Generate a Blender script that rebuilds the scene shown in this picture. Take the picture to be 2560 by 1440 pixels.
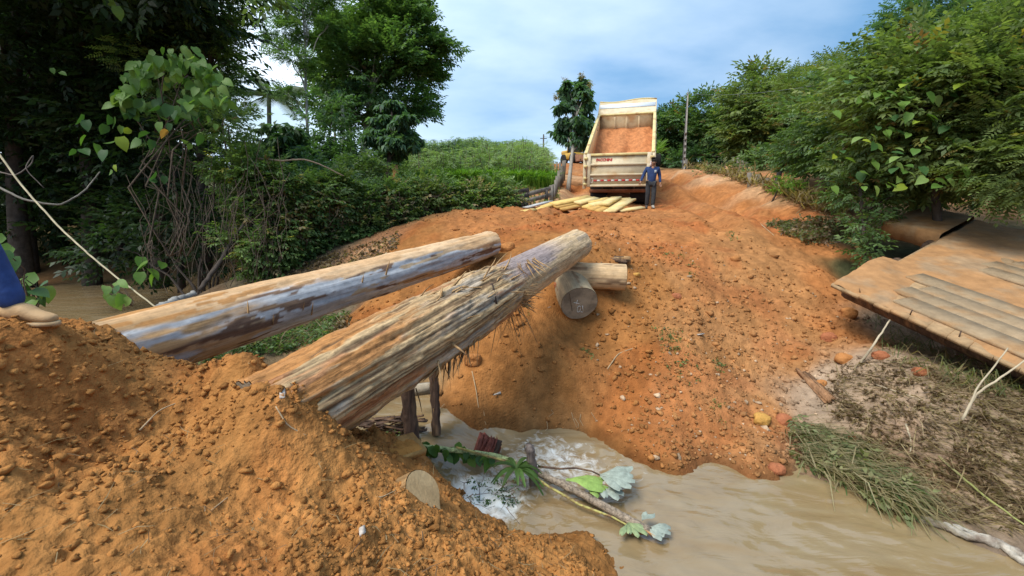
import bpy, bmesh, math, random
import numpy as np
from mathutils import Vector, Matrix, Euler

S = bpy.context.scene
C = S.collection
for o in list(bpy.data.objects):
    bpy.data.objects.remove(o)
RNG = np.random.default_rng(11)
random.seed(11)
rad = math.radians

# ------------------------------------------------------------------ camera
PITCH = rad(11.6)
cam_d = bpy.data.cameras.new('camera')
cam_d.sensor_width = 36.0
cam_d.lens = 15.0
cam_d.clip_start = 0.05
cam_d.clip_end = 2000
cam = bpy.data.objects.new('camera', cam_d)
cam.location = (0, 0, 0)
cam.rotation_euler = (math.pi / 2 - PITCH, 0, 0)
C.objects.link(cam)
S.camera = cam
S.render.resolution_x = 1024
S.render.resolution_y = 576

# ------------------------------------------------------------------ sky and sun
SUN_EL, SUN_AZ = 58.0, -128.0          # azimuth from +Y, negative = to the left
w = bpy.data.worlds.new('World')
S.world = w
w.use_nodes = True
nt = w.node_tree
for n in list(nt.nodes):
    nt.nodes.remove(n)
def wn(t, **k):
    n = nt.nodes.new(t)
    for a, b in k.items():
        setattr(n, a, b)
    return n
out = wn('ShaderNodeOutputWorld'); bg = wn('ShaderNodeBackground')
sky = wn('ShaderNodeTexSky'); sky.sky_type = 'NISHITA'; sky.sun_disc = False
sky.sun_elevation = rad(SUN_EL); sky.sun_rotation = rad(SUN_AZ)
sky.air_density = 1.3; sky.dust_density = 1.0; sky.ozone_density = 2.0
tc = wn('ShaderNodeTexCoord')
sep = wn('ShaderNodeSeparateXYZ'); nt.links.new(tc.outputs['Generated'], sep.inputs[0])
# project the direction on a flat cloud layer
zc = wn('ShaderNodeMath', operation='MAXIMUM'); nt.links.new(sep.outputs[2], zc.inputs[0]); zc.inputs[1].default_value = 0.0
za = wn('ShaderNodeMath', operation='ADD'); nt.links.new(zc.outputs[0], za.inputs[0]); za.inputs[1].default_value = 0.22
dx = wn('ShaderNodeMath', operation='DIVIDE'); nt.links.new(sep.outputs[0], dx.inputs[0]); nt.links.new(za.outputs[0], dx.inputs[1])
dy = wn('ShaderNodeMath', operation='DIVIDE'); nt.links.new(sep.outputs[1], dy.inputs[0]); nt.links.new(za.outputs[0], dy.inputs[1])
cmb = wn('ShaderNodeCombineXYZ'); nt.links.new(dx.outputs[0], cmb.inputs[0]); nt.links.new(dy.outputs[0], cmb.inputs[1])
mp = wn('ShaderNodeMapping'); nt.links.new(cmb.outputs[0], mp.inputs[0])
mp.inputs['Scale'].default_value = (0.55, 0.8, 1); mp.inputs['Location'].default_value = (0.25, 1.7, 3.3); mp.inputs['Rotation'].default_value = (0, 0, rad(-20))
nz = wn('ShaderNodeTexNoise'); nz.inputs['Scale'].default_value = 1.0; nz.inputs['Detail'].default_value = 9; nz.inputs['Roughness'].default_value = 0.52; nz.inputs['Distortion'].default_value = 0.35
nt.links.new(mp.outputs[0], nz.inputs['Vector'])
cr = wn('ShaderNodeValToRGB'); cr.color_ramp.elements[0].position = 0.26; cr.color_ramp.elements[1].position = 0.52
nt.links.new(nz.outputs[0], cr.inputs[0])
nz2 = wn('ShaderNodeTexNoise'); nz2.inputs['Scale'].default_value = 1.35; nz2.inputs['Detail'].default_value = 7
nt.links.new(mp.outputs[0], nz2.inputs['Vector'])
cr2 = wn('ShaderNodeMapRange'); cr2.inputs[1].default_value = .36; cr2.inputs[2].default_value = .64; nt.links.new(nz2.outputs[0], cr2.inputs[0])
ccol = wn('ShaderNodeMixRGB'); ccol.inputs[1].default_value = (1.2, 2.4, 4.05, 1); ccol.inputs[2].default_value = (5.4, 6.2, 7.0, 1)
glow = wn('ShaderNodeVectorMath', operation='DOT_PRODUCT'); nt.links.new(tc.outputs['Generated'], glow.inputs[0])
glow.inputs[1].default_value = (-.775, .137, .616)      # the cloud deck thins towards the left
gm = wn('ShaderNodeMath', operation='MULTIPLY_ADD'); nt.links.new(glow.outputs['Value'], gm.inputs[0]); gm.inputs[1].default_value = .95; gm.inputs[2].default_value = -.20
gs = wn('ShaderNodeMath', operation='MULTIPLY_ADD', use_clamp=True); nt.links.new(cr2.outputs[0], gs.inputs[0]); gs.inputs[1].default_value = .62; nt.links.new(gm.outputs[0], gs.inputs[2])
nt.links.new(gs.outputs[0], ccol.inputs[0])
gr = wn('ShaderNodeMapRange'); gr.inputs[1].default_value = -0.6; gr.inputs[2].default_value = 1.0; gr.inputs[3].default_value = 0.85; gr.inputs[4].default_value = 1.35
nt.links.new(glow.outputs['Value'], gr.inputs[0])
cg = wn('ShaderNodeVectorMath', operation='SCALE'); nt.links.new(ccol.outputs[0], cg.inputs[0]); nt.links.new(gr.outputs[0], cg.inputs['Scale'])
mx = wn('ShaderNodeMixRGB'); nt.links.new(cr.outputs[0], mx.inputs[0])
nt.links.new(sky.outputs[0], mx.inputs[1]); nt.links.new(cg.outputs[0], mx.inputs[2])
nt.links.new(mx.outputs[0], bg.inputs[0]); bg.inputs[1].default_value = 0.11
nt.links.new(bg.outputs[0], out.inputs[0])

sun_d = bpy.data.lights.new('sun', 'SUN'); sun_d.energy = 2.2; sun_d.angle = rad(26); sun_d.color = (1, 0.95, 0.87)
sun = bpy.data.objects.new('sun', sun_d); C.objects.link(sun)
sdir = Vector((math.sin(rad(SUN_AZ)) * math.cos(rad(SUN_EL)), math.cos(rad(SUN_AZ)) * math.cos(rad(SUN_EL)), math.sin(rad(SUN_EL))))
sun.rotation_euler = (-sdir).to_track_quat('-Z', 'Y').to_euler()
sun.location = (-10, 10, 30)

S.render.engine = 'CYCLES'
S.view_settings.view_transform = 'Standard'
S.view_settings.look = 'None'
S.view_settings.exposure = 0.86
S.view_settings.gamma = 1.0
S.view_settings.use_curve_mapping = False
S.cycles.max_bounces = 6
S.cycles.transparent_max_bounces = 4

# ------------------------------------------------------------------ helpers
F_PX = 2560 * 15.0 / 36.0
CP, SP = math.cos(PITCH), math.sin(PITCH)
def ray(px, py):
    u = (px - 1280) / F_PX; v = -(py - 720) / F_PX
    return np.array([u, CP + v * SP, -SP + v * CP])
def at(px, py, d):            # point of the place seen at a pixel, d metres in front of the lens
    return ray(px, py) * d
def atz(px, py, z):           # the same at a known height
    r = ray(px, py); return r * (z / r[2])

def hashf(ix, iy, iz, seed):
    with np.errstate(over='ignore'):
        h = (ix.astype(np.int64) * 374761393 + iy.astype(np.int64) * 668265263 + iz.astype(np.int64) * 2147483647 + seed * 1274126177) & 0xFFFFFFFF
        h = ((h ^ (h >> 13)) * 1274126177) & 0xFFFFFFFF
        h = ((h ^ (h >> 16)) * 2246822519) & 0xFFFFFFFF
        h = h ^ (h >> 15)
    return (h & 0xFFFFFF) / float(0xFFFFFF)
def vn3(x, y, z, seed=0):
    ix, iy, iz = np.floor(x), np.floor(y), np.floor(z)
    fx, fy, fz = x - ix, y - iy, z - iz
    fx, fy, fz = [f * f * f * (f * (f * 6 - 15) + 10) for f in (fx, fy, fz)]
    r = 0
    for a in (0, 1):
        for b in (0, 1):
            for c in (0, 1):
                r = r + hashf(ix + a, iy + b, iz + c, seed) * (fx if a else 1 - fx) * (fy if b else 1 - fy) * (fz if c else 1 - fz)
    return r * 2 - 1
def vn2(x, y, seed=0):
    ix, iy = np.floor(x), np.floor(y)
    fx, fy = x - ix, y - iy
    fx, fy = [f * f * f * (f * (f * 6 - 15) + 10) for f in (fx, fy)]
    z0 = np.zeros_like(ix)
    r = 0
    for a in (0, 1):
        for b in (0, 1):
            r = r + hashf(ix + a, iy + b, z0, seed) * (fx if a else 1 - fx) * (fy if b else 1 - fy)
    return r * 2 - 1
def fbm2(x, y, oct=4, seed=0, gain=0.5):
    a, s, f = 1.0, 0, 1.0
    for k in range(oct):
        s = s + a * vn2(x * f + 17.3 * k, y * f - 9.1 * k, seed + k); a *= gain; f *= 2.03
    return s
def fbm3(x, y, z, oct=4, seed=0, gain=0.5):
    a, s, f = 1.0, 0, 1.0
    for k in range(oct):
        s = s + a * vn3(x * f + 17.3 * k, y * f - 9.1 * k, z * f + 3.7 * k, seed + k); a *= gain; f *= 2.03
    return s
def cells2(x, y, seed=0):     # rounded lumps: 1 at a lump's middle, 0 between lumps; and a random value per lump
    ix, iy = np.floor(x), np.floor(y)
    best = np.full(x.shape, 9.0); val = np.zeros(x.shape); z0 = np.zeros_like(ix)
    for a in (-1, 0, 1):
        for b in (-1, 0, 1):
            cx, cy = ix + a, iy + b
            ox, oy = hashf(cx, cy, z0, seed), hashf(cx, cy, z0 + 1, seed)
            d2 = (cx + ox - x) ** 2 + (cy + oy - y) ** 2
            m = d2 < best
            best = np.where(m, d2, best); val = np.where(m, hashf(cx, cy, z0 + 2, seed), val)
    return np.clip(1 - best / 0.55, 0, 1) ** 0.6, val
def sstep(a, b, x):
    t = np.clip((x - a) / (b - a), 0, 1); return t * t * (3 - 2 * t)

OFF = {}
def fill(me, V, faces):
    V = np.asarray(V, dtype=np.float32)
    if isinstance(faces, np.ndarray): faces = [faces]
    arrs = []
    if len(faces) and not isinstance(faces[0], np.ndarray):
        starts, tot, flat = [], [], []
        for f in faces:
            starts.append(len(flat)); tot.append(len(f)); flat.extend(f)
        flat = np.array(flat, dtype=np.int32); starts = np.array(starts, dtype=np.int32); tot = np.array(tot, dtype=np.int32)
    else:
        flat = np.concatenate([a.ravel() for a in faces]).astype(np.int32)
        tot = np.concatenate([np.full(len(a), a.shape[1]) for a in faces]).astype(np.int32)
        starts = np.concatenate([[0], np.cumsum(tot)[:-1]]).astype(np.int32)
    me.vertices.add(len(V)); me.vertices.foreach_set('co', V.ravel())
    me.loops.add(len(flat)); me.loops.foreach_set('vertex_index', flat)
    me.polygons.add(len(tot)); me.polygons.foreach_set('loop_start', starts); me.polygons.foreach_set('loop_total', tot)
    me.update(calc_edges=True)
def mk(name, V, faces, mat, parent=None, col=None, smooth=False, loc=None, attrs=None):
    V = np.asarray(V, dtype=np.float64).reshape(-1, 3)
    off = np.zeros(3)
    if parent is not None: off = OFF.get(parent.name, np.zeros(3))
    elif loc is not None: off = np.asarray(loc, dtype=float)
    me = bpy.data.meshes.new(name)
    fill(me, V - off, faces)
    if col is not None:
        col = np.asarray(col, dtype=np.float32)
        if col.shape[1] == 3: col = np.concatenate([col, np.ones((len(col), 1), np.float32)], 1)
        a = me.color_attributes.new('Col', 'FLOAT_COLOR', 'POINT'); a.data.foreach_set('color', col.ravel())
    if attrs:
        for k, v in attrs.items():
            if np.ndim(v) > 1:
                a = me.attributes.new(k, 'FLOAT_VECTOR', 'POINT'); a.data.foreach_set('vector', np.asarray(v, dtype=np.float32).ravel()); continue
            a = me.attributes.new(k, 'FLOAT', 'POINT'); a.data.foreach_set('value', np.asarray(v, dtype=np.float32))
    if mat is not None: me.materials.append(mat)
    if smooth: me.polygons.foreach_set('use_smooth', np.ones(len(me.polygons), dtype=bool))
    o = bpy.data.objects.new(name, me); C.objects.link(o)
    if parent is not None:
        o.parent = parent; OFF[o.name] = off
    else:
        o.location = off; OFF[o.name] = off
    return o
def tag(o, label=None, cat=None, group=None, kind=None):
    if label: o['label'] = label
    if cat: o['category'] = cat
    if group: o['group'] = group
    if kind: o['kind'] = kind
    return o
def empty(name, loc, label=None, cat=None, group=None, world=True, rz=0.0):
    o = bpy.data.objects.new(name, None); C.objects.link(o)
    o.location = tuple(loc); o.rotation_euler = (0, 0, rz); o.empty_display_size = 0.2
    OFF[o.name] = np.asarray(loc, dtype=float) if world else np.zeros(3)
    tag(o, label, cat, group); return o

def basis(d):
    d = np.asarray(d, float); d = d / np.linalg.norm(d)
    a = np.array([0, 0, 1.0]) if abs(d[2]) < 0.9 else np.array([1.0, 0, 0])
    s = np.cross(d, a); s /= np.linalg.norm(s)
    return s, np.cross(s, d), d          # side, up, along

class MB:
    def __init__(s): s.v = []; s.f = []; s.c = []; s.n = 0
    def add(s, V, faces, col=None):
        V = np.asarray(V, float); s.v.append(V); s.f.extend([tuple(int(i) + s.n for i in f) for f in faces]); s.n += len(V)
        s.c.append(np.tile(np.asarray(col if col is not None else (1, 1, 1), float), (len(V), 1)) if col is None or np.ndim(col) == 1 else np.asarray(col))
        return s
    def box(s, c, size, M=None, col=None, bev=0.0):
        hx, hy, hz = [q / 2 for q in size]
        if bev <= 0:
            V = np.array([[x, y, z] for z in (-hz, hz) for y in (-hy, hy) for x in (-hx, hx)])
            Fc = [(0, 2, 3, 1), (4, 5, 7, 6), (0, 1, 5, 4), (2, 6, 7, 3), (0, 4, 6, 2), (1, 3, 7, 5)]
        else:
            bm = bmesh.new(); bmesh.ops.create_cube(bm, size=1)
            bmesh.ops.scale(bm, vec=size, verts=bm.verts)
            bmesh.ops.bevel(bm, geom=bm.edges[:], offset=bev, segments=1, affect='EDGES')
            bm.verts.index_update(); V = np.array([v.co[:] for v in bm.verts]); Fc = [tuple(v.index for v in f.verts) for f in bm.faces]; bm.free()
        if M is not None: V = V @ np.asarray(M).T
        return s.add(V + np.asarray(c), Fc, col)
    def beam(s, a, b, wdt, thk, up=None, col=None, jit=0.0):   # plank from a to b
        a, b = np.asarray(a, float), np.asarray(b, float)
        sd, u, d = basis(b - a)
        if up is not None:
            u = np.asarray(up, float); sd = np.cross(d, u); sd /= np.linalg.norm(sd); u = np.cross(sd, d)
        V = []
        for p in (a, b):
            for (i, j) in ((-1, -1), (1, -1), (1, 1), (-1, 1)):
                V.append(p + sd * i * wdt / 2 + u * j * thk / 2 + RNG.normal(0, 1, 3) * jit)
        return s.add(V, [(3, 2, 1, 0), (4, 5, 6, 7), (0, 1, 5, 4), (1, 2, 6, 5), (2, 3, 7, 6), (3, 0, 4, 7)], col)
    def tube(s, pts, r, n=6, cap=True, col=None):
        pts = np.asarray(pts, float); m = len(pts)
        r = np.broadcast_to(np.asarray(r, float), (m,))
        T = np.gradient(pts, axis=0)
        sd, u, d = basis(T[0]); V = []
        for i in range(m):
            d = T[i] / (np.linalg.norm(T[i]) + 1e-9)
            sd = sd - d * np.dot(sd, d); sd /= np.linalg.norm(sd) + 1e-9; u = np.cross(sd, d)
            for k in range(n):
                t = 2 * math.pi * k / n
                V.append(pts[i] + r[i] * (math.cos(t) * sd + math.sin(t) * u))
        Fc = [(i * n + k, i * n + (k + 1) % n, (i + 1) * n + (k + 1) % n, (i + 1) * n + k) for i in range(m - 1) for k in range(n)]
        if cap: Fc += [tuple(range(n))[::-1], tuple((m - 1) * n + k for k in range(n))]
        return s.add(V, Fc, col)
    def lathe(s, prof, c, axis, n=20, col=None):
        sd, u, d = basis(axis); V = []
        for (rr, h) in prof:
            for k in range(n):
                t = 2 * math.pi * k / n; V.append(np.asarray(c) + d * h + rr * (math.cos(t) * sd + math.sin(t) * u))
        m = len(prof)
        Fc = [(i * n + k, i * n + (k + 1) % n, (i + 1) * n + (k + 1) % n, (i + 1) * n + k) for i in range(m - 1) for k in range(n)]
        Fc += [tuple(range(n))[::-1], tuple((m - 1) * n + k for k in range(n))]
        return s.add(V, Fc, col)
    def build(s, name, mat, parent=None, smooth=False, loc=None, usecol=False):
        return mk(name, np.concatenate(s.v), s.f, mat, parent, np.concatenate(s.c) if usecol else None, smooth, loc)

def tint(i, hue): return None

# ------------------------------------------------------------------ materials
def M(name, col, rough=0.85, var=0.25, scale=6, bump=0.25, bscale=45, spec=0.25, attr=False, stretch=(1, 1, 1), metal=0.0, col2=None, mix=0.5, detail=6, bdist=0.02):
    m = bpy.data.materials.new(name); m.use_nodes = True
    t = m.node_tree; N = t.nodes; L = t.links
    b = N['Principled BSDF']
    tc = N.new('ShaderNodeTexCoord'); mp = N.new('ShaderNodeMapping'); mp.inputs['Scale'].default_value = stretch
    L.new(tc.outputs['Object'], mp.inputs[0])
    n1 = N.new('ShaderNodeTexNoise'); n1.inputs['Scale'].default_value = scale; n1.inputs['Detail'].default_value = detail; n1.inputs['Roughness'].default_value = 0.6
    L.new(mp.outputs[0], n1.inputs['Vector'])
    rmp = N.new('ShaderNodeMapRange'); rmp.inputs[1].default_value = 0.3; rmp.inputs[2].default_value = 0.7; rmp.inputs[3].default_value = 1 - var; rmp.inputs[4].default_value = 1 + var
    L.new(n1.outputs[0], rmp.inputs[0])
    src = None
    if attr:
        a = N.new('ShaderNodeAttribute'); a.attribute_name = 'Col'; src = a.outputs['Color']
    else:
        rg = N.new('ShaderNodeRGB'); rg.outputs[0].default_value = (*col, 1); src = rg.outputs[0]
    if col2 is not None:
        n3 = N.new('ShaderNodeTexNoise'); n3.inputs['Scale'].default_value = scale * 0.37; n3.inputs['Detail'].default_value = 5
        L.new(mp.outputs[0], n3.inputs['Vector'])
        r3 = N.new('ShaderNodeMapRange'); r3.inputs[1].default_value = 0.62 - 0.3 * mix; r3.inputs[2].default_value = 0.78 - 0.3 * mix
        L.new(n3.outputs[0], r3.inputs[0])
        mm = N.new('ShaderNodeMixRGB'); L.new(r3.outputs[0], mm.inputs[0]); L.new(src, mm.inputs[1]); mm.inputs[2].default_value = (*col2, 1); src = mm.outputs[0]
    mu = N.new('ShaderNodeVectorMath'); mu.operation = 'SCALE'
    L.new(src, mu.inputs[0]); L.new(rmp.outputs[0], mu.inputs['Scale'])
    L.new(mu.outputs[0], b.inputs['Base Color'])
    b.inputs['Roughness'].default_value = rough; b.inputs['Metallic'].default_value = metal
    b.inputs['Specular IOR Level'].default_value = spec
    if bump:
        n2 = N.new('ShaderNodeTexNoise'); n2.inputs['Scale'].default_value = bscale; n2.inputs['Detail'].default_value = 6
        L.new(mp.outputs[0], n2.inputs['Vector'])
        bp = N.new('ShaderNodeBump'); bp.inputs['Strength'].default_value = bump; bp.inputs['Distance'].default_value = bdist
        L.new(n2.outputs[0], bp.inputs['Height']); L.new(bp.outputs[0], b.inputs['Normal'])
    return m
def logmat(name, k=1.0):
    m = M(name, None, rough=.8, var=.14, scale=9, bump=0, attr=True, spec=.2)
    t = m.node_tree; N = t.nodes; L = t.links; b = N['Principled BSDF']
    a = N.new('ShaderNodeAttribute'); a.attribute_name = 'grain'
    mp = N.new('ShaderNodeMapping'); mp.inputs['Scale'].default_value = (2.2, 60, 60); L.new(a.outputs['Vector'], mp.inputs[0])
    n = N.new('ShaderNodeTexNoise'); n.inputs['Scale'].default_value = 1; n.inputs['Detail'].default_value = 5; n.inputs['Distortion'].default_value = .4; L.new(mp.outputs[0], n.inputs['Vector'])
    mp2 = N.new('ShaderNodeMapping'); mp2.inputs['Scale'].default_value = (14, 30, 30); L.new(a.outputs['Vector'], mp2.inputs[0])
    n2 = N.new('ShaderNodeTexNoise'); n2.inputs['Scale'].default_value = 1; n2.inputs['Detail'].default_value = 8; n2.inputs['Roughness'].default_value = .7; L.new(mp2.outputs[0], n2.inputs['Vector'])
    r1 = N.new('ShaderNodeMapRange'); r1.inputs[1].default_value = .34; r1.inputs[2].default_value = .62; r1.inputs[3].default_value = 1 - .38 * k; r1.inputs[4].default_value = 1 + .16 * k; L.new(n.outputs[0], r1.inputs[0])
    r2 = N.new('ShaderNodeMapRange'); r2.inputs[1].default_value = .36; r2.inputs[2].default_value = .5; r2.inputs[3].default_value = 1 - .38 * k; r2.inputs[4].default_value = 1.05; L.new(n2.outputs[0], r2.inputs[0])
    mm = N.new('ShaderNodeMath'); mm.operation = 'MULTIPLY'; L.new(r1.outputs[0], mm.inputs[0]); L.new(r2.outputs[0], mm.inputs[1])
    src = b.inputs['Base Color'].links[0].from_socket
    mu = N.new('ShaderNodeVectorMath'); mu.operation = 'SCALE'; L.new(src, mu.inputs[0]); L.new(mm.outputs[0], mu.inputs['Scale']); L.new(mu.outputs[0], b.inputs['Base Color'])
    bp = N.new('ShaderNodeBump'); bp.inputs['Strength'].default_value = .8 * k; bp.inputs['Distance'].default_value = .012; L.new(mm.outputs[0], bp.inputs['Height']); L.new(bp.outputs[0], b.inputs['Normal'])
    return m
def leafmat(name, trans=0.3, rough=0.45, spec=0.35):
    m = bpy.data.materials.new(name); m.use_nodes = True
    t = m.node_tree; N = t.nodes; L = t.links
    b = N['Principled BSDF']; o = N['Material Output']
    a = N.new('ShaderNodeAttribute'); a.attribute_name = 'Col'
    tc = N.new('ShaderNodeTexCoord'); n1 = N.new('ShaderNodeTexNoise'); n1.inputs['Scale'].default_value = 30; L.new(tc.outputs['Object'], n1.inputs['Vector'])
    rm = N.new('ShaderNodeMapRange'); rm.inputs[3].default_value = 0.8; rm.inputs[4].default_value = 1.2; L.new(n1.outputs[0], rm.inputs[0])
    mu = N.new('ShaderNodeVectorMath'); mu.operation = 'SCALE'; L.new(a.outputs['Color'], mu.inputs[0]); L.new(rm.outputs[0], mu.inputs['Scale'])
    L.new(mu.outputs[0], b.inputs['Base Color']); b.inputs['Roughness'].default_value = rough; b.inputs['Specular IOR Level'].default_value = spec
    tr = N.new('ShaderNodeBsdfTranslucent')
    m2 = N.new('ShaderNodeVectorMath'); m2.operation = 'MULTIPLY'; m2.inputs[1].default_value = (1.3, 1.45, 0.6); L.new(mu.outputs[0], m2.inputs[0])
    L.new(m2.outputs[0], tr.inputs[0])
    mx = N.new('ShaderNodeMixShader'); mx.inputs[0].default_value = trans
    L.new(b.outputs[0], mx.inputs[1]); L.new(tr.outputs[0], mx.inputs[2]); L.new(mx.outputs[0], o.inputs[0])
    return m
LEAF = leafmat('leaf', trans=0.42, rough=.5)
LEAFG = leafmat('glossy_leaf', trans=0.40, rough=0.5, spec=0.3)
# ------------------------------------------------------------------ terrain
SOIL = {  # colour, clod amount
 'F': ((.335, .150, .044), 1.0), 'M': ((.30, .126, .037), .42), 'R': ((.335, .133, .043), .95), 'G': ((.33, .152, .055), .65),
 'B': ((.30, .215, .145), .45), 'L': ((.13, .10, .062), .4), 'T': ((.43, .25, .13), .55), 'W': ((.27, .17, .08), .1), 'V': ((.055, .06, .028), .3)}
WZ = -3.1
ctl = []   # (x,y,z,type)
def cz(px, py, z, t): p = atz(px, py, z); ctl.append((*p, t))
def cd(px, py, d, t): p = at(px, py, d); ctl.append((*p, t))
for px, py, z in ((0,1440,-1.45),(300,1440,-1.55),(600,1440,-1.65),(900,1440,-1.8),(1150,1440,-2.0),(1330,1440,-2.35),(1440,1400,-2.75),
  (0,1250,-1.3),(300,1250,-1.45),(600,1250,-1.62),(850,1250,-1.78),(1000,1290,-1.92),(1022,1255,-1.96),(1035,1320,-2.04),(1150,1330,-2.28),(1250,1365,-2.5),
  (0,1050,-1.08),(250,1050,-1.28),(500,1080,-1.5),(700,1120,-1.72),(880,1130,-1.95),(980,1150,-2.1),
  (0,870,-.86),(0,825,-.74),(-70,825,-.74),(200,825,-1.05),(240,845,-1.14),(575,930,-1.2),(640,900,-1.15),(690,905,-1.10),(722,960,-1.20),(742,1010,-1.42),(762,1060,-1.70),(830,1088,-1.98),(60,831,-.73),(125,834,-.78),
  (620,970,-1.22),(560,1000,-1.32),(660,1060,-1.55),(745,1075,-1.82),(615,900,-1.10),(530,930,-1.28),(385,925,-1.64),(440,940,-1.52),(300,868,-1.30),(660,925,-1.10),(690,985,-1.25),(850,1092,-2.0),(950,1095,-2.1),(1030,1120,-2.3),(1110,1190,-2.6)):
    cz(px, py, z, 'F')
for px, py, z in ((1550,1440,-3.12),(1480,1352,-3.12),(1380,1330,-3.12),(1300,1335,-3.08),(1210,1285,-3.08),(1150,1230,-2.95)):
    cz(px, py, z, 'F')
# behind the near bank's lip
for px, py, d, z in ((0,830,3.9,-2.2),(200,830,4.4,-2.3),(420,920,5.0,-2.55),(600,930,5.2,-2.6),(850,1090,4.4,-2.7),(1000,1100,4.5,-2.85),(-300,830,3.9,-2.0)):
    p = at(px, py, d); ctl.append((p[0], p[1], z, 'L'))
# stream bed
for px, py, z in ((1600,1300,-3.55),(1900,1400,-3.6),(1800,1260,-3.45),(2150,1380,-3.5),(1380,1200,-3.45),(1250,1180,-3.3),(1450,1260,-3.5),(1000,1050,-3.0),(900,1030,-3.0),(1400,1120,-3.35),(1080,1130,-2.95),
  (400,775,-2.95),(250,770,-3.0),(150,770,-3.0),(320,750,-3.0),(450,810,-2.9),(100,745,-2.95)):
    cz(px, py, z, 'W')
for x, y, z in ((-6, 7, -3.0), (-5, 6.2, -3.0), (-9, 9, -3.0), (-3.6, 5.9, -2.9), (3.2, 2.6, -3.6), (5, 2, -3.6), (1.8, 2.2, -3.6), (-14, 12, -3), (-12, 8, -3), (4, .5, -3.6), (8, 1, -3.6)):
    ctl.append((x, y, z, 'W'))
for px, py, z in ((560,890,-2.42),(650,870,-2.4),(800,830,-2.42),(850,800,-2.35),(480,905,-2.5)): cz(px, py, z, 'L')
# mound towards us
for px, py, d in ((1400,1030,5.78),(1400,950,5.98),(1400,870,6.35),(1400,815,6.8),(1440,800,7.1),(1425,705,7.15),(1560,740,7.4),(1475,645,7.6),(1300,800,6.6),(1300,720,7.3),(1300,900,6.15),(1290,1000,5.8),
  (1600,700,7.9),(1600,850,6.7),(1600,1000,5.95),(1200,900,6.0),(1180,690,7.8),(1240,640,8.4),(1000,720,7.8),(900,780,7.3),(1150,1000,5.6),(1380,600,8.6),(1100,800,6.8)):
    cd(px, py, d, 'M')
for px, py in ((1285,1088),(1380,1078),(1470,1090),(1560,1140),(1640,1170),(1240,1110)): cz(px, py, -3.1, 'M')
for px, py in ((1720,1185),(1850,1188),(1950,1183),(2010,1178)): cz(px, py, -3.1, 'G')
cz(1150, 1090, -2.85, 'M'); cz(1085, 1060, -2.75, 'M')
for px, py, d in ((1480,600,8.7),(1480,560,10.6),(1480,530,13),(1600,560,11),(1350,560,10.2),(1620,523,15.4),(1540,519,16.8),(1600,620,8.9),(1700,600,9.5),(1300,530,12.6),(1200,570,10),(1150,548,10.5),(1270,528,12),
  (1640,470,21),(1660,452,24),(1750,490,18.5),(1850,525,14.6),(1440,416,36),(1500,416,36),(1420,470,20),(1440,440,26),(1560,445,26),(1780,560,11),(1720,530,14)):
    cd(px, py, d, 'R')
for px, py, d in ((1060,572,9.8),(1010,612,9.4),(1150,620,8.7),(960,650,9.1)): cd(px, py, d, 'M')
for px, py, d in ((1700,700,8.0),(1700,850,6.65),(1700,1000,5.85),(1850,650,8.9),(1850,780,7.6),(1850,930,6.6),(1950,1080,5.6),(1820,1080,5.5),(1900,600,10),(1980,930,6.7),(1990,820,7.4),(1960,700,8.5)): cd(px, py, d, 'G')
for px, py, d, t in ((2080,810,7.5,'R'),(2060,700,8.6,'R'),(2010,620,10,'R'),(2040,580,11.5,'L'),(1920,560,11.5,'R'),(1830,535,13.5,'R'),(2100,640,9.5,'R'),
  (1700,425,23.2,'T'),(1780,442,19.9,'T'),(1880,465,16.0,'T'),(1950,492,14.2,'T'),(2050,527,12.6,'T'),(1700,452,22.4,'R'),(1760,480,19.0,'R'),(1820,502,17.0,'R'),(1880,526,15.0,'R'),(1940,548,13.2,'R'),(2100,548,12,'T'),(2000,540,12.6,'R'),
  (2200,900,6,'B'),(2150,1000,5.8,'B'),(2080,960,6.2,'B'),(2300,1050,5,'B'),(2400,1150,4.6,'B'),(2500,1250,4.25,'B'),(2560,1150,4.3,'B'),(2560,1000,4.8,'B'),(2100,1120,5.4,'B'),(2250,1180,4.9,'B'),(2420,1290,4.2,'B')):
    cd(px, py, d, t)
for px, py in ((2060,1205),(2200,1280),(2330,1325),(2450,1365),(2560,1412),(2700,1480)): cz(px, py, -3.1, 'B')
for x, y, z, t in ((6.5,5.5,-2.35,'B'),(7,7,-2.3,'B'),(8.5,6,-2.1,'B'),(7.2,9,-1.7,'V'),(9,10.5,-1.2,'V'),(12,9,-1.2,'V'),(10,5,-2.0,'B'),(12,4,-2,'V'),(16,14,.3,'V'),(20,10,.5,'V'),(14,18,1.2,'V'),(20,30,3,'V'),(12,24,1.6,'T'),(14,32,2.4,'V'),(30,20,3,'V'),(7,3,-2.9,'B'),(10,2.5,-2.8,'B')):
    ctl.append((x, y, z, t))
for px, py, d, t in ((1255,500,15,'T'),(1330,512,15,'T'),(1400,480,18,'T'),(1420,440,25,'T'),(1000,478,17,'T'),(1200,465,19,'T'),(900,640,9.8,'T'),(800,660,9.7,'L'),(700,690,9.4,'L'),(600,705,9.3,'L'),(500,735,9.2,'L'),(950,560,12.5,'V'),(1100,470,22,'V'),(1150,430,30,'V'),(1150,400,38,'V'),(900,430,26,'V'),(750,470,16,'V'),(620,560,13,'V')):
    cd(px, py, d, t)
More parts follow.
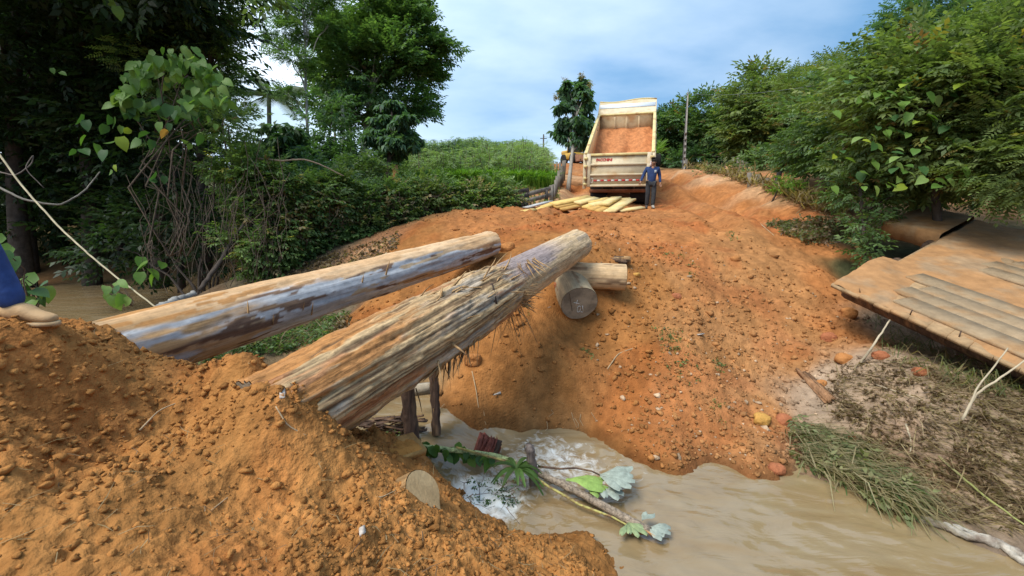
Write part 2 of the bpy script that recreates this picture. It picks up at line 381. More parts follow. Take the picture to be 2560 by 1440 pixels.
for x, y, z, t in ((-10,14.5,-1.9,'V'),(-14,16,-1.6,'V'),(-8,14,-1.2,'V'),(-5,3.2,-.9,'F'),(-8,3,-.8,'F'),(-8,5.4,-2.4,'L'),(-14,5.5,-2.2,'V'),(-20,14,-1.5,'V'),(-10,25,0.3,'V'),(-20,30,.8,'V'),(0,60,4.5,'V'),(-30,60,4,'V'),(30,60,4.5,'V'),(0,150,4.8,'V'),(-120,120,4,'V'),(120,120,4,'V'),(0,380,5,'V'),(-350,200,5,'V'),(350,200,5,'V'),
  (0,0.2,-1.62,'F'),(0,-2,-1.4,'F'),(-4,-3,-.9,'F'),(5,-3,-2.5,'F'),(-12,-12,-.6,'F'),(12,-12,-1.5,'V'),(0,-40,0,'V'),(-60,-20,0,'V'),(60,-20,0,'V'),(0,-350,2,'V'),(-350,-100,2,'V'),(350,-100,2,'V')):
    ctl.append((x, y, z, t))
CT = np.array([c[:3] for c in ctl]); CTYPE = [c[3] for c in ctl]
CX = CT[:, :2]
def phi(r2): return np.sqrt(r2 + 0.04)
_n = len(CT)
_D = ((CX[:, None] - CX[None]) ** 2).sum(-1)
_A = np.zeros((_n + 3, _n + 3)); _A[:_n, :_n] = phi(_D) - np.eye(_n) * 0.02
_A[:_n, _n] = 1; _A[:_n, _n + 1:] = CX; _A[_n, :_n] = 1; _A[_n + 1:, :_n] = CX.T
_W = np.linalg.solve(_A, np.concatenate([CT[:, 2], np.zeros(3)]))
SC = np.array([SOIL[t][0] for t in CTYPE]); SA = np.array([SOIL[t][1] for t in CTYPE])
RUTS = [np.array([at(px, py, d)[:2] for px, py, d in q]) for q in (((1960, 575, 10.8), (1890, 545, 12.6), (1800, 505, 16.3), (1720, 475, 20), (1655, 450, 25)), ((1820, 575, 10.5), (1760, 540, 13), (1700, 505, 16.5), (1650, 470, 21)), ((1380, 545, 11.5), (1430, 525, 14), (1440, 480, 20)))]
def terrain(x, y, full=True, want=False):
    x = np.atleast_1d(np.asarray(x, float)); y = np.atleast_1d(np.asarray(y, float))
    h = np.zeros(x.shape); rough = np.zeros(x.shape); col = np.zeros((len(x), 3)); den = np.zeros(x.shape)
    for i in range(0, len(x), 20000):
        sl = slice(i, i + 20000)
        wx = x[sl] + 0.35 * vn2(x[sl] * 1.1, y[sl] * 1.1, 91); wy = y[sl] + 0.35 * vn2(x[sl] * 1.1 + 40, y[sl] * 1.1, 92)
        r2 = (x[sl, None] - CX[None, :, 0]) ** 2 + (y[sl, None] - CX[None, :, 1]) ** 2
        h[sl] = phi(r2) @ _W[:_n] + _W[_n] + _W[_n + 1] * x[sl] + _W[_n + 2] * y[sl]
        q2 = (wx[:, None] - CX[None, :, 0]) ** 2 + (wy[:, None] - CX[None, :, 1]) ** 2
        wgt = 1.0 / (q2 + 0.02) ** 1.9
        sw = wgt.sum(1)
        rough[sl] = (wgt @ SA) / sw
        if want: col[sl] = (wgt @ SC) / sw[:, None]
    r = np.hypot(x, y)
    far = sstep(9, 30, r)
    amp = rough
    h = h + amp * (0.055 * fbm2(x * 1.7, y * 1.7, 3, 3) + 0.030 * fbm2(x * 6, y * 6, 3, 5)) + far * 0.10 * fbm2(x * .5, y * .5, 3, 8)
    c1, v1 = cells2(x * 6.5 + .5 * fbm2(x * 3, y * 3, 2, 60), y * 6.5 + .5 * fbm2(x * 3 + 9, y * 3, 2, 61), 21)
    c2, v2 = cells2(x * 15 + .4 * vn2(x * 11, y * 11, 62), y * 15, 22)
    c3, v3 = cells2(x * 34, y * 34, 23)
    patch = sstep(-.25, .35, fbm2(x * 1.4, y * 1.4, 3, 44)) * .8 + .2
    nearw = 1 - sstep(6, 22, r)
    rg = 1 - np.abs(fbm2(x * 13, y * 13, 3, 57)); jag = vn2(x * 27, y * 27, 58); jag2 = vn2(x * 55, y * 55, 59)
    lumps = amp * patch * (0.045 * c1 * v1 ** 3 * (.6 + .4 * rg) + 0.034 * c2 * v2 + nearw * 0.014 * c3 * v3) + amp * nearw * (.022 * rg * (.3 + .7 * patch) + .010 * jag + .006 * jag2)
    # ruts along the climbing track
    for q, RP in enumerate(RUTS):
        dmin = np.full(x.shape, 99.)
        for i in range(len(RP) - 1):
            a_, b_ = RP[i], RP[i + 1]; ab = b_ - a_; tt = np.clip(((x - a_[0]) * ab[0] + (y - a_[1]) * ab[1]) / (ab @ ab), 0, 1)
            dmin = np.minimum(dmin, np.hypot(x - a_[0] - tt * ab[0], y - a_[1] - tt * ab[1]))
        h = h - .16 * np.exp(-(dmin / .28) ** 2) + .07 * np.exp(-((dmin - .55) / .22) ** 2)
    h = h + lumps
    if want:
        crumb = np.clip(c2 * v2 * .8 + c1 * v1 * .5, 0, 1)
        return h, col, amp, crumb, patch
    return h
def H(x, y): return float(terrain([x], [y])[0])
def ground(px, py, d0=1.0, d1=80.0):      # where the sight line of a pixel meets the ground
    r = ray(px, py); d = d0 * (d1 / d0) ** np.linspace(0, 1, 500)
    P = r[None] * d[:, None]; g = terrain(P[:, 0], P[:, 1]); k = np.where(P[:, 2] <= g)[0]
    return P[k[0]] if len(k) else P[-1]
def drop(p, dz=0.0): return np.array([p[0], p[1], H(p[0], p[1]) + dz])

az = np.concatenate([np.linspace(-180, -74, 50)[:-1], np.linspace(-74, 74, 620), np.linspace(74, 180, 50)[1:]]) * math.pi / 180
rr = np.concatenate([np.linspace(.05, .9, 8)[:-1], 0.9 * (30 / 0.9) ** np.linspace(0, 1, 640), 30 * (420 / 30) ** np.linspace(0, 1, 60)[1:]])
AZ, RR = np.meshgrid(az, rr)
gx, gy = (RR * np.sin(AZ)).ravel(), (RR * np.cos(AZ)).ravel()
gh, gcol, gamp, gcr, gpatch = terrain(gx, gy, want=True)
na, nr = len(az), len(rr)
ii = np.arange(nr - 1)[:, None] * na + np.arange(na - 1)[None]
quads = np.stack([ii, ii + 1, ii + na + 1, ii + na], -1).reshape(-1, 4)
v = fbm2(gx * 2.2, gy * 2.2, 4, 33)[:, None]; v2 = fbm2(gx * 14, gy * 14, 3, 35)[:, None]
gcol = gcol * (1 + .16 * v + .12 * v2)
red = sstep(.1, .8, fbm2(gx * .9 + 5, gy * .9, 3, 37))[:, None]
gcol = gcol * (1 - red * np.array([.05, .20, .25]))
dryt = np.clip(gcr * (.35 + .65 * (v2[:, 0] > 0)), 0, 1)[:, None] * np.clip(gamp, 0, 1)[:, None]
gcol = gcol * (1 + dryt * np.array([.10, .12, .15]))
wet = (1 - sstep(.02, .16, gh - (-2.65 - .45 * sstep(-3.25, -2.2, .87 * gx - .49 * gy))))[:, None] * (np.hypot(gx, gy) < 16)[:, None]  # damp soil at the waterline; the dark also stands in for undercut shade
gcol = gcol * (1 - .45 * wet)
SOILM = M('soil', None, rough=.95, var=.22, scale=9, bump=.7, bscale=38, attr=True, spec=.1, bdist=.03, detail=9)
ground_o = mk('ground', np.stack([gx, gy, gh], 1), quads, SOILM, col=np.clip(gcol, 0, 1), smooth=True)
tag(ground_o, kind='structure')

# ------------------------------------------------------------------ stream
def water_z(x, y):
    s = .87 * x - .49 * y
    return -2.65 - .40 * sstep(-3.25, -2.45, s) - .05 * sstep(-2.4, -1, s)
STREAM = np.array([atz(px, py, -3) [:2] for px, py in ((150,770),(900,1030),(1080,1130),(1250,1185),(1450,1210),(1900,1340))])
def flow(x, y):
    ang = np.where(.87 * x - .49 * y < -2.3, -.5, -.28)
    return np.cos(ang) * x + np.sin(ang) * y, -np.sin(ang) * x + np.cos(ang) * y
az2 = np.linspace(-80, 88, 420) * math.pi / 180; r2_ = 1.6 * (26 / 1.6) ** np.linspace(0, 1, 380)
A2, R2 = np.meshgrid(az2, r2_); wx, wy = (R2 * np.sin(A2)).ravel(), (R2 * np.cos(A2)).ravel()
u, t = flow(wx, wy)
wz = water_z(wx, wy)
pr = atz(1185, 1200, -2.9); pr2 = atz(1240, 1265, -3.05); pr3 = atz(1500, 1190, -3.1); pr4 = atz(1340, 1140, -3.1)
turb = .75 * np.exp(-((wx - pr[0]) ** 2 + (wy - pr[1]) ** 2) / .10) + .55 * np.exp(-((wx - pr2[0]) ** 2 + (wy - pr2[1]) ** 2) / .12) + .32 * np.exp(-((wx - pr3[0]) ** 2 + (wy - pr3[1]) ** 2) / .8) + .35 * np.exp(-((wx - pr4[0]) ** 2 + (wy - pr4[1]) ** 2) / .4)
calm = sstep(-3.2, -2.6, .87 * wx - .49 * wy)
wz = wz + calm * (.010 * fbm2(u * 2.2, t * 6, 4, 70) + .05 * np.clip(turb, 0, 1) * fbm2(wx * 7, wy * 7, 4, 71) + .004 * fbm2(u * 5, t * 9, 3, 72))
foam = np.clip(turb, 0, 1.2)
# foam along the far bank and in streaks
ii = np.arange(len(r2_) - 1)[:, None] * len(az2) + np.arange(len(az2) - 1)[None]
wq = np.stack([ii, ii + 1, ii + len(az2) + 1, ii + len(az2)], -1).reshape(-1, 4)
gq = terrain(wx, wy)
keep = (gq[wq] < wz[wq] + .25).any(1)
wq = wq[keep]
used = np.unique(wq); remap = np.full(len(wx), -1); remap[used] = np.arange(len(used))
m = bpy.data.materials.new('muddy_water'); m.use_nodes = True
t_ = m.node_tree; N = t_.nodes; L = t_.links; b = N['Principled BSDF']
a1 = N.new('ShaderNodeAttribute'); a1.attribute_name = 'foam'
tcn = N.new('ShaderNodeTexCoord'); mpn = N.new('ShaderNodeMapping'); mpn.inputs['Rotation'].default_value = (0, 0, .4); mpn.inputs['Scale'].default_value = (.8, 2.4, 1)
L.new(tcn.outputs['Object'], mpn.inputs[0])
nn = N.new('ShaderNodeTexNoise'); nn.inputs['Scale'].default_value = 1.5; nn.inputs['Detail'].default_value = 6; nn.inputs['Distortion'].default_value = .6; L.new(mpn.outputs[0], nn.inputs['Vector'])
mixc = N.new('ShaderNodeValToRGB'); e = mixc.color_ramp.elements
e[0].position = .3; e[0].color = (.225, .150, .070, 1); e[1].position = .7; e[1].color = (.265, .20, .115, 1)
e2 = mixc.color_ramp.elements.new(.5); e2.color = (.245, .175, .09, 1)
L.new(nn.outputs[0], mixc.inputs[0])
nf = N.new('ShaderNodeTexNoise'); nf.inputs['Scale'].default_value = 7; nf.inputs['Detail'].default_value = 8; nf.inputs['Roughness'].default_value = .62; nf.inputs['Distortion'].default_value = 1.2; L.new(tcn.outputs['Object'], nf.inputs['Vector'])
sm = N.new('ShaderNodeMath'); sm.operation = 'ADD'; L.new(nf.outputs[0], sm.inputs[0]); L.new(a1.outputs['Fac'], sm.inputs[1])
fr = N.new('ShaderNodeMapRange'); fr.inputs[1].default_value = .86; fr.inputs[2].default_value = 1.25; L.new(sm.outputs[0], fr.inputs[0])
mf = N.new('ShaderNodeMixRGB'); L.new(fr.outputs[0], mf.inputs[0]); L.new(mixc.outputs[0], mf.inputs[1]); mf.inputs[2].default_value = (.78, .80, .78, 1)
L.new(mf.outputs[0], b.inputs['Base Color'])
rg_ = N.new('ShaderNodeMapRange'); rg_.inputs[3].default_value = .06; rg_.inputs[4].default_value = .6; L.new(fr.outputs[0], rg_.inputs[0]); L.new(rg_.outputs[0], b.inputs['Roughness'])
b.inputs['IOR'].default_value = 1.42
nb = N.new('ShaderNodeTexNoise'); nb.inputs['Scale'].default_value = 2.0; nb.inputs['Detail'].default_value = 4; nb.inputs['Distortion'].default_value = .8; L.new(mpn.outputs[0], nb.inputs['Vector'])
bpn = N.new('ShaderNodeBump'); b.inputs['Specular IOR Level'].default_value = .9; bpn.inputs['Strength'].default_value = .38; bpn.inputs['Distance'].default_value = .06; L.new(nb.outputs[0], bpn.inputs['Height']); L.new(bpn.outputs[0], b.inputs['Normal'])
WATER = m
wo = mk('stream', np.stack([wx, wy, wz], 1)[used], remap[wq], WATER, smooth=True, attrs={'foam': foam[used]})
tag(wo, kind='structure')
# ------------------------------------------------------------------ timber
WOODV = M('weathered_wood', None, rough=.8, var=.22, scale=10, bump=.5, bscale=26, attr=True, spec=.2, stretch=(1, 1, 1), bdist=.015)
LOGW = logmat('log_wood', .75); LOGS = logmat('smooth_log_wood', .35)
FIBRE = M('wood_fibre', (.38, .235, .11), rough=.9, var=.5, scale=14, bump=.3, col2=(.15, .08, .04), mix=.35)
DARKPOST = M('wet_dark_wood', (.085, .052, .036), rough=.7, var=.5, scale=18, bump=.8, bscale=40, stretch=(1, 1, .12), col2=(.22, .13, .07), mix=.35)
CUTEND = M('sawn_end', (.33, .27, .19), rough=.8, var=.25, scale=9, bump=.3, bscale=60, col2=(.2, .165, .12), mix=.5)
CHALK = M('chalk', (.72, .72, .68), var=.2, scale=60, bump=0)
SAWN = M('sawn_timber', (.66, .45, .15), rough=.75, var=.13, scale=5, bump=.15, bscale=50, col2=(.58, .37, .11), mix=.4)
def lerp(a, b, t): t = np.asarray(t)[..., None]; return np.asarray(a) * (1 - t) + np.asarray(b) * t
def log_mesh(P0, P1, rads, n=110, m=220, shape=None, paint=None, bow=.0):
    P0, P1 = np.asarray(P0, float), np.asarray(P1, float)
    sd, up, d = basis(P1 - P0)
    Ln = np.linalg.norm(P1 - P0)
    s = np.linspace(0, 1, m); th = np.arange(n) * 2 * math.pi / n
    Sg, T = np.meshgrid(s, th, indexing='ij')
    r = np.interp(Sg, np.linspace(0, 1, len(rads)), rads)
    x, y, z = Sg * Ln, np.cos(T), np.sin(T)
    if shape is not None: r = r + shape(Sg, T, x, y, z)
    cen = P0[None, None] + Sg[..., None] * (P1 - P0) + (bow * np.sin(Sg * math.pi))[..., None] * up
    V = cen + r[..., None] * (y[..., None] * sd + z[..., None] * up)
    col = paint(Sg, T, x, y, z) if paint else np.full(V.shape, .4)
    i = np.arange(m - 1)[:, None] * n + np.arange(n)[None]; j = np.arange(m - 1)[:, None] * n + (np.arange(n)[None] + 1) % n
    q = np.stack([i, j, j + n, i + n], -1).reshape(-1, 4)
    global GRAIN
    GRAIN = {'grain': np.stack([x, y * r, z * r], -1).reshape(-1, 3)}
    return V, col.reshape(-1, 3), q, (sd, up, d, Ln)
def end_face(parent, ring, mat, out, name='cut_end', dome=.004):
    ring = np.asarray(ring); c = ring.mean(0); n = len(ring); V = [c]; Fc = []
    V = np.concatenate([[c + out * dome], c + (ring - c) * .5 + out * (dome + .002), c + (ring - c) * .985 + out * dome])
    for k in range(n):
        k2 = (k + 1) % n
        Fc += [(0, 1 + k, 1 + k2), (1 + k, 1 + n + k, 1 + n + k2, 1 + k2)]
    return mk(name, V, Fc, mat, parent)
def ends(root, V, n, m, d, mat, which=(0, 1)):
    R = V.reshape(m, n, 3)
    if 0 in which: end_face(root, R[0], mat, -d)
    if 1 in which: end_face(root, R[-1], mat, d)
SPL = {}
def strips(root, name, spots, mat, spread=.5):
    """curling fibres: each its own part"""
    for (p, dr, ln, wd) in spots:
        p = np.asarray(p, float); dr = np.asarray(dr, float); dr = dr / np.linalg.norm(dr)
        pts = [p]; q = p.copy(); cur = dr.copy()
        for k in range(4):
            cur = cur + RNG.normal(0, .22 * spread, 3) + np.array([0, 0, -.10 * spread]); cur /= np.linalg.norm(cur)
            q = q + cur * ln / 4; pts.append(q.copy())
        mb = MB(); sd, u, _ = basis(dr); V = []
        ws = wd * np.array([1, 1.05, .85, .6, .12]); nrm = sd * RNG.normal() + u * RNG.normal(); nrm /= np.linalg.norm(nrm)
        for k in range(5):
            a = np.cross(dr, nrm) * ws[k] / 2
            V += [pts[k] - a, pts[k] + a + nrm * ws[k] * .15, pts[k] + nrm * ws[k] * .45]
        Fc = []
        for k in range(4):
            for i in range(3):
                Fc.append((k * 3 + i, k * 3 + (i + 1) % 3, k * 3 + 3 + (i + 1) % 3, k * 3 + 3 + i))
        mb.add(V, Fc).build(name, mat, root)

# --- grey log
A0, A1 = at(250, 893, 3.85), at(1228, 609, 8.3)
def shA(S_, T, x, y, z):
    return .012 * fbm3(x * 1.2, y * 1.5, z * 1.5, 3, 5) + .007 * vn3(x * .6, y * 6, z * 6, 9) - .012 * sstep(.35, .6, vn3(x * 1.3, y * 3.2, z * 3.2, 19)) + .004 * fbm3(x * 6, y * 6, z * 6, 3, 15)
def ptA(S_, T, x, y, z):
    g = lerp((.36, .37, .39), (.50, .51, .52), sstep(-.5, .5, fbm3(x * .9, y * 4, z * 4, 4, 3)))
    g = g * (1 + .12 * vn3(x * 2, y * 22, z * 22, 8))[..., None]
    n1 = fbm3(x * 1.1, y * 2, z * 2, 4, 11); n2 = fbm3(x * 2.2, y * 4, z * 4, 3, 12)
    topm = sstep(.66, .76, z + .10 * n1 + .05 * n2 + .55 * sstep(.72, .88, S_))
    mud = lerp((.53, .33, .17), (.60, .41, .24), sstep(-.4, .6, n2))
    spot = sstep(.40, .46, n1) * .9
    gash = sstep(.56, .64, fbm3(x * 1.7, y * 4, z * 4, 4, 23) + .06)
    endm = sstep(.25, .10, S_ + .10 * n1)
    c = lerp(0, 1, 0) if False else g
    c = c * (1 - spot[..., None]) + spot[..., None] * np.array([.42, .29, .16])
    c = c * (1 - gash[..., None]) + gash[..., None] * np.array([.16, .10, .07])
    c = c * (1 - topm[..., None]) + topm[..., None] * mud
    e = endm * sstep(-.3, .3, n2 + .2)
    c = c * (1 - e[..., None]) + e[..., None] * np.array([.44, .27, .13])
    crumb = sstep(.28, .36, n2) * topm * sstep(.55, .2, S_) * .9
    c = c * (1 - crumb[..., None]) + crumb[..., None] * np.array([.40, .19, .06])
    return c
V, col, q, (sdA, upA, dA, LA) = log_mesh(A0, A1, [.335, .325, .30, .28, .262, .245], shape=shA, paint=ptA, m=260)
logA = empty('log', A0 + np.array([0, 0, -.33]), 'long smooth grey log with tan mud along its top, laid across the stream', 'log')
mk('trunk', V, q, LOGS, logA, col, True, attrs=GRAIN)
ends(logA, V, 110, 260, dA, CUTEND)
def onlog(P0, P1, rads, s, th, fr, ex=1.0):
    sd, up, d, Ln = fr; r = np.interp(s, np.linspace(0, 1, len(rads)), rads) * ex
    return P0 + (P1 - P0) * s + r * (math.cos(th) * sd + math.sin(th) * up), math.cos(th) * sd + math.sin(th) * up
rA = [.335, .325, .30, .28, .262, .245]; frA = (sdA, upA, dA, LA)
sp = []
for s, th in ((.30, -.15), (.32, -.5), (.24, -.35), (.45, .2), (.52, .25), (.2, .3)):
    # bark flakes facing the camera side
    side = 1 if np.dot(sdA, [1, -1, 0]) > 0 else -1
    p, nn_ = onlog(A0, A1, rA, s, th if side > 0 else math.pi - th, frA, 1.01)
    sp.append((p, np.array([.2, -.2, .9]) * 1 + nn_ * .15, RNG.uniform(.12, .24), RNG.uniform(.02, .035)))
strips(logA, 'bark_strip', sp, FIBRE, .15)

# --- fibrous log
B0, B1 = at(655, 1068, 2.9), at(1443, 611, 7.2)
rB = [.335, .35, .355, .35, .34, .30, .29, .275, .265, .255]
def shB(S_, T, x, y, z):
    w = sstep(.60, .53, S_ + .02 * vn3(x * 3, y * 4, z * 4, 4))
    gro = .7 * vn3(x * .9, y * 11, z * 11, 6) + .8 * vn3(x * 1.6, y * 24, z * 24, 7) + .5 * vn3(x * 3, y * 42, z * 42, 8)
    deep = sstep(.3, .7, vn3(x * .5, y * 5, z * 5, 27))
    return w * (.013 * gro - .03 * deep + .012 + .012 * fbm3(x * 7, y * 7, z * 7, 3, 16)) + (1 - w) * (.006 * vn3(x * .7, y * 4, z * 4, 8) + .004 * fbm3(x * 5, y * 5, z * 5, 3, 18)) + .012 * fbm3(x * 1.1, y, z, 2, 31)
def ptB(S_, T, x, y, z):
    w = sstep(.60, .53, S_ + .02 * vn3(x * 3, y * 4, z * 4, 4))[..., None]
    gro = .7 * vn3(x * .9, y * 11, z * 11, 6) + .8 * vn3(x * 1.6, y * 24, z * 24, 7) + .5 * vn3(x * 3, y * 42, z * 42, 8)
    n1 = fbm3(x * 1.3, y * 2.5, z * 2.5, 4, 41); n2 = fbm3(x * 3, y * 12, z * 12, 3, 42)
    a = lerp((.16, .095, .05), (.52, .36, .19), sstep(-.75, .45, gro + .25 * n2))
    gp = sstep(.05, .45, n1)[..., None] * .75
    a = a * (1 - gp) + gp * np.array([.40, .34, .27]) * (1 + .25 * gro[..., None])
    rd = sstep(.35, .6, fbm3(x * 1.1 + 9, y * 3, z * 3, 3, 47))[..., None] * .7
    a = a * (1 - rd) + rd * np.array([.36, .14, .055]) * (1 + .2 * gro[..., None])
    b = lerp((.47, .33, .185), (.58, .42, .25), sstep(-.5, .5, n1 + .4 * n2))
    pur = (sstep(.45, .75, z + .35 * n1 + .12 * n2) * sstep(.9, .72, S_))[..., None] * .85
    b = b * (1 - pur) + pur * np.array([.25, .205, .215])
    gs = sstep(.5, .62, fbm3(x * 1.5, y * 3, z * 3, 4, 48))[..., None] * .6
    b = b * (1 - gs) + gs * np.array([.33, .27, .21])
    c = a * w + b * (1 - w)
    sl = (sstep(.30, .42, z * .6 + .55 * n1 + .25 * n2) * sstep(.34, .16, S_ + .06 * n2))[..., None] * .95      # soil lying on the buried end
    return np.clip(c * (1 - sl) + sl * np.array([.42, .19, .06]), .01, 1)
V, col, q, (sdB, upB, dB, LB) = log_mesh(B0, B1, rB, n=170, m=340, shape=shB, paint=ptB)
logB = empty('log', B0 + np.array([0, 0, -.37]), 'thick brown log with shaggy torn fibres on its near half, above dark posts', 'log')
mk('trunk', V, q, LOGW, logB, col, True, attrs=GRAIN)
ends(logB, V, 170, 340, dB, CUTEND)
frB = (sdB, upB, dB, LB)
sgn = 1 if sdB[0] > 0 else -1
def pB(s, deg, ex=1.0):
    th = rad(deg);  th = th if sgn > 0 else math.pi - th
    return onlog(B0, B1, rB, s, th, frB, ex)
sp = []
def burst(n, s0, s1, a0, a1, along, outw, l0, l1, w0=.006, w1=.018, down=0.0):
    for _ in range(n):
        p, nn_ = pB(RNG.uniform(s0, s1), RNG.uniform(a0, a1), .99)
        dr = dB * along * RNG.uniform(.6, 1.2) + nn_ * outw * RNG.uniform(.2, 1.3) + np.array([0, 0, -down * RNG.uniform(.5, 1.2)]) + RNG.normal(0, .18, 3)
        sp.append((p, dr, RNG.uniform(l0, l1), RNG.uniform(w0, w1)))
burst(44, .55, .61, -75, 5, .9, .8, .10, .30)               # torn collar where the bark ends
burst(34, .53, .60, -105, -55, .2, .55, .25, .70, .005, .014, 1.0)   # fibres hanging behind the post
burst(34, .30, .40, -85, -35, -.6, .6, .12, .40, .008, .025, down=.5)     # frayed near end
burst(8, .26, .30, -60, 5, -.6, .25, .12, .35, .02, .04)
burst(26, .30, .55, 62, 100, 1.0, .28, .12, .34, .012, .03)    # slivers standing along the upper edge
burst(26, .32, .56, 0, 70, 1.0, .12, .12, .4, .008, .022)
strips(logB, 'splinter', sp, FIBRE, .5)
sp = []
for k in range(9):
    p, nn_ = pB(.60 + .01 * k, 62 + RNG.uniform(-12, 12), 1.03)
    sp.append((p - dB * .05, dB * -.2 + sdB * sgn * RNG.uniform(.4, 1) - upB * .15 - dB * RNG.uniform(0, .5) , RNG.uniform(.25, .5), RNG.uniform(.012, .03)))
strips(logB, 'bark_strip', sp, FIBRE, .15)
p, nn_ = pB(.46, 48, 1.06); q2, _ = pB(.44, 12, 1.05)
MB().beam(p, q2, .035, .012, jit=.003).build('bark_strip', DARKPOST, logB)

# --- short logs at the bank top
def small_log(P0, P1, r0, r1, label, seed, tan=(.48, .32, .17), tan2=(.56, .39, .22), n=48, m=50):
    def sh(S_, T, x, y, z): return .010 * fbm3(x * 2, y * 1.5 + seed, z * 1.5, 3, seed) + .004 * vn3(x * 1, y * 14, z * 14, seed)
    def pt(S_, T, x, y, z):
        n2 = fbm3(x * 2.5, y * 6, z * 6, 4, seed + 3)
        c = lerp(tan, tan2, sstep(-.5, .5, n2)); k = sstep(.45, .6, fbm3(x * 2, y * 4, z * 4, 3, seed + 5))[..., None]
        return c * (1 - k) + k * np.array([.25, .16, .09])
    V, col, q, fr = log_mesh(P0, P1, [r0, r1], n=n, m=m, shape=sh, paint=pt)
    root = empty('log', np.asarray(P0) + np.array([0, 0, -r0]), label, 'log')
    mk('trunk', V, q, LOGS, root, col, True, attrs=GRAIN); ends(root, V, n, m, fr[2], CUTEND)
    return root, fr
Cs0, Cs1 = at(1385, 686, 7.35), at(1563, 694, 7.2)
small_log(Cs0, Cs1,   .225, .225, 'short pale tan log lying crosswise on the clay above the chalked log end', 61)
fc = at(1448, 759, 6.82); ax = np.array([-.16, .93, .36]); ax /= np.linalg.norm(ax)
discR = .305
root, fr = small_log(fc + ax * 1.0, fc, .29, discR, 'log stuck in the clay slope, round cut end chalked with a ten and cross', 62, (.34, .27, .17), (.45, .34, .2))
sd, up, dd = fr[0], fr[1], fr[2]
if sd[0] < 0: sd = -sd
upc = np.cross(sd, -dd); upc = upc if upc[2] > 0 else -upc
def chalk(pts2, name='chalk_mark', r=.0045):
    P = [fc + dd * .010 + sd * x * discR + upc * y * discR for x, y in pts2]
    MB().tube(P, r, 5).build(name, CHALK, root)
# the figure is upside down on the log: "10" and "+"
chalk([(.28, -.55), (.20, -.12)]); chalk([(.28, -.55), (.14, -.50)])
chalk([(.02 + .09 * math.cos(t), -.33 + .20 * math.sin(t)) for t in np.linspace(0, 2 * math.pi, 14)])
chalk([(-.32, .10), (.0, .02)]); chalk([(-.14, .26), (-.18, -.10)])
MB().beam(fc + dd * .008 + sd * -.19 + upc * .2, fc + dd * .008 + sd * -.1 - upc * .13, .012, .006, jit=.002).build('crack', DARKPOST, root)
# broken rotten piece above
rp = empty('broken_log', at(1525, 660, 8.2), 'small splintered piece of rotten wood resting on top of the crosswise log', 'wood piece')
for k in range(7):
    a = at(1478 + RNG.uniform(0, 22), 642 + RNG.uniform(-2, 10), 8.25 - .02 * k); b = at(1572 + RNG.uniform(-6, 3), 646 + k * 2.0, 8.1 - .02 * k)
    MB().beam(a, b, .05, .05, jit=.012).build('splinter', FIBRE if k % 2 else DARKPOST, rp)
MB().beam(at(1560, 649, 8.1), at(1575, 650, 8.08), .10, .13, jit=.012).build('broken_end', FIBRE, rp)

# --- sawn log buried in the near bank
fc2 = at(1072, 1283, 2.93); n2 = np.array([.78, -.40, .52]); n2 /= np.linalg.norm(n2)
def shD(S_, T, x, y, z): return -.10 * np.cos(2 * (T - .25)) + .015 * vn3(x, y * 2, z * 2, 77)
def ptD(S_, T, x, y, z): return np.broadcast_to(np.array([.33, .2, .09]), S_.shape + (3,)).copy()
V, col, q, frD = log_mesh(fc2 - n2 * .9 - np.array([0, 0, .1]), fc2, [.20, .20], n=48, m=20, shape=shD, paint=ptD)
lr = empty('log', fc2 - n2 * .4, 'log buried in the near orange bank, only its cracked sawn end showing', 'log')
mk('trunk', V, q, LOGW, lr, col, True, attrs=GRAIN); ends(lr, V, 48, 20, n2, M('fresh_sawn_end', (.50, .36, .19), var=.18, scale=12, bump=.3, bscale=50, stretch=(1, 1, .25), col2=(.38, .26, .13)), (1,))
u_, v_ = frD[0], frD[1]
for pts in ([(.2, .75), (.3, .3), (.1, .05), (.38, .0)], [(-.3, .1), (-.7, -.35)], [(.1, -.3), (.05, -.55)], [(.45, .8), (.55, .2)]):
    MB().tube([fc2 + n2 * .006 + u_ * a * .15 + v_ * b_ * .17 for a, b_ in pts], .004, 5).build('crack', DARKPOST, lr)

# --- soil-covered board on the near bank
bb = empty('board', at(1000, 1120, 3.8), 'short board end caked with orange soil sticking out of the near bank', 'board')
MB().beam(at(905, 1150, 3.55), at(1048, 1108, 3.92), .26, .06, up=(0.1, -.2, 1)).build('plank', M('caked_board', (.45, .26, .09), var=.3, scale=12, bump=.6, bscale=40), bb)
V = []; nn = 14
a, b_ = at(905, 1150, 3.55), at(1040, 1110, 3.90); sd_, u2, d2 = basis(b_ - a); cols = []
for i in range(nn * 2):
    for j in range(nn):
        f, g = i / (nn * 2 - 1), j / (nn - 1) * 2 - 1
        hgt = .031 + .045 * (1 - abs(g) ** 3) * (1 - f ** 5) * (.55 + .45 * float(vn2(np.array([f * 9]), np.array([g * 4.]), 5)[0])) - (.03 if abs(g) > .95 or i == nn * 2 - 1 else 0)
        V.append(a + (b_ - a) * f + sd_ * g * .125 + u2 * hgt)
mk('soil_cap', V, [(i * nn + j, i * nn + j + 1, (i + 1) * nn + j + 1, (i + 1) * nn + j) for i in range(nn * 2 - 1) for j in range(nn - 1)], SOILM, bb, np.tile([.46, .21, .055], (len(V), 1)), True)

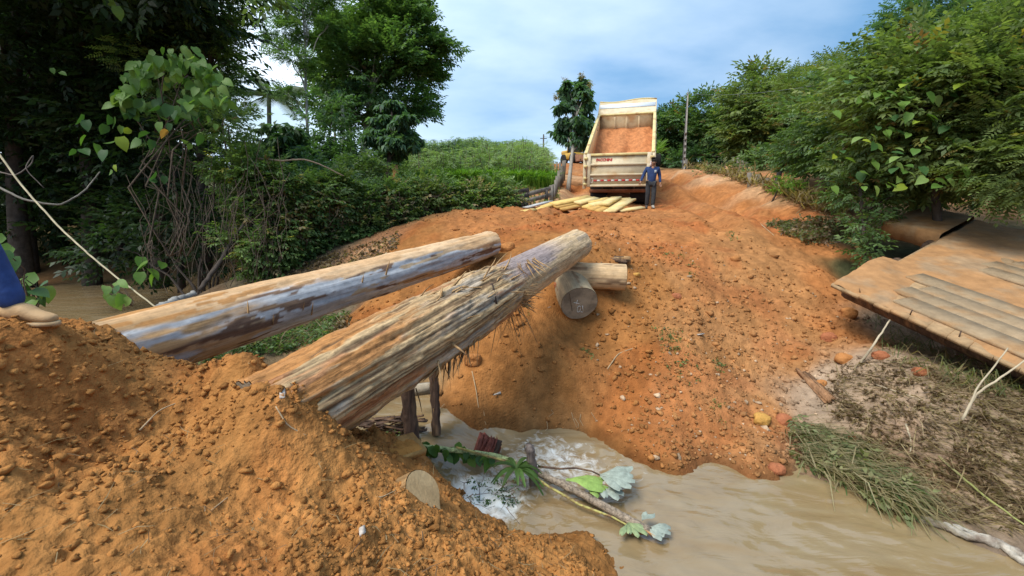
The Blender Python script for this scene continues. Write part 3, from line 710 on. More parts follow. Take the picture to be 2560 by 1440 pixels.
# --- old bridge posts
def post(name, a, b, r, label, mat=DARKPOST, n=9, splinters=5, cat='post', group=None):
    a, b = np.asarray(a, float), np.asarray(b, float)
    root = empty(name, a, label, cat, group)
    m = 16; V = []; sd, u, d = basis(b - a); tops = RNG.uniform(-.05, .02, n)
    for i in range(m):
        f = i / (m - 1); c = a + (b - a) * f
        for k in range(n):
            t = 2 * math.pi * k / n
            rr_ = r * (1 + .22 * math.sin(k * 2.4 + 1) + .12 * RNG.normal() - .12 * f)
            V.append(c + rr_ * (math.cos(t) * sd + math.sin(t) * u) + d * (tops[k] if i == m - 1 else 0))
    Fc = [(i * n + k, i * n + (k + 1) % n, (i + 1) * n + (k + 1) % n, (i + 1) * n + k) for i in range(m - 1) for k in range(n)] + [tuple((m - 1) * n + k for k in range(n))]
    mk('shaft', V, Fc, mat, root)
    sp = []
    for k in range(splinters):
        t = RNG.uniform(0, 6.3); sp.append((a + (b - a) * RNG.uniform(.2, .95) + r * (math.cos(t) * sd + math.sin(t) * u), d * RNG.choice([-1, 1]) + RNG.normal(0, .12, 3), RNG.uniform(.1, .3), RNG.uniform(.008, .02)))
    strips(root, 'splinter', sp, FIBRE if mat is DARKPOST else mat, .2)
    return root
post('bridge_post', at(1042, 1215, 4.5), at(1014, 915, 4.5), .082, 'thick dark wet post under the shaggy log, nearest the orange bank')
post('bridge_post', at(1092, 1085, 5.05), at(1082, 870, 5.0), .055, 'thinner black post with hanging fibres behind the thick one under the shaggy log', splinters=14)
p3 = atz(1341, 1242, -3.25); p3[2] = -3.35
post('bridge_post', p3, at(1325, 1116, 4.6), .055, 'short grey broken post standing in the stream behind the fallen stem', M('grey_post_wood', (.16, .13, .115), var=.5, scale=20, bump=.8, stretch=(1, 1, .15)))
st = empty('rotten_stump', at(1215, 1145, 5.0), 'crumbling red rotten wood block at the water under the clay bank', 'stump')
REDW = M('red_rotten_wood', (.25, .075, .05), var=.5, scale=14, bump=.8, stretch=(1, .4, 1), col2=(.5, .42, .38), mix=.12)
for k in range(8):
    a = at(1184 + 7 * k, 1156 - 1.5 * k, 4.98 + .02 * k); b_ = at(1208 + 6 * k, 1096 + RNG.uniform(-9, 12), 5.12 + .02 * k)
    MB().beam(a, b_, .04, .16, jit=.020).build('splinter', REDW if k < 7 else DARKPOST, st)
tag(MB().beam(at(1030, 975, 5.3), at(1088, 968, 5.3), .05, .14, jit=.006).build('board', M('pale_board', (.38, .33, .25), var=.3)), 'pale flat board end in the clay between the two dark posts', 'board')

# --- collapsed bridge deck
Ad, Bd, Ed = at(2078, 712, 7.0), at(2520, 912, 4.9), at(2335, 580, 8.9)
e1 = (Bd - Ad) / np.linalg.norm(Bd - Ad); AE = Ed - Ad; LE = np.linalg.norm(AE); e2 = AE / LE
en = np.cross(e2, e1); en = en / np.linalg.norm(en); en = en if en[2] > 0 else -en
deck = empty('bridge_deck', Ad + np.array([0, 0, -.5]), 'collapsed wooden bridge deck caked with orange soil, tilted against the right bank', 'bridge deck')
BOARD = M('deck_board', (.34, .225, .12), rough=.85, var=.25, scale=8, bump=.3, stretch=(1, 1, 1), col2=(.36, .21, .10), mix=.4)
RUN = M('runner_plank', (.33, .235, .14), rough=.85, var=.2, scale=7, bump=.3, bscale=30, col2=(.34, .20, .095), mix=.45)
DSOIL = M('deck_soil', (.345, .18, .075), rough=.95, var=.22, scale=5, bump=.5, bscale=30, col2=(.31, .20, .11), mix=.45)
def dp(s, t, h): return Ad + e1 * s + e2 * t + en * h
sstepw = .245; skew = abs(np.dot(e1, np.cross(e2, en)))
for k in range(26):
    s0 = .12 + k * sstepw
    t0_, t1_, hw = RNG.uniform(-.018, .012), (LE + 1.5 if k else LE * .42) + RNG.uniform(-.05, .05), sstepw * .487; hj = RNG.normal(0, .003)
    V = [dp(s0 + ss_ * hw, tt_ + RNG.normal(0, .004), hj + hh_) for tt_ in (t0_, t1_) for (ss_, hh_) in ((-1, -.025), (1, -.025), (1, .025), (-1, .025))]
    MB().add(V, [(3, 2, 1, 0), (4, 5, 6, 7), (0, 1, 5, 4), (1, 2, 6, 5), (2, 3, 7, 6), (3, 0, 4, 7)]).build('cross_board', BOARD, deck)
for (t0, s0, s1) in ((.42, .95, 6.3), (.765, .80, 6.3), (1.11, 1.0, 6.3), (1.45, .70, 6.3), (2.75, 1.3, 6.3), (3.09, 1.25, 6.3), (3.43, 1.5, 6.3)):
    MB().beam(dp(s0, t0, .040), dp(s1, t0 + .05, .040), .341, .05, up=en + RNG.normal(0, .008, 3)).build('runner_plank', RUN, deck)
for t0 in (.55, 2.2, 3.7, 5.2):
    MB().tube([dp(s, t0, -.20) for s in np.linspace(.1, 6.3, 8)], .17, 10).build('girder', DARKPOST, deck)
# soil lying on it
ns, ntt = 130, 110
Sg, Tg = np.meshgrid(np.linspace(.02, 6.2, ns), np.linspace(.02, LE + 1.45, ntt), indexing='ij')
hg = .056 + .020 * fbm2(Sg.ravel() * 1.6, Tg.ravel() * 1.6, 4, 201).reshape(Sg.shape) + .006 * fbm2(Sg.ravel() * 12, Tg.ravel() * 12, 3, 202).reshape(Sg.shape)
for (a, b_, s_) in ((.25, 1.62, .85), (2.6, 3.62, 1.35)):     # scraped off the planks
    hg -= .05 * sstep(a - .12, a + .05, Tg + .05 * fbm2(Sg.ravel() * 1.5, Tg.ravel() * 2, 3, 204).reshape(Sg.shape)) * sstep(b_ + .15, b_ - .05, Tg + .12 * fbm2(Sg.ravel() * 1.1, Tg.ravel() * 3, 3, 203).reshape(Sg.shape)) * sstep(s_ - .15, s_ + .1, Sg)
hg -= .050 * sstep(.16, .02, Tg + .12 * fbm2(Sg.ravel() * 2.2, Tg.ravel() * 2, 3, 205).reshape(Sg.shape) * 1.0)
hg += .10 * np.exp(-((Sg - .15) / .25) ** 2 - ((Tg - 1.2) / .45) ** 2)
keepc = ~((Sg < .3) & (Tg > LE * .42))
V = Ad + Sg[..., None] * e1 + Tg[..., None] * e2 + hg[..., None] * en
qq = [(i * ntt + j, i * ntt + j + 1, (i + 1) * ntt + j + 1, (i + 1) * ntt + j) for i in range(ns - 1) for j in range(ntt - 1) if keepc[i, j]]
mk('soil_cover', V.reshape(-1, 3), qq, DSOIL, deck, smooth=True)
a, b_ = dp(-.85, LE + .62, -.02), dp(.22, LE + .62, .0)
m_ = 12; prof = [(-.92, -.26), (.92, -.26), (.94, .06), (.88, .10), (-.90, .10), (-.95, .06)]; V = []
for i in range(m_):
    jag_ = RNG.normal(0, .006)
    for (pq, ph) in prof:
        V.append(a + (b_ - a) * i / (m_ - 1) + e2 * (pq * (1.0 + .03 * math.sin(i * .9)) + jag_) + en * ph + RNG.normal(0, .004, 3) + (e1 * .10 * pq if i == 0 else 0))
n_ = 6
mk('end_slab', V, [(i * n_ + k, i * n_ + (k + 1) % n_, (i + 1) * n_ + (k + 1) % n_, (i + 1) * n_ + k) for i in range(m_ - 1) for k in range(n_)] + [(5, 4, 3, 2, 1, 0)], DSOIL, deck)
for s_ in np.linspace(.5, 4.5, 7):
    p = dp(s_ + RNG.uniform(-.1, .1), .09, .03); MB().tube([p, p + en * .07 + RNG.normal(0, .02, 3)], .008, 5).build('spike', DARKPOST, deck)
# ------------------------------------------------------------------ dump truck (built in its own axes: x right, y forward, z up)
CREAM = M('cream_paint', (.60, .50, .33), rough=.55, var=.12, scale=5, bump=.1, col2=(.50, .31, .14), mix=.22, spec=.4)
CREAM2 = M('yellowed_rail_paint', (.66, .53, .24), rough=.5, var=.15, scale=8, bump=.05, col2=(.42, .24, .10), mix=.25)
BEDIN = M('dusty_bed_steel', (.56, .31, .14), rough=.8, var=.2, scale=4, bump=.2, col2=(.42, .30, .22), mix=.2)
WALLIN = M('dusty_front_wall', (.55, .42, .25), rough=.7, var=.15, scale=5, bump=.1, col2=(.42, .24, .11), mix=.3)
STEEL = M('dirty_chassis', (.05, .042, .038), rough=.7, var=.4, scale=9, bump=.2, col2=(.16, .075, .035), mix=.3)
RUSTBAR = M('muddy_bar', (.22, .095, .05), rough=.8, var=.3, scale=9, bump=.2)
RUBBER = M('rubber', (.022, .021, .02), rough=.85, var=.3, scale=14, bump=.2)
WHITEP = M('white_paint', (.72, .76, .80), rough=.3, var=.06, scale=4, bump=0, spec=.5)
BLUEP = M('blue_paint', (.06, .13, .33), rough=.35, var=.1, bump=0, spec=.5)
REDT = M('red_tape', (.50, .03, .03), rough=.4, var=.1, bump=0); WHITET = M('white_tape', (.62, .60, .56), rough=.4, var=.1, bump=0)
GLASS = M('dark_glass', (.05, .09, .11), rough=.08, var=.1, bump=0, spec=.8)
tp = at(1543, 517, 17.35); tp[2] = H(tp[0], tp[1]) + .02
truck = empty('dump_truck', tp, 'cream dump truck with its bed tipped up and red earth inside, seen from behind', 'truck', world=False, rz=rad(-17))
TH = rad(27); ct, st_ = math.cos(TH), math.sin(TH)
HZ = .85
def bl(x, y, z): return np.array([x, y * ct - z * st_ + .02, y * st_ + z * ct + HZ])     # bed axes -> truck axes
RB = np.array([[1, 0, 0], [0, ct, -st_], [0, st_, ct]])
W_, L_, H_ = 1.22, 4.7, 1.18
bed = MB()
bed.box(bl(0, L_ / 2, -.04), (2 * W_, L_, .08), RB)
bed_o = bed.build('bed_floor', BEDIN, truck)
for sx in (-1, 1):
    sw = MB().box(bl(sx * (W_ + .03), L_ / 2, H_ / 2), (.06, L_, H_), RB).build('side_wall', CREAM, truck)
    mk_ = MB().box(bl(sx * (W_ - .003), L_ / 2, H_ / 2 - .05), (.012, L_ - .1, H_ - .1), RB).build('wall_lining', BEDIN, sw)
    MB().box(bl(sx * (W_ + .04), L_ / 2, H_ + .05), (.13, L_ + .06, .10), RB, bev=.015).build('top_rail', CREAM2, truck)
    for k in range(6): MB().box(bl(sx * (W_ + .10), .3 + k * .82, H_ / 2), (.08, .12, H_), RB).build('rib', CREAM, sw)
    MB().box(bl(sx * (W_ + .05), .03, H_ / 2), (.16, .12, H_ + .1), RB).build('corner_post', CREAM, truck)
fw = MB().box(bl(0, L_ + .03, H_ / 2), (2 * W_ + .1, .06, H_), RB).build('front_wall', WALLIN, truck)
MB().box(bl(0, L_ + .0, H_ + .06), (2 * W_ + .16, .12, .08), RB, bev=.01).build('front_rail', CREAM2, truck)
for x in (-.52, .02, .58): MB().box(bl(x, L_ - .03, H_ / 2), (.10, .07, H_ - .04), RB).build('rib', WALLIN, fw)
# cab shield: sloping panel carried on from the front wall
ph = rad(17)
n_ = 13; V = []
for i in range(4):
    for j in range(n_):
        s_ = i / 3 * .98; x = (j / (n_ - 1) * 2 - 1) * (W_ + .10)
        V.append(bl(x, L_ + .06 + s_ * math.cos(ph), H_ + .10 + s_ * math.sin(ph) + (-.05 * math.sin(j * .52) if i == 3 else 0)))
V = np.array(V); nn_ = np.array([0, -math.sin(TH + ph), math.cos(TH + ph)]) * .03
V2 = np.concatenate([V, V - nn_]); N_ = len(V)
Fc = [(i * n_ + j, i * n_ + j + 1, (i + 1) * n_ + j + 1, (i + 1) * n_ + j) for i in range(3) for j in range(n_ - 1)]
Fc += [tuple(N_ + q for q in f[::-1]) for f in Fc] + [(3 * n_ + j, 3 * n_ + j + 1, N_ + 3 * n_ + j + 1, N_ + 3 * n_ + j) for j in range(n_ - 1)]
for e in (0, n_ - 1): Fc += [(i * n_ + e, (i + 1) * n_ + e, N_ + (i + 1) * n_ + e, N_ + i * n_ + e) for i in range(3)]
shd = mk('cab_shield', V2, Fc, CREAM, truck)
MB().tube([V[3 * n_ + j] for j in range(n_)], .035, 6).build('shield_lip', CREAM2, shd)
MB().box(bl(0, L_ + .06 + .55 * math.cos(ph), H_ + .115 + .55 * math.sin(ph)), (2 * W_ + .1, .30, .015), np.array([[1, 0, 0], [0, math.cos(TH + ph), -math.sin(TH + ph)], [0, math.sin(TH + ph), math.cos(TH + ph)]])).build('shield_panel', WHITEP, shd)
# load left in the bed
n1, n2_ = 40, 40; V = []
for i in range(n1):
    for j in range(n2_):
        x = (j / (n2_ - 1) * 2 - 1) * (W_ - .01); y = i / (n1 - 1) * L_
        e = y / L_ - .58 - .10 * math.sin(x * 2.2 + .5) - .05 * math.sin(x * 6)
        hgt = .025 + max(0, e) * (1.3 + .35 * math.sin(x * 3.1)) + (.10 if e > 0 else 0) * (1 if x > -.95 else .4)
        hgt += .05 * float(vn2(np.array([x * 3.]), np.array([y * 3.]), 3)[0]) * (1 if e > 0 else .3)
        V.append(bl(x, y, max(.006, min(hgt, .62))))
mk('earth_load', V, [(i * n2_ + j, i * n2_ + j + 1, (i + 1) * n2_ + j + 1, (i + 1) * n2_ + j) for i in range(n1 - 1) for j in range(n2_ - 1)], M('red_earth', (.46, .19, .075), rough=.95, var=.3, scale=7, bump=.6, bscale=25), truck, smooth=True)
# tailgate hanging upright
ty, tz0, tz1 = bl(0, 0, H_)[1] - .06, bl(0, 0, H_)[2] - 1.23, bl(0, 0, H_)[2] + .02
tg = MB().box((0, ty, (tz0 + tz1) / 2), (2 * W_ - .02, .05, tz1 - tz0)).build('tailgate', CREAM, truck)
hh = tz1 - tz0
for f, hgt in ((.03, .08), (.36, .075), (.67, .075), (.965, .09)):
    MB().box((0, ty - .05, tz0 + f * hh), (2 * W_ - .26, .06, hgt), bev=.01).build('cross_rib', CREAM2 if f > .9 else CREAM, tg)
for sx in (-1, 1):
    MB().box((sx * (W_ - .09), ty - .05, tz0 + hh * .5), (.16, .07, hh), bev=.012).build('frame_upright', CREAM, tg)
    MB().box((sx * (W_ + .07), ty + .03, tz0 + hh * .46), (.12, .14, hh * 1.04), bev=.012).build('hinge_post', CREAM, tg)
    for f in (.08, .26, .62, .86):
        MB().box((sx * (W_ + .02), ty - .09, tz0 + f * hh), (.15, .08, .09), bev=.015).build('hinge', CREAM2, tg)
    MB().tube([(sx * (W_ - .02), ty - .12, tz0 + .08 * hh), (sx * (W_ - .02), ty - .12, tz0 + .62 * hh)], .018, 6).build('latch_rod', RUSTBAR, tg)
for k in range(14):
    MB().box((-.92 + k * .135 + .06, ty - .030, tz0 + .185 * hh), (.125, .008, .055)).build('reflective_tape', REDT if k % 2 == 0 else WHITET, tg)
MB().tube([(-1.0 + .05 * math.cos(t), ty - .034, tz0 + .19 * hh + .09 * math.sin(t)) for t in np.linspace(0, 6.28, 16)], .012, 5).build('chain_ring', WHITET, tg)
def text(body, size, mat, parent, loc, rot=(math.pi / 2, 0, 0), shear=0.0, ext=.004, bold=.006):
    cu = bpy.data.curves.new('text', 'FONT'); cu.body = body; cu.size = size; cu.extrude = ext; cu.offset = bold; cu.shear = shear; cu.resolution_u = 3
    ob = bpy.data.objects.new('text', cu); C.objects.link(ob)
    bpy.context.view_layer.update()
    me = bpy.data.meshes.new_from_object(ob.evaluated_get(bpy.context.evaluated_depsgraph_get()))
    bpy.data.objects.remove(ob)
    V = np.zeros(len(me.vertices) * 3); me.vertices.foreach_get('co', V); V = V.reshape(-1, 3)
    Fc = [tuple(p.vertices) for p in me.polygons]; bpy.data.meshes.remove(me)
    Rm = np.array(Euler(rot).to_matrix()); return mk('lettering', V @ Rm.T + np.asarray(loc), Fc, mat, parent)
text('FACCHINI', .135, REDT, tg, (-.86, ty - .030, tz0 + .775 * hh), shear=.15)
# chassis, bumper, flaps, wheels
for sx in (-.42, .42): MB().box((sx, 3.4, .82), (.12, 7.2, .22)).build('chassis_rail', STEEL, truck)
MB().box((0, -.02, .52), (2.28, .16, .13), bev=.02).build('bumper_bar', RUSTBAR, truck)
MB().box((0, .10, .66), (2.24, .10, .18)).build('rear_crossmember', STEEL, truck)
for sx in (-1, 1):
    MB().box((sx * .80, .22, .34), (.66, .02, .50)).build('mud_flap', RUBBER, truck)
    MB().box((sx * .62, .02, .62), (.06, .10, .20)).build('bumper_bracket', STEEL, truck)
def wheel(x, y, wdt, r=.52):
    root = MB().lathe([(r * .6, -wdt / 2), (r * .95, -wdt / 2), (r, -wdt / 2 + .04), (r, wdt / 2 - .04), (r * .95, wdt / 2), (r * .6, wdt / 2)], (x, y, r - .03), (1, 0, 0), 26).build('tyre', RUBBER, truck)
    MB().lathe([(.1, -wdt / 2 - .005), (r * .58, -wdt / 2 + .02), (r * .6, wdt / 2 - .02), (.1, wdt / 2 + .005)], (x, y, r - .03), (1, 0, 0), 18).build('rim', RUSTBAR, root)
for y in (.85, 2.15):
    for sx in (-1, 1): wheel(sx * .86, y, .58)
for sx in (-1, 1): wheel(sx * 1.0, 5.9, .32)
MB().tube([(0, 2.3, .95), bl(0, 3.3, -.08)], .09, 10).build('lift_ram', STEEL, truck)
bm_ = bmesh.new()
def prism(prof, x0, x1):   # side profile (y,z) pulled across x
    n = len(prof); V = [(x0, y, z) for y, z in prof] + [(x1, y, z) for y, z in prof]
    return V, [tuple(range(n)), tuple(range(2 * n - 1, n - 1, -1))] + [(i, n + i, n + (i + 1) % n, (i + 1) % n) for i in range(n)]
V, Fc = prism([(5.0, .75), (5.0, 2.95), (5.35, 3.1), (6.6, 3.05), (7.05, 2.0), (7.15, .75)], -1.27, 1.27)
cab_o = mk('cab', V, Fc, WHITEP, truck); bm_.free()
for sx in (-1, 1):
    MB().box((sx * 1.275, 6.2, 2.35), (.02, .95, .72)).build('door_window', GLASS, cab_o)
    MB().box((sx * 1.28, 5.35, 1.9), (.02, .28, 1.9)).build('blue_stripe', BLUEP, cab_o)
    MB().box((sx * 1.62, 6.85, 2.25), (.24, .10, .62), bev=.03).build('mirror', RUBBER, cab_o)
    MB().tube([(sx * 1.27, 6.8, 2.6), (sx * 1.62, 6.85, 2.6)], .02, 5).build('mirror_arm', RUBBER, cab_o)
MB().box((0, 4.995, 2.3), (1.6, .02, .5)).build('rear_window', GLASS, cab_o)

# ------------------------------------------------------------------ loader on the crest
YEL = M('loader_yellow', (.50, .30, .05), rough=.5, var=.2, scale=4, bump=.05, col2=(.40, .22, .08), mix=.3)
lp = at(1452, 424, 43); lp[2] = H(lp[0], lp[1])
ld = empty('wheel_loader', lp, 'yellow wheel loader with a cab and brown bucket on the road crest', 'loader', world=False, rz=rad(25)); ld.scale = (.8, .8, .8)
MB().box((-.2, 1.5, .95), (1.9, 2.6, .8), bev=.1).build('body', YEL, ld)
MB().box((-.2, 2.6, 1.5), (1.6, 1.3, .5), bev=.1).build('engine_hood', YEL, ld)
cb = MB().box((-.3, 1.0, 2.75), (1.5, 1.4, .1), bev=.03).build('cab_roof', WHITEP, ld)
for x in (-.98, .38):
    for y in (.35, 1.65): MB().box((x, y, 2.05), (.09, .09, 1.35)).build('cab_pillar', YEL, ld)
MB().box((-.3, 1.0, 2.05), (1.28, 1.22, 1.3)).build('cab_glass', GLASS, ld)
V, Fc = prism([(-1.6, .15), (-.7, .1), (-.6, .9), (-.75, 1.0), (-.9, .3), (-1.6, .25)], -1.3, 1.5)
mk('bucket', V, Fc, M('brown_bucket', (.22, .10, .055), var=.3), ld)
for x in (-.7, .6): MB().beam((x, .4, 1.2), (x, -.9, .45), .14, .2).build('lift_arm', YEL, ld)
for x in (-1.05, .75):
    for y in (.2, 2.3): MB().lathe([(.4, -.2), (.62, -.22), (.66, -.1), (.66, .1), (.62, .22), (.4, .2)], (x, y, .62), (1, 0, 0), 18).build('tyre', RUBBER, ld)

# ------------------------------------------------------------------ people
def skin(name, J, E, mat, parent, root='pelvis', sub=2, loc=(0, 0, 0)):
    names = list(J); idx = {k: i for i, k in enumerate(names)}
    me = bpy.data.meshes.new(name); me.from_pydata([J[k][0] for k in names], [(idx[a], idx[b]) for a, b in E], [])
    ob = bpy.data.objects.new(name, me); C.objects.link(ob)
    md = ob.modifiers.new('skin', 'SKIN'); md.use_smooth_shade = True
    ss = ob.modifiers.new('sub', 'SUBSURF'); ss.levels = sub; ss.render_levels = sub
    for i, k in enumerate(names):
        r = J[k][1]; sv = me.skin_vertices[0].data[i]; sv.radius = r if isinstance(r, tuple) else (r, r); sv.use_root = (k == root)
    bpy.context.view_layer.update()
    m2 = bpy.data.meshes.new_from_object(ob.evaluated_get(bpy.context.evaluated_depsgraph_get()))
    bpy.data.objects.remove(ob); m2.name = name; m2.materials.clear(); m2.materials.append(mat)
    for p in m2.polygons: p.use_smooth = True
    o = bpy.data.objects.new(name, m2); C.objects.link(o); o.parent = parent; OFF[o.name] = np.zeros(3)
    return o
SKINM = M('skin', (.36, .19, .115), rough=.55, var=.1, bump=0); HAIR = M('dark_hair', (.02, .016, .013), rough=.7, var=.3, bump=.3)
BLUESH = M('blue_shirt', (.030, .055, .145), rough=.9, var=.18, scale=9, bump=.3, bscale=14); DTROU = M('dark_trousers', (.040, .042, .045), rough=.9, var=.3, scale=9, bump=.3, bscale=14)
JEANS = M('blue_jeans', (.03, .065, .20), rough=.9, var=.35, scale=7, bump=.5, bscale=16, col2=(.09, .16, .35), mix=.3)
LEATHER = M('tan_leather', (.44, .28, .14), rough=.7, var=.15, scale=9, bump=.2, col2=(.40, .24, .10), mix=.4); SHOE = M('dark_shoe', (.06, .05, .045), var=.3); GREYSH = M('grey_shoe', (.30, .27, .23), var=.2); TOWEL = M('white_towel', (.62, .52, .52), var=.15)
SOLE = M('boot_sole', (.42, .29, .16), rough=.9, var=.2, scale=12)
def figure(root, P, shirt, trousers, shoes, sleeve=1.0, hair=True):
    """P: joint positions in the figure's own axes, facing -y"""
    R_ = dict(pelvis=(.125, .105), spine=(.125, .10), chest=(.145, .105), neck=.052, headb=.062, head=(.078, .092), top=(.055, .065),
              sl=.062, el=.042, wl=.028, sr=.062, er=.042, wr=.028, hl=.085, kl=.056, al=.036, hr=.085, kr=.056, ar=.036, tl=.032, tr=.032, pl=(.036, .018), pr=(.036, .018))
    E = [('pelvis', 'spine'), ('spine', 'chest'), ('chest', 'neck'), ('neck', 'headb'), ('headb', 'head'), ('head', 'top'), ('chest', 'sl'), ('sl', 'el'), ('el', 'wl'), ('wl', 'pl'), ('chest', 'sr'), ('sr', 'er'), ('er', 'wr'), ('wr', 'pr'),
         ('pelvis', 'hl'), ('hl', 'kl'), ('kl', 'al'), ('al', 'tl'), ('pelvis', 'hr'), ('hr', 'kr'), ('kr', 'ar'), ('ar', 'tr')]
    skin('body', {k: (P[k], R_[k]) for k in P}, E, SKINM, root)
    sh = {k: P[k] for k in ('pelvis', 'spine', 'chest', 'neck', 'sl', 'el', 'wl', 'sr', 'er', 'wr')}
    rs = dict(pelvis=(.172, .142), spine=(.158, .13), chest=(.165, .122), neck=.066, sl=.078, el=.060, wl=.044, sr=.078, er=.060, wr=.044)
    sh['pelvis'] = (P['pelvis'][0], P['pelvis'][1], P['pelvis'][2] - .11); sh['neck'] = tuple(np.array(P['chest']) * .35 + np.array(P['neck']) * .65)
    for s_ in 'lr':
        sh['w' + s_] = tuple(np.array(P['e' + s_]) + (np.array(P['w' + s_]) - np.array(P['e' + s_])) * sleeve)
    skin('shirt', {k: (sh[k], rs[k]) for k in sh}, [e for e in E if e[0] in sh and e[1] in sh], shirt, root)
    tr = {k: P[k] for k in ('pelvis', 'hl', 'kl', 'al', 'hr', 'kr', 'ar')}
    rt = dict(pelvis=(.145, .118), hl=.112, kl=.085, al=.070, hr=.112, kr=.085, ar=.070)
    skin('trousers', {k: (tr[k], rt[k]) for k in tr}, [e for e in E if e[0] in tr and e[1] in tr], trousers, root)
    for s_, mt in (('l', shoes[0]), ('r', shoes[1])):
        a, t = np.array(P['a' + s_]), np.array(P['t' + s_]); d = t - a; d[2] = 0; d /= np.linalg.norm(d)
        J = {'pelvis': (tuple(a + np.array([0, 0, .05])), .056), 'm': (tuple(a - np.array([0, 0, .025])), .058), 'h': (tuple(a - d * .06 - np.array([0, 0, .04])), .042), 'c': (tuple(a + d * .10 + np.array([0, 0, -.035])), (.048, .040)), 't': (tuple(a + d * .19 + np.array([0, 0, -.052])), (.046, .030)), 'z': (tuple(a + d * .225 + np.array([0, 0, -.058])), (.028, .02))}
        so = skin('shoe', J, [('pelvis', 'm'), ('m', 'h'), ('m', 'c'), ('c', 't'), ('t', 'z')], mt, root)
        V = []; sd_ = np.array([-d[1], d[0], 0]); n = 18
        for zz in (-.095, -.070):
            for k in range(n):
                t_ = 2 * math.pi * k / n; xx, yy = math.cos(t_), math.sin(t_)
                V.append(a + d * (.075 + .168 * xx) + sd_ * (.05 if xx > 0 else .043) * yy + np.array([0, 0, zz]))
        mk('sole', V, [tuple(range(n))[::-1], tuple(range(n, 2 * n))] + [(k, (k + 1) % n, n + (k + 1) % n, n + k) for k in range(n)], SOLE if mt is LEATHER else RUBBER, so)
    for s_ in 'lr':
        wv, pv = np.array(P['w' + s_]), np.array(P['p' + s_]); d = pv - wv; d /= np.linalg.norm(d); sd_ = np.cross(d, [0, 1, 0]); sd_ /= np.linalg.norm(sd_); nrm = np.cross(sd_, d)
        for k, (off, ln) in enumerate(((-.027, .065), (-.009, .075), (.009, .072), (.026, .058))):
            b_ = pv + sd_ * off; MB().tube([b_ - d * .02, b_ + d * ln * .5 - nrm * .008, b_ + d * ln * .95 - nrm * .03], [.009, .0085, .006], 6).build('finger', SKINM, root, True)
        MB().tube([wv + d * .03, pv - d * .01 - nrm * .03 + sd_ * -.04, pv + d * .025 - nrm * .045 + sd_ * -.045], [.012, .011, .007], 6).build('thumb', SKINM, root, True)
    h = np.array(P['head']); f = np.array([0, -1, -.22]); f /= np.linalg.norm(f); up_ = np.array([0, -.2, 1]); sx = np.array([1, 0, 0])
    if hair:
        J = {'pelvis': (tuple(h + up_ * .058 - f * .022), (.074, .080)), 'b': (tuple(h - f * .055 + up_ * .0), (.066, .05)), 't': (tuple(np.array(P['top']) + up_ * .018 - f * .01), (.052, .058))}
        skin('hair', J, [('pelvis', 'b'), ('pelvis', 't')], HAIR, root)
    for q in (-1, 1):
        MB().lathe([(.004, -.004), (.012, 0), (.004, .006)], h + f * .082 + sx * q * .032 + up_ * .012, f, 8).build('eye', WHITET, root, True)
        MB().lathe([(.003, 0), (.006, .002), (.002, .005)], h + f * .088 + sx * q * .032 + up_ * .012, f, 8).build('pupil', HAIR, root, True)
        MB().tube([h + f * .084 + sx * q * .015 + up_ * .033, h + f * .080 + sx * q * .05 + up_ * .034], .006, 5).build('eyebrow', HAIR, root, True)
        MB().lathe([(.006, -.012), (.028, 0), (.01, .012)], h + sx * q * .085 - f * .01, sx * q, 10).build('ear', SKINM, root, True)
    MB().tube([h + f * .080 + up_ * .02, h + f * .105 - up_ * .02, h + f * .085 - up_ * .03], [.008, .015, .008], 7).build('nose', SKINM, root, True)
    MB().tube([h + f * .082 - up_ * .055 + sx * -.025, h + f * .09 - up_ * .053, h + f * .082 - up_ * .055 + sx * .025], .006, 5).build('mouth', M('lips', (.22, .09, .07), bump=0), root, True)
mp_ = at(1624, 521, 15.4); mp_[2] = H(mp_[0], mp_[1]) + .015
man = empty('person', mp_, 'man in blue long sleeved shirt and dark trousers walking beside the dump truck', 'person', world=False, rz=rad(-9))
P = dict(pelvis=(0, 0, .93), spine=(.0, -.01, 1.12), chest=(.01, 0, 1.33), neck=(.02, -.02, 1.48), headb=(.025, -.05, 1.535), head=(.03, -.075, 1.61), top=(.03, -.085, 1.665),
         sl=(-.185, 0, 1.405), el=(-.29, .03, 1.16), wl=(-.37, -.05, .95), pl=(-.395, -.085, .88), sr=(.205, 0, 1.40), er=(.285, .05, 1.14), wr=(.30, -.04, .90), pr=(.315, -.065, .82),
         hl=(-.095, 0, .89), kl=(-.10, -.02, .49), al=(-.105, .05, .098), tl=(-.13, -.10, .03), hr=(.095, 0, .89), kr=(.10, -.06, .49), ar=(.085, -.08, .098), tr=(.10, -.23, .03))
figure(man, P, BLUESH, DTROU, (SHOE, GREYSH), .98)
J = {'pelvis': ((-.05, -.05, 1.58), (.03, .05)), 'a': ((-.07, -.08, 1.50), (.03, .05)), 'b': ((-.055, -.01, 1.64), (.03, .05)), 'c': ((-.03, .05, 1.50), (.05, .03))}
skin('towel', J, [('pelvis', 'a'), ('pelvis', 'b'), ('a', 'c')], TOWEL, man)
MB().box((.10, -.128, 1.30), (.07, .012, .09), bev=.004).build('chest_badge', M('pale_badge', (.42, .46, .48), var=.35, scale=60), man)
skin('beard', {'pelvis': ((.03, -.130, 1.535), (.026, .016)), 'a': ((-.012, -.115, 1.555), .011), 'b': ((.072, -.115, 1.555), .011)}, [('pelvis', 'a'), ('pelvis', 'b')], HAIR, man)

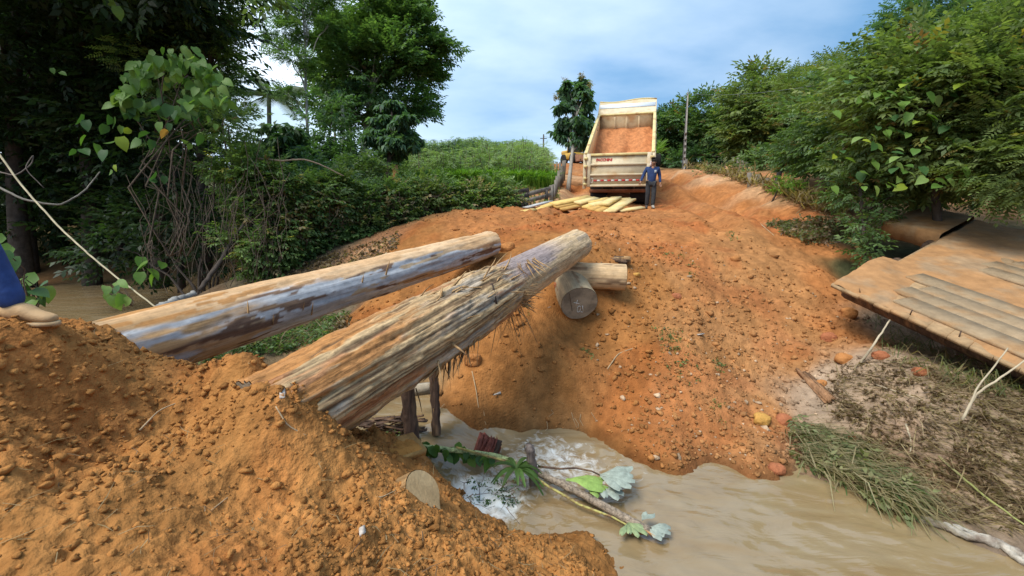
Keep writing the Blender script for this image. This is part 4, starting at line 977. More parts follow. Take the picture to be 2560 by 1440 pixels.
p_ = at(42, 800, 2.62); gz = H(p_[0] + .25, p_[1]) + .01
per = empty('person', (p_[0] - .07, p_[1], gz + .0), 'person at the left edge, one leg in blue jeans and tan boot', 'person', world=False, rz=rad(90))
P = dict(pelvis=(0, .22, .95), spine=(0, .26, 1.14), chest=(0, .28, 1.34), neck=(0, .28, 1.49), headb=(0, .26, 1.545), head=(0, .25, 1.62), top=(0, .245, 1.675),
         sl=(-.19, .28, 1.41), el=(-.25, .38, 1.14), wl=(-.26, .34, .88), pl=(-.26, .32, .80), sr=(.19, .28, 1.41), er=(.25, .38, 1.14), wr=(.26, .34, .88), pr=(.26, .32, .80),
         hl=(-.095, .21, .91), kl=(-.10, -.07, .52), al=(-.10, -.20, .098), tl=(-.10, -.34, .03), hr=(.095, .22, .91), kr=(.10, .27, .49), ar=(.10, .36, .098), tr=(.10, .22, .03))
figure(per, P, M('grey_work_shirt', (.25, .25, .26), var=.15), JEANS, (LEATHER, LEATHER), .95)

# ------------------------------------------------------------------ stacked new planks
def plank(px0, py0, d0, px1, py1, d1, wdt, label, thk=.065, mat=SAWN, lift=0, roll=None, group=None):
    a, b = at(px0, py0, d0), at(px1, py1, d1); a[2] += lift; b[2] += lift
    o = MB().beam(a, b, wdt, thk, up=(roll or 0, -.32, 1), jit=.004).build('plank', mat, loc=(a + b) / 2)
    tag(o, label, 'plank', group or 'new planks heaped behind the truck'); return o
SAWN2 = M('pale_sawn_timber', (.68, .52, .24), rough=.75, var=.13, scale=5, bump=.15, bscale=50, col2=(.60, .42, .16), mix=.4)
SAWN3 = M('ochre_sawn_timber', (.52, .31, .085), rough=.75, var=.15, scale=5, bump=.15, bscale=50, col2=(.46, .26, .08), mix=.4)
plank(1381, 511, 13.5, 1476, 493, 14.6, .30, 'long new yellow plank on top of the left end of the heap', .07)
plank(1384, 517, 13.45, 1440, 507, 14.0, .34, 'yellow plank lying just under the top left plank of the heap', .07, SAWN3)
plank(1398, 522, 13.4, 1470, 508, 14.1, .34, 'ochre plank third down at the left of the heap', .07, SAWN3)
plank(1442, 508, 13.75, 1492, 496, 14.4, .28, 'yellow plank ending blunt beside the long top one', .07, SAWN2)
plank(1470, 506, 13.9, 1524, 497, 14.5, .24, 'thin yellow plank end at the back middle of the heap', .06)
plank(1462, 520, 13.35, 1506, 503, 14.2, .22, 'yellow plank slanting up in the middle of the heap', .07)
plank(1478, 513, 13.55, 1518, 505, 14.1, .26, 'short flat yellow plank in the heap centre', .07, SAWN2)
plank(1476, 525, 13.1, 1514, 512, 13.8, .22, 'low yellow plank under the heap centre', .07, SAWN3)
plank(1492, 529, 13.0, 1530, 515, 13.7, .24, 'lowest ochre plank at the front middle of the heap', .07, SAWN3)
plank(1508, 512, 13.45, 1541, 494, 14.4, .36, 'broad pale plank tilted up to the right in the heap', .08, SAWN2, roll=-.25)
plank(1518, 530, 12.95, 1572, 499, 14.2, .50, 'widest pale plank, leaning at the right front of the heap', .07, SAWN2, roll=-.30)
plank(1536, 523, 13.3, 1566, 497, 14.4, .30, 'pale plank half hidden behind the widest leaning one', .07, SAWN2, roll=-.2)
plank(1548, 527, 13.15, 1608, 519, 13.6, .20, 'pale plank lying apart at the right foot of the heap', .06, SAWN2)
plank(1302, 533, 12.4, 1337, 526, 12.8, .18, 'yellow plank lying alone left of the heap', .06, lift=.02)
plank(1345, 525, 13.0, 1364, 518, 13.3, .2, 'short yellow offcut between the lone plank and the heap', .07)
plank(1358, 519, 13.2, 1384, 509, 13.7, .22, 'yellow plank poking out of the left foot of the heap', .07)
for k, (px, py, d) in enumerate(((1388, 523, 13.6), (1470, 528, 13.4))):
    a = at(px, py, d); tag(MB().beam(a, a + np.array([.75, .5, .03]), .2, .12, jit=.006).build('dark_beam', DARKPOST, loc=a), ('dark timber under the left end of the plank heap', 'dark timber under the middle of the plank heap')[k], 'timber')  # two dark beams laid under the heap
tag(MB().beam(at(1313, 519, 13.6), at(1376, 503, 14.6), .24, .05, jit=.006).build('board', M('grey_board', (.48, .48, .47), var=.2, scale=8)), 'pale grey board leaning low on the rail fence', 'board')

# ------------------------------------------------------------------ fences, poles, wires
FENCEW = M('grey_fence_wood', (.19, .165, .135), rough=.9, var=.35, scale=9, bump=.5, stretch=(1, 1, .2))
FENCED = M('dark_fence_wood', (.075, .062, .052), rough=.9, var=.4, scale=9, bump=.5)
fr = empty('rail_fence', at(1320, 520, 14.3), 'weathered wooden rail fence between the vine hedge and the road', 'fence')
for (a, b, mt) in (((1245, 486, 13.6), (1322, 476, 14.4), FENCED), ((1256, 501, 13.6), (1322, 490, 14.4), FENCED), ((1266, 514, 13.6), (1292, 510, 13.9), FENCED), ((1305, 489, 14.2), (1376, 471, 15.3), FENCEW), ((1308, 505, 14.2), (1376, 488, 15.3), FENCEW), ((1302, 514, 14.1), (1320, 510, 14.3), FENCED)):
    MB().beam(at(*a), at(*b), .04, .15, jit=.008).build('rail', mt, fr)
for px, y0, y1, d in ((1273, 512, 476, 13.75), (1317, 508, 472, 14.4), (1366, 500, 474, 15.1)):
    MB().beam(at(px, y0, d), at(px, y1, d), .11, .09, up=(0, 1, 0), jit=.008).build('post', FENCED, fr)
# picket row up the road
PKL = ['nearest, where the rail fence ends', 'second from the rail fence', 'short one third from the rail fence', 'fourth from the rail fence', 'middle of the row', 'just uphill of the middle', 'broad one below the tall post', 'tall one near the young teak tree', 'tallest, beside the teak trunk', 'far thin one against the sky', 'far thin one next to the tallest', 'far one closest to the loader', 'farthest left on the skyline']
pk = [(1378, 500, 463, 15.4), (1384, 492, 462, 16), (1389, 480, 450, 16.6), (1392, 470, 440, 17.4), (1396, 462, 428, 18.4), (1399, 458, 430, 19), (1402, 456, 428, 19.6), (1405, 450, 415, 21), (1409, 445, 402, 23), (1392, 425, 405, 27), (1399, 428, 405, 27), (1411, 428, 401, 27), (1381, 425, 406, 28)]
for k, (px, y0, y1, d) in enumerate(pk):
    a, b = at(px, y0, d), at(px + 1, y1, d)
    a[2] -= .15
    o = MB().beam(a, b, RNG.uniform(.10, .17), .06, up=(.3, 1, 0), jit=.012).build('fence_post', FENCEW, loc=a)
    tag(o, 'grey split fence post left of the road, ' + PKL[k], 'post', 'split fence posts along the left of the road')
pr_ = [(1872, 474, 432, 17.5), (1893, 478, 437, 16.5), (1917, 480, 445, 16)]
for k, (px, y0, y1, d) in enumerate(pr_):
    a, b = at(px, y0 + 6, d), at(px + 2, y1, d)
    o = MB().beam(a, b, .12, .10, up=(.2, 1, 0), jit=.01).build('fence_post', FENCEW, loc=a)
    tag(o, ('pale fence post on the right berm, furthest left of three beside the dark one', 'pale fence post on the right berm, middle of three beside the dark one', 'pale fence post on the right berm, nearest to the dark one')[k], 'post', 'pale fence posts on the right berm')
o = MB().beam(at(1938, 486, 15.2), at(1951, 430, 15.2), .17, .14, up=(.2, 1, 0), jit=.02).build('fence_post', FENCED, loc=at(1938, 486, 15.2)); tag(o, 'thick dark leaning fence post at the right end of the berm', 'post')
FPL = ['leftmost of the cluster on the berm crest', 'second of the cluster on the berm crest', 'third of the cluster on the berm crest', 'at the right end of the berm crest', 'nearest to the truck cab', 'halfway between truck and concrete pole', 'at the foot of the concrete pole']
for k, (px, y0, y1, d) in enumerate(((1833, 418, 393, 25), (1845, 418, 392, 25), (1857, 418, 395, 24.5), (1867, 424, 406, 22), (1660, 416, 400, 33), (1683, 416, 402, 33), (1716, 418, 398, 29))):
    a, b = at(px, y0 + 5, d), at(px, y1, d)
    o = MB().beam(a, b, .13, .12, up=(.2, 1, 0), jit=.01).build('fence_post', FENCEW, loc=a)
    tag(o, 'small pale far fence post ' + FPL[k], 'post', 'far fence posts right of the truck')
CONC = M('concrete_pole', (.30, .27, .24), rough=.9, var=.2, scale=5, bump=.3)
a, b = at(1709, 418, 29), at(1719, 237, 29.5); a[2] = H(a[0], a[1]) - .3
pole = empty('utility_pole', a, 'tall concrete utility pole behind the berm right of the truck', 'pole')
V = []; sd, u, d = basis(b - a)
for f in np.linspace(0, 1, 12):
    c = a + (b - a) * f; rr_ = .20 - .11 * f
    V += [c + sd * i * rr_ + np.array([0, j * rr_ * .7, 0]) for i, j in ((-1, -1), (1, -1), (1, 1), (-1, 1))]
mk('shaft', V, [(i * 4 + k, i * 4 + (k + 1) % 4, i * 4 + 4 + (k + 1) % 4, i * 4 + 4 + k) for i in range(11) for k in range(4)] + [(44, 45, 46, 47)], CONC, pole)
for f in np.linspace(.12, .5, 6): MB().box(a + (b - a) * f + np.array([-.02, -.2 + .08 * f, 0]), (.09, .16, .16)).build('recess_shade', STEEL, pole)  # raised dark blocks, their colour standing in for shade inside the recesses
MB().lathe([(.03, 0), (.06, .05), (.03, .1), (.05, .14), (.02, .2)], b, (0, 0, 1), 10).build('insulator', M('insulator', (.3, .28, .27), bump=0), pole)
a2, b2 = at(1358, 395, 45), at(1359, 336, 45); a2[2] = H(a2[0], a2[1]) - .2
pole2 = empty('utility_pole', a2, 'thin dark far pole beyond the cassava field', 'pole')
MB().tube([a2, b2], [.10, .07], 7).build('shaft', FENCED, pole2); MB().beam(b2 - np.array([.35, 0, .4]), b2 + np.array([.35, 0, -.4]), .07, .07).build('cross_arm', FENCED, pole2)
WIRE = M('wire', (.12, .13, .14), bump=0)
def wire(a, b, sag, label, r=.012):
    a, b = np.asarray(a), np.asarray(b)
    pts = [a + (b - a) * t - np.array([0, 0, sag * 4 * t * (1 - t)]) for t in np.linspace(0, 1, 24)]
    tag(MB().tube(pts, r, 4).build('wire', WIRE), label, 'wire')
top = b + np.array([0, 0, .08])
wire(top, at(2120, 200, 15), .25, 'overhead wire from the concrete pole to the trees on the right', .008)
wire(top, b2 + np.array([0, 0, -.2]), 1.2, 'overhead wire running left from the concrete pole behind the truck')
# ------------------------------------------------------------------ vegetation
BARK = M('bark', (.13, .10, .075), rough=.95, var=.4, scale=9, bump=.6, stretch=(1, 1, .25), col2=(.24, .22, .19), mix=.3)
PALEBARK = M('pale_bark', (.36, .33, .28), rough=.9, var=.25, scale=8, bump=.4, stretch=(1, 1, .5), col2=(.18, .15, .12), mix=.3)
DARKBARK = M('shaded_bark', (.07, .055, .045), rough=.95, var=.4, scale=8, bump=.5)
VINE = M('liana_stem', (.115, .085, .06), rough=.9, var=.4, scale=12, bump=.4)
def leafq(w=.22, fold=.06, droop=.12):
    return np.array([[0, 0, 0], [.45, -w, fold], [1, 0, -droop], [.45, w, fold]])
def rotz(a): c, s = math.cos(a), math.sin(a); return np.array([[c, -s, 0], [s, c, 0], [0, 0, 1]])
def roty(a): c, s = math.cos(a), math.sin(a); return np.array([[c, 0, s], [0, 1, 0], [-s, 0, c]])
def rotx(a): c, s = math.cos(a), math.sin(a); return np.array([[1, 0, 0], [0, c, -s], [0, s, c]])
def spray(kind, k):
    r = np.random.default_rng(k + 100); out = []
    if kind == 'alt':        # broad leaves set alternately on a twig
        n = 7
        for i in range(n):
            t = .05 + .8 * i / (n - 1); sgn_ = 1 if i % 2 else -1
            q = leafq(.23, .05, .14) * r.uniform(.34, .46)
            q = q @ rotx(r.normal(0, .35)).T @ roty(r.uniform(0, .5)).T @ rotz(sgn_ * (r.uniform(.6, 1.1) if i < n - 1 else .1)).T
            out.append(q + [t, 0, -.12 * t * t])
    elif kind == 'pinnate':
        n = 13
        for i in range(n):
            t = .08 + .9 * (i // 2) / (n // 2); sgn_ = 1 if i % 2 else -1
            q = leafq(.20, .03, .1) * .30 * (1.15 - .4 * t)
            q = q @ rotx(r.normal(0, .15)).T @ roty(.15 + r.normal(0, .12)).T @ rotz(sgn_ * (1.15 if i < n - 1 else .05)).T
            out.append(q + [t, 0, -.22 * t * t])
    elif kind == 'whorl':    # drooping ring of leaves at a shoot's end
        n = 8
        for i in range(n):
            q = leafq(.20, .06, .28) * r.uniform(.55, .75)
            q = q @ rotx(r.normal(0, .2)).T @ roty(r.uniform(.25, .95)).T @ rotz(i * 2 * math.pi / n + r.normal(0, .2)).T
            out.append(q + [0, 0, .0])
    elif kind == 'tuft':
        n = 8
        for i in range(n):
            q = leafq(.22, .06, .1) * r.uniform(.3, .5)
            q = q @ rotx(r.normal(0, .6)).T @ roty(r.normal(.1, .5)).T @ rotz(r.uniform(0, 6.28)).T
            out.append(q + r.normal(0, .16, 3) * [1, 1, .7])
    elif kind == 'blade':    # long grass blades
        n = 7
        for i in range(n):
            a = r.uniform(0, 6.28); lean = r.uniform(.15, .75); w_ = .022
            p0 = r.normal(0, .06, 3) * [1, 1, 0]; d = np.array([math.cos(a), math.sin(a), 0]); s = np.array([-d[1], d[0], 0])
            m_ = p0 + d * lean * .3 + [0, 0, .6]; e = p0 + d * lean + [0, 0, .85 - .3 * lean]
            out.append(np.array([p0 - s * w_, p0 + s * w_, m_ + s * w_, m_ - s * w_])); out.append(np.array([m_ - s * w_, m_ + s * w_, e, e]) if False else np.array([m_ + s * w_, e + s * .003, e - s * .003, m_ - s * w_]))
    return np.array(out)
TPL = {k: [spray(k, i) for i in range(6)] for k in ('alt', 'pinnate', 'whorl', 'tuft', 'blade')}
PAL = {  # (dark, mid, light) leaf colours
 'mid': ((.050, .100, .036), (.098, .168, .056), (.175, .245, .085)),
 'bright': ((.075, .120, .040), (.130, .185, .058), (.215, .260, .090)),
 'fresh': ((.050, .110, .036), (.10, .185, .055), (.17, .26, .08)),
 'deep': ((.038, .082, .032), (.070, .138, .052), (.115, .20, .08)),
 'shade': ((0.012, 0.027, 0.0105), (0.021, 0.045, 0.0165), (0.045, 0.087, 0.027)),  # forest leaves, colour darkened to imitate deep shade
 'blue': ((0.0375, 0.087, 0.048), (0.075, 0.147, 0.075), (0.1275, 0.2175, 0.1125)),
 'vine': ((.065, .115, .038), (.125, .205, .062), (.22, .31, .10)),
 'field': ((.13, .21, .085), (.21, .30, .125), (.29, .37, .17)),
 'grass': ((0.075, 0.165, 0.021), (0.1275, 0.255, 0.033), (0.21, 0.33, 0.0525)),
 'straw': ((.20, .15, .075), (.30, .23, .12), (.40, .32, .19)),
 'olive': ((0.0675, 0.09, 0.033), (0.1275, 0.15, 0.057), (0.225, 0.225, 0.0975)),
 'dead': ((.09, .055, .03), (.17, .11, .06), (.28, .20, .12)),
}
def pick(pal, n, rng, bias=0.0, odd=0.0, oddcol=((.30, .22, .04), (.24, .12, .04))):
    a, b, c = [np.array(q) for q in PAL[pal]]
    t = np.clip(rng.beta(2, 2.2, n) + bias, 0, 1)[:, None]
    col = np.where(t < .5, a + (b - a) * t * 2, b + (c - b) * (t * 2 - 1))
    if odd > 0:
        m = rng.random(n) < odd; oc = np.array(oddcol)[rng.integers(0, len(oddcol), n)]
        col = np.where(m[:, None], oc * rng.uniform(.7, 1.2, (n, 1)), col)
    return col
class Leaves:
    def __init__(s, seed): s.V = []; s.C = []; s.r = np.random.default_rng(seed)
    def put(s, pos, xdir, scale, kind, col, zup=None, jit=.35):
        pos = np.asarray(pos); n = len(pos); r = s.r
        x = np.asarray(xdir) + r.normal(0, jit * .5, (n, 3)); x /= np.linalg.norm(x, axis=1, keepdims=True)
        z = (np.array([0, 0, 1.0]) if zup is None else np.asarray(zup)) + r.normal(0, jit, (n, 3))
        y = np.cross(z, x); y /= np.linalg.norm(y, axis=1, keepdims=True) + 1e-9; z = np.cross(x, y)
        Rm = np.stack([x, y, z], -1) * np.asarray(scale).reshape(-1, 1, 1)
        which = r.integers(0, 6, n)
        for w_ in range(6):
            m = which == w_
            if not m.any(): continue
            T = TPL[kind][w_]                                   # (L,4,3)
            q = np.einsum('nij,lvj->nlvi', Rm[m], T) + pos[m][:, None, None, :]
            c = np.repeat(col[m][:, None, :], T.shape[0], 1) * r.uniform(.72, 1.28, (m.sum(), T.shape[0], 1))
            s.V.append(q.reshape(-1, 3)); s.C.append(np.repeat(c.reshape(-1, 3), 4, 0))
    def lump(s, c, rd, n, size, kind, pal, clumps=10, crad=.42, flat=.55, bias=0, odd=.0, low=-.55, upbias=.25, fill=.25, out=1.0, oddcol=((.30, .22, .04), (.24, .12, .04)), jit=.35):
        r = s.r; c = np.asarray(c, float); rd = np.broadcast_to(np.asarray(rd, float), (3,))
        K = clumps
        d = r.normal(0, 1, (K * 3, 3)); d /= np.linalg.norm(d, axis=1, keepdims=True); d = d[d[:, 2] > low][:K]; K = len(d)
        cc = d * (r.uniform(.70, 1.0, (K, 1)))
        cb = r.normal(0, .16, K)
        k = r.integers(0, K, n)
        o = r.normal(0, 1, (n, 3)); o /= np.linalg.norm(o, axis=1, keepdims=True); o *= (r.random((n, 1)) ** .45) * crad; o[:, 2] *= flat
        p = cc[k] + o
        inn = r.random(n) < fill
        u = r.normal(0, 1, (n, 3)); u /= np.linalg.norm(u, axis=1, keepdims=True); u *= r.random((n, 1)) ** .5 * .95
        p = np.where(inn[:, None], u, p)
        dr = p / (np.linalg.norm(p, axis=1, keepdims=True) + 1e-6) * .7 * out + o * 1.1; dr[:, 2] = dr[:, 2] * .6 + upbias * .3
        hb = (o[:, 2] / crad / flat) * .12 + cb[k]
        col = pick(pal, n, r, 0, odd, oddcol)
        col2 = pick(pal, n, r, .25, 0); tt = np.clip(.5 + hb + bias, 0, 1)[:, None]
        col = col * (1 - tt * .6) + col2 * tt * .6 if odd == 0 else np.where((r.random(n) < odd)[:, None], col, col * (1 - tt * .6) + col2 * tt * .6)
        s.put(c + p * rd, dr, size * r.uniform(.7, 1.25, n), kind, col, jit=jit)
    def build(s, name, parent=None, mat=None, loc=None):
        V = np.concatenate(s.V); Fq = np.arange(len(V)).reshape(-1, 4)
        return mk(name, V, Fq, mat or LEAF, parent, np.clip(np.concatenate(s.C), 0, 1), False, loc)
def limb(mb, a, b, r0, r1, wob=.12, n=7, k=6):
    a, b = np.asarray(a, float), np.asarray(b, float); L_ = np.linalg.norm(b - a)
    pts = [a + (b - a) * t + RNG.normal(0, wob * L_ * .12, 3) * (0 if t in (0, 1) else 1) + np.array([0, 0, .08 * L_ * math.sin(t * math.pi)]) for t in np.linspace(0, 1, n)]
    mb.tube(pts, np.linspace(r0, r1, n), k); return pts
def tree(name, label, base, top, r0, lumps, seed, size=.5, kind='alt', pal='mid', bark=None, cat='tree', group=None, limbs=True, kw=None, dens=1.0, curve=.0, mat=None, r1=None):
    """lumps: (centre, radii, sprays)"""
    base, top = np.asarray(base, float), np.asarray(top, float)
    root = empty(name, base, label, cat, group)
    mb = MB(); n = 12
    bend = np.array([RNG.normal(0, 1), RNG.normal(0, 1), 0]) * curve
    pts = [base + (top - base) * t + bend * math.sin(t * math.pi) for t in np.linspace(0, 1, n)]
    mb.tube(pts, np.linspace(r0, r1 if r1 else r0 * .35, n) * (1 + .25 * np.exp(-np.linspace(0, 8, n))), 9)
    mb.build('trunk', bark or BARK, root, True)
    if limbs:
        lb = MB()
        for (c, rd, m) in lumps:
            c = np.asarray(c); t = np.clip((c[2] - base[2]) / (top[2] - base[2] + 1e-6) * .75, .35, .97)
            p0 = base + (top - base) * t + bend * math.sin(t * math.pi)
            pts = limb(lb, p0, c, r0 * .38, r0 * .10)
            for _ in range(4):
                u = RNG.normal(0, 1, 3); u /= np.linalg.norm(u); u[2] = abs(u[2]) * .6
                limb(lb, pts[RNG.integers(3, 6)], c + u * np.broadcast_to(rd, (3,)) * .8, r0 * .13, r0 * .04, n=5, k=5)
        lb.build('limbs', bark or BARK, root, True)
    L_ = Leaves(seed)
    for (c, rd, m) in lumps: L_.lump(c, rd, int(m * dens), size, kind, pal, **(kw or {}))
    L_.build('crown', root, mat)
    return root
def gp(px, py, d, dz=-.15): p = at(px, py, d); p[2] = H(p[0], p[1]) + dz; return p

# --- the big leafy tree and its neighbours, left of the road
K1 = dict(clumps=13, crad=.50, flat=.42, fill=.16, low=-.4, upbias=.5)
D = 24
LP = [(960, 40, 2.3), (900, 110, 2.0), (1010, 120, 2.2), (1060, 120, 1.1), (940, 190, 2.2), (1045, 205, 1.5), (870, 215, 1.8), (1000, 270, 1.5), (1055, 270, .8), (900, 290, 1.4), (960, 340, 1.0), (820, 190, 1.1), (840, 95, .9), (1000, 30, 1.6), (815, 255, .9), (940, -30, 1.8)]
tree('leafy_tree', 'tall dense dark green tree with layered crown left of the road', gp(895, 440, D), at(950, 80, D), .28, [(at(px, py, D + RNG.normal(0, .9)), (r, r, r * .8), int(230 * r * r)) for px, py, r in LP], 301, .58, 'alt', 'fresh', PALEBARK, kw=K1)
for k, (px, y0, y1, d, w_) in enumerate(((860, 440, 250, 22, .10), (873, 440, 300, 25, .09), (840, 440, 300, 26, .08))):
    b = gp(px, y0, d)
    tree('slender_tree', ('slender pale trunk under the left side of the big dark tree', 'slender trunk close behind the pale one under the big tree', 'slender trunk furthest left under the big dark tree')[k], b, at(px - 4, y1, d), w_, [(at(px + RNG.uniform(-15, 15), y1 - 10, d), (1.0, 1.0, .8), 90)], 320 + k, .5, 'tuft', 'deep', PALEBARK, kw=dict(clumps=6), r1=w_ * .8)
# tall thin tree with plate-like crown
b = gp(768, 430, 20); D = 20
PL = [(705, 75, .95, .28), (735, 35, 1.1, .25), (790, 25, .95, .3), (820, 60, .5, .2), (690, 110, .55, .2), (735, 140, .75, .25), (760, 170, .35, .2), (720, 232, .65, .22), (770, -10, 1.2, .3), (745, 95, .5, .2), (800, -30, 1.0, .3)]
tree('tall_slim_tree', 'tall slim tree with flat open leaf layers left of the big tree', b, at(757, -20, D), .085, [(at(px, py, D + RNG.normal(0, .3)), (r * .95, r, h_ * .7), int(150 * r)) for px, py, r, h_ in PL], 331, .46, 'pinnate', 'fresh', PALEBARK, kw=dict(clumps=9, crad=.5, flat=.8, fill=.5, low=-.9), r1=.035)
tree('slim_tree', 'thin bare-stemmed tree leaning out of the top of the frame', gp(880, 440, 30), at(862, -20, 30), .12, [(at(850, -40, 30), (1.2, 1.2, .8), 60)], 335, .5, 'tuft', 'mid', PALEBARK, r1=.06)
# palm
pb = gp(668, 430, 22); pt_ = at(672, 245, 22)
palm = empty('palm_tree', pb, 'palm with arching fronds against the bright sky on the left', 'palm')
MB().tube([pb + (pt_ - pb) * t for t in np.linspace(0, 1, 8)], np.linspace(.13, .10, 8), 8).build('trunk', PALEBARK, palm, True)
for k in range(15):
    a = k * 2.4; el = rad(RNG.uniform(5, 75)); ln = RNG.uniform(1.9, 2.6)
    d = np.array([math.cos(a) * math.cos(el), math.sin(a) * math.cos(el), math.sin(el)])
    pts = []; p = pt_.copy(); cur = d.copy()
    for i in range(9):
        pts.append(p.copy()); cur = cur + np.array([0, 0, -.17]); cur /= np.linalg.norm(cur); p = p + cur * ln / 8
    pts = np.array(pts); mbf = MB().tube(pts, np.linspace(.03, .008, 9), 4)
    sd = np.cross(d, [0, 0, 1]); sd /= np.linalg.norm(sd); V = []; Fc = []
    for i in range(34):
        t = .12 + .88 * i / 33; f = t * 8; i0 = min(int(f), 7); c = pts[i0] + (pts[i0 + 1] - pts[i0]) * (f - i0); tg_ = pts[i0 + 1] - pts[i0]; tg_ /= np.linalg.norm(tg_)
        for s_ in (-1, 1):
            l2 = .55 * math.sin(.25 + t * 2.6); e = c + (sd * s_ * .75 + tg_ * .5 + np.array([0, 0, -.55])) * l2
            w_ = tg_ * .022; n0 = len(V); V += [c - w_, c + w_, (c + e) / 2 + w_ * 1.2 + np.array([0, 0, .03]), e, (c + e) / 2 - w_ * 1.2]; Fc.append((n0, n0 + 1, n0 + 2, n0 + 3, n0 + 4))
    mbf.add(V, Fc); mbf.c = [np.tile(np.array([.12, .17, .085]), (len(q), 1)) for q in mbf.v]; mbf.build('frond', LEAF, palm, usecol=True)
# dark undergrowth below them
def bush(name, label, px, py, d, lumps, seed, size=.4, kind='alt', pal='mid', cat='bush', kw=None, group=None, stem=True, dens=1.0, mat=None):
    b = gp(px, py, d); root = empty(name, b, label, cat, group)
    L_ = Leaves(seed); mb = MB()
    for (c, rd, m) in lumps:
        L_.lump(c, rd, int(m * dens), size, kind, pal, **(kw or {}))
        if stem: limb(mb, b + RNG.normal(0, .15, 3) * [1, 1, 0], np.asarray(c), .035, .012, n=6, k=5)
    if stem: mb.build('stem', DARKBARK, root)
    L_.build('foliage', root, mat); return root
def LM(specs, d, dj=.4, per=170): return [(at(px, py, d + RNG.normal(0, dj)), (r, r, r * .8), int(per * r * r)) for px, py, r in specs]
KU = dict(clumps=10, fill=.35, crad=.5)
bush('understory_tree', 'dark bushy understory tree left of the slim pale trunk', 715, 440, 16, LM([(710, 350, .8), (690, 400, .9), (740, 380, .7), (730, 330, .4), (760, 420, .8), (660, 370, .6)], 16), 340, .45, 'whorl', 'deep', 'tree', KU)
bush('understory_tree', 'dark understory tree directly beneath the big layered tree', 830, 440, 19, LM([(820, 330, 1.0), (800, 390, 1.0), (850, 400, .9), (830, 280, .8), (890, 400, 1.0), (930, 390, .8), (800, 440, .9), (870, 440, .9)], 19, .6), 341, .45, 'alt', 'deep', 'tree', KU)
bush('bush', 'green bush at the foot of the small grey-green tree', 910, 450, 16.5, LM([(905, 420, .7), (935, 430, .6), (880, 435, .6), (1000, 440, .4)], 16.5), 342, .38, 'alt', 'mid', 'bush', KU)
bush('bush', 'low dark bushes between slim trunk and vine hedge', 770, 450, 14, LM([(740, 430, .7), (790, 440, .6), (830, 455, .5), (860, 460, .4)], 14), 343, .38, 'alt', 'deep', 'bush', KU)
# small grey-green tree with whorled leaves
D = 17; LPc = [(985, 265, .45), (965, 300, .5), (1005, 300, .4), (950, 325, .5), (1000, 330, .55), (1030, 345, .4), (940, 350, .45), (975, 355, .5), (1015, 360, .45), (990, 385, .4), (920, 345, .25)]
tree('small_tree', 'small grey-green tree with drooping whorled leaves before the big tree', gp(965, 470, D), at(980, 280, D), .11, [(at(px, py, D + RNG.normal(0, .35)), (r, r, r * .7), int(60)) for px, py, r in LPc], 350, .42, 'whorl', 'blue', DARKBARK, kw=dict(clumps=8, fill=.3, crad=.5, jit=.2))
tag(MB().beam(gp(990, 445, 17, .0), at(988, 412, 17), .24, .08, up=(0, 1, 0), jit=.02).build('split_slab', M('orange_split_wood', (.50, .27, .10), var=.25)), 'orange split wood slab leaning upright by the small grey-green tree', 'wood slab')
# upright tree with big drooping leaves beside the truck
D = 23; b = gp(1424, 480, 20); b = at(1420, 482, 19.5); b[2] = H(b[0], b[1]) - .1
D = 20; LPt = [(1440, 350, .55), (1415, 335, .5), (1455, 330, .5), (1400, 330, .35), (1440, 300, .55), (1462, 300, .42), (1410, 300, .4), (1450, 265, .5), (1466, 270, .3), (1425, 265, .3), (1450, 230, .4), (1455, 207, .25), (1412, 235, .22), (1464, 235, .26), (1400, 270, .25), (1460, 350, .35), (1415, 215, .14)]
tree('young_teak_tree', 'upright young tree with big drooping leaves beside the tipped truck bed', b, at(1449, 215, D), .10, [(at(px, py, D + RNG.normal(0, .3)), (r, r, r * .9), int(9 + 40 * r)) for px, py, r in LPt], 360, .52, 'whorl', 'blue', PALEBARK, kw=dict(clumps=7, fill=.3, crad=.45, bias=-.25, jit=.25), r1=.025)
fl = Leaves(361)
for px, py, r in ((1413, 208, .22), (1390, 243, .18), (1476, 215, .22), (1470, 240, .18), (1455, 192, .15)): fl.lump(at(px, py, D), (r * .7, r * .7, r * 1.5), 26, .16, 'tuft', 'straw', clumps=5, fill=.6)
fl.build('blossom', bpy.data.objects['young_teak_tree'])
# --- cassava field
L_ = Leaves(400); mb = MB(); r_ = np.random.default_rng(4)
cnt = 0
for k in range(1500):
    d = r_.uniform(19.5, 44); px = r_.uniform(905, 1395)
    if px > 1370 - (d - 19) * .2: continue
    p = at(px, 460, d); z = H(p[0], p[1]); hgt = r_.uniform(1.3, 2.4) * (.75 if d < 22 else 1)
    # keep the field's outline below the sight line of the photograph's field
    ymax = np.interp(px, [900, 1000, 1060, 1130, 1190, 1250, 1320, 1375, 1400], [420, 380, 352, 350, 342, 356, 348, 380, 410])
    lim = at(px, ymax, d)[2] - abs(r_.normal(0, .45))
    if z + hgt > lim: hgt = lim - z
    if hgt < .5: continue
    t_ = np.array([p[0] + r_.normal(0, .2), p[1] + r_.normal(0, .2), z + hgt]); b_ = np.array([p[0], p[1], z - .1])
    mb.tube([b_, (b_ + t_) / 2 + r_.normal(0, .05, 3), t_], [.02, .016, .01], 3, cap=False)
    n = 15
    hh_ = r_.random(n) ** .6; pp = b_ + (t_ - b_) * (.40 + .6 * hh_)[:, None] + r_.normal(0, .20, (n, 3)) * [1, 1, .3]
    L_.put(pp, r_.normal(0, 1, (n, 3)) * [1, 1, .2], r_.uniform(.22, .42, n), 'pinnate', pick('field', n, r_, .05 + .1 * r_.normal()))
field = L_.build('cassava_field'); mb.build('stems', VINE, field); tag(field, kind='stuff'); tag(field.children[0], kind='stuff')
L_ = Leaves(401)
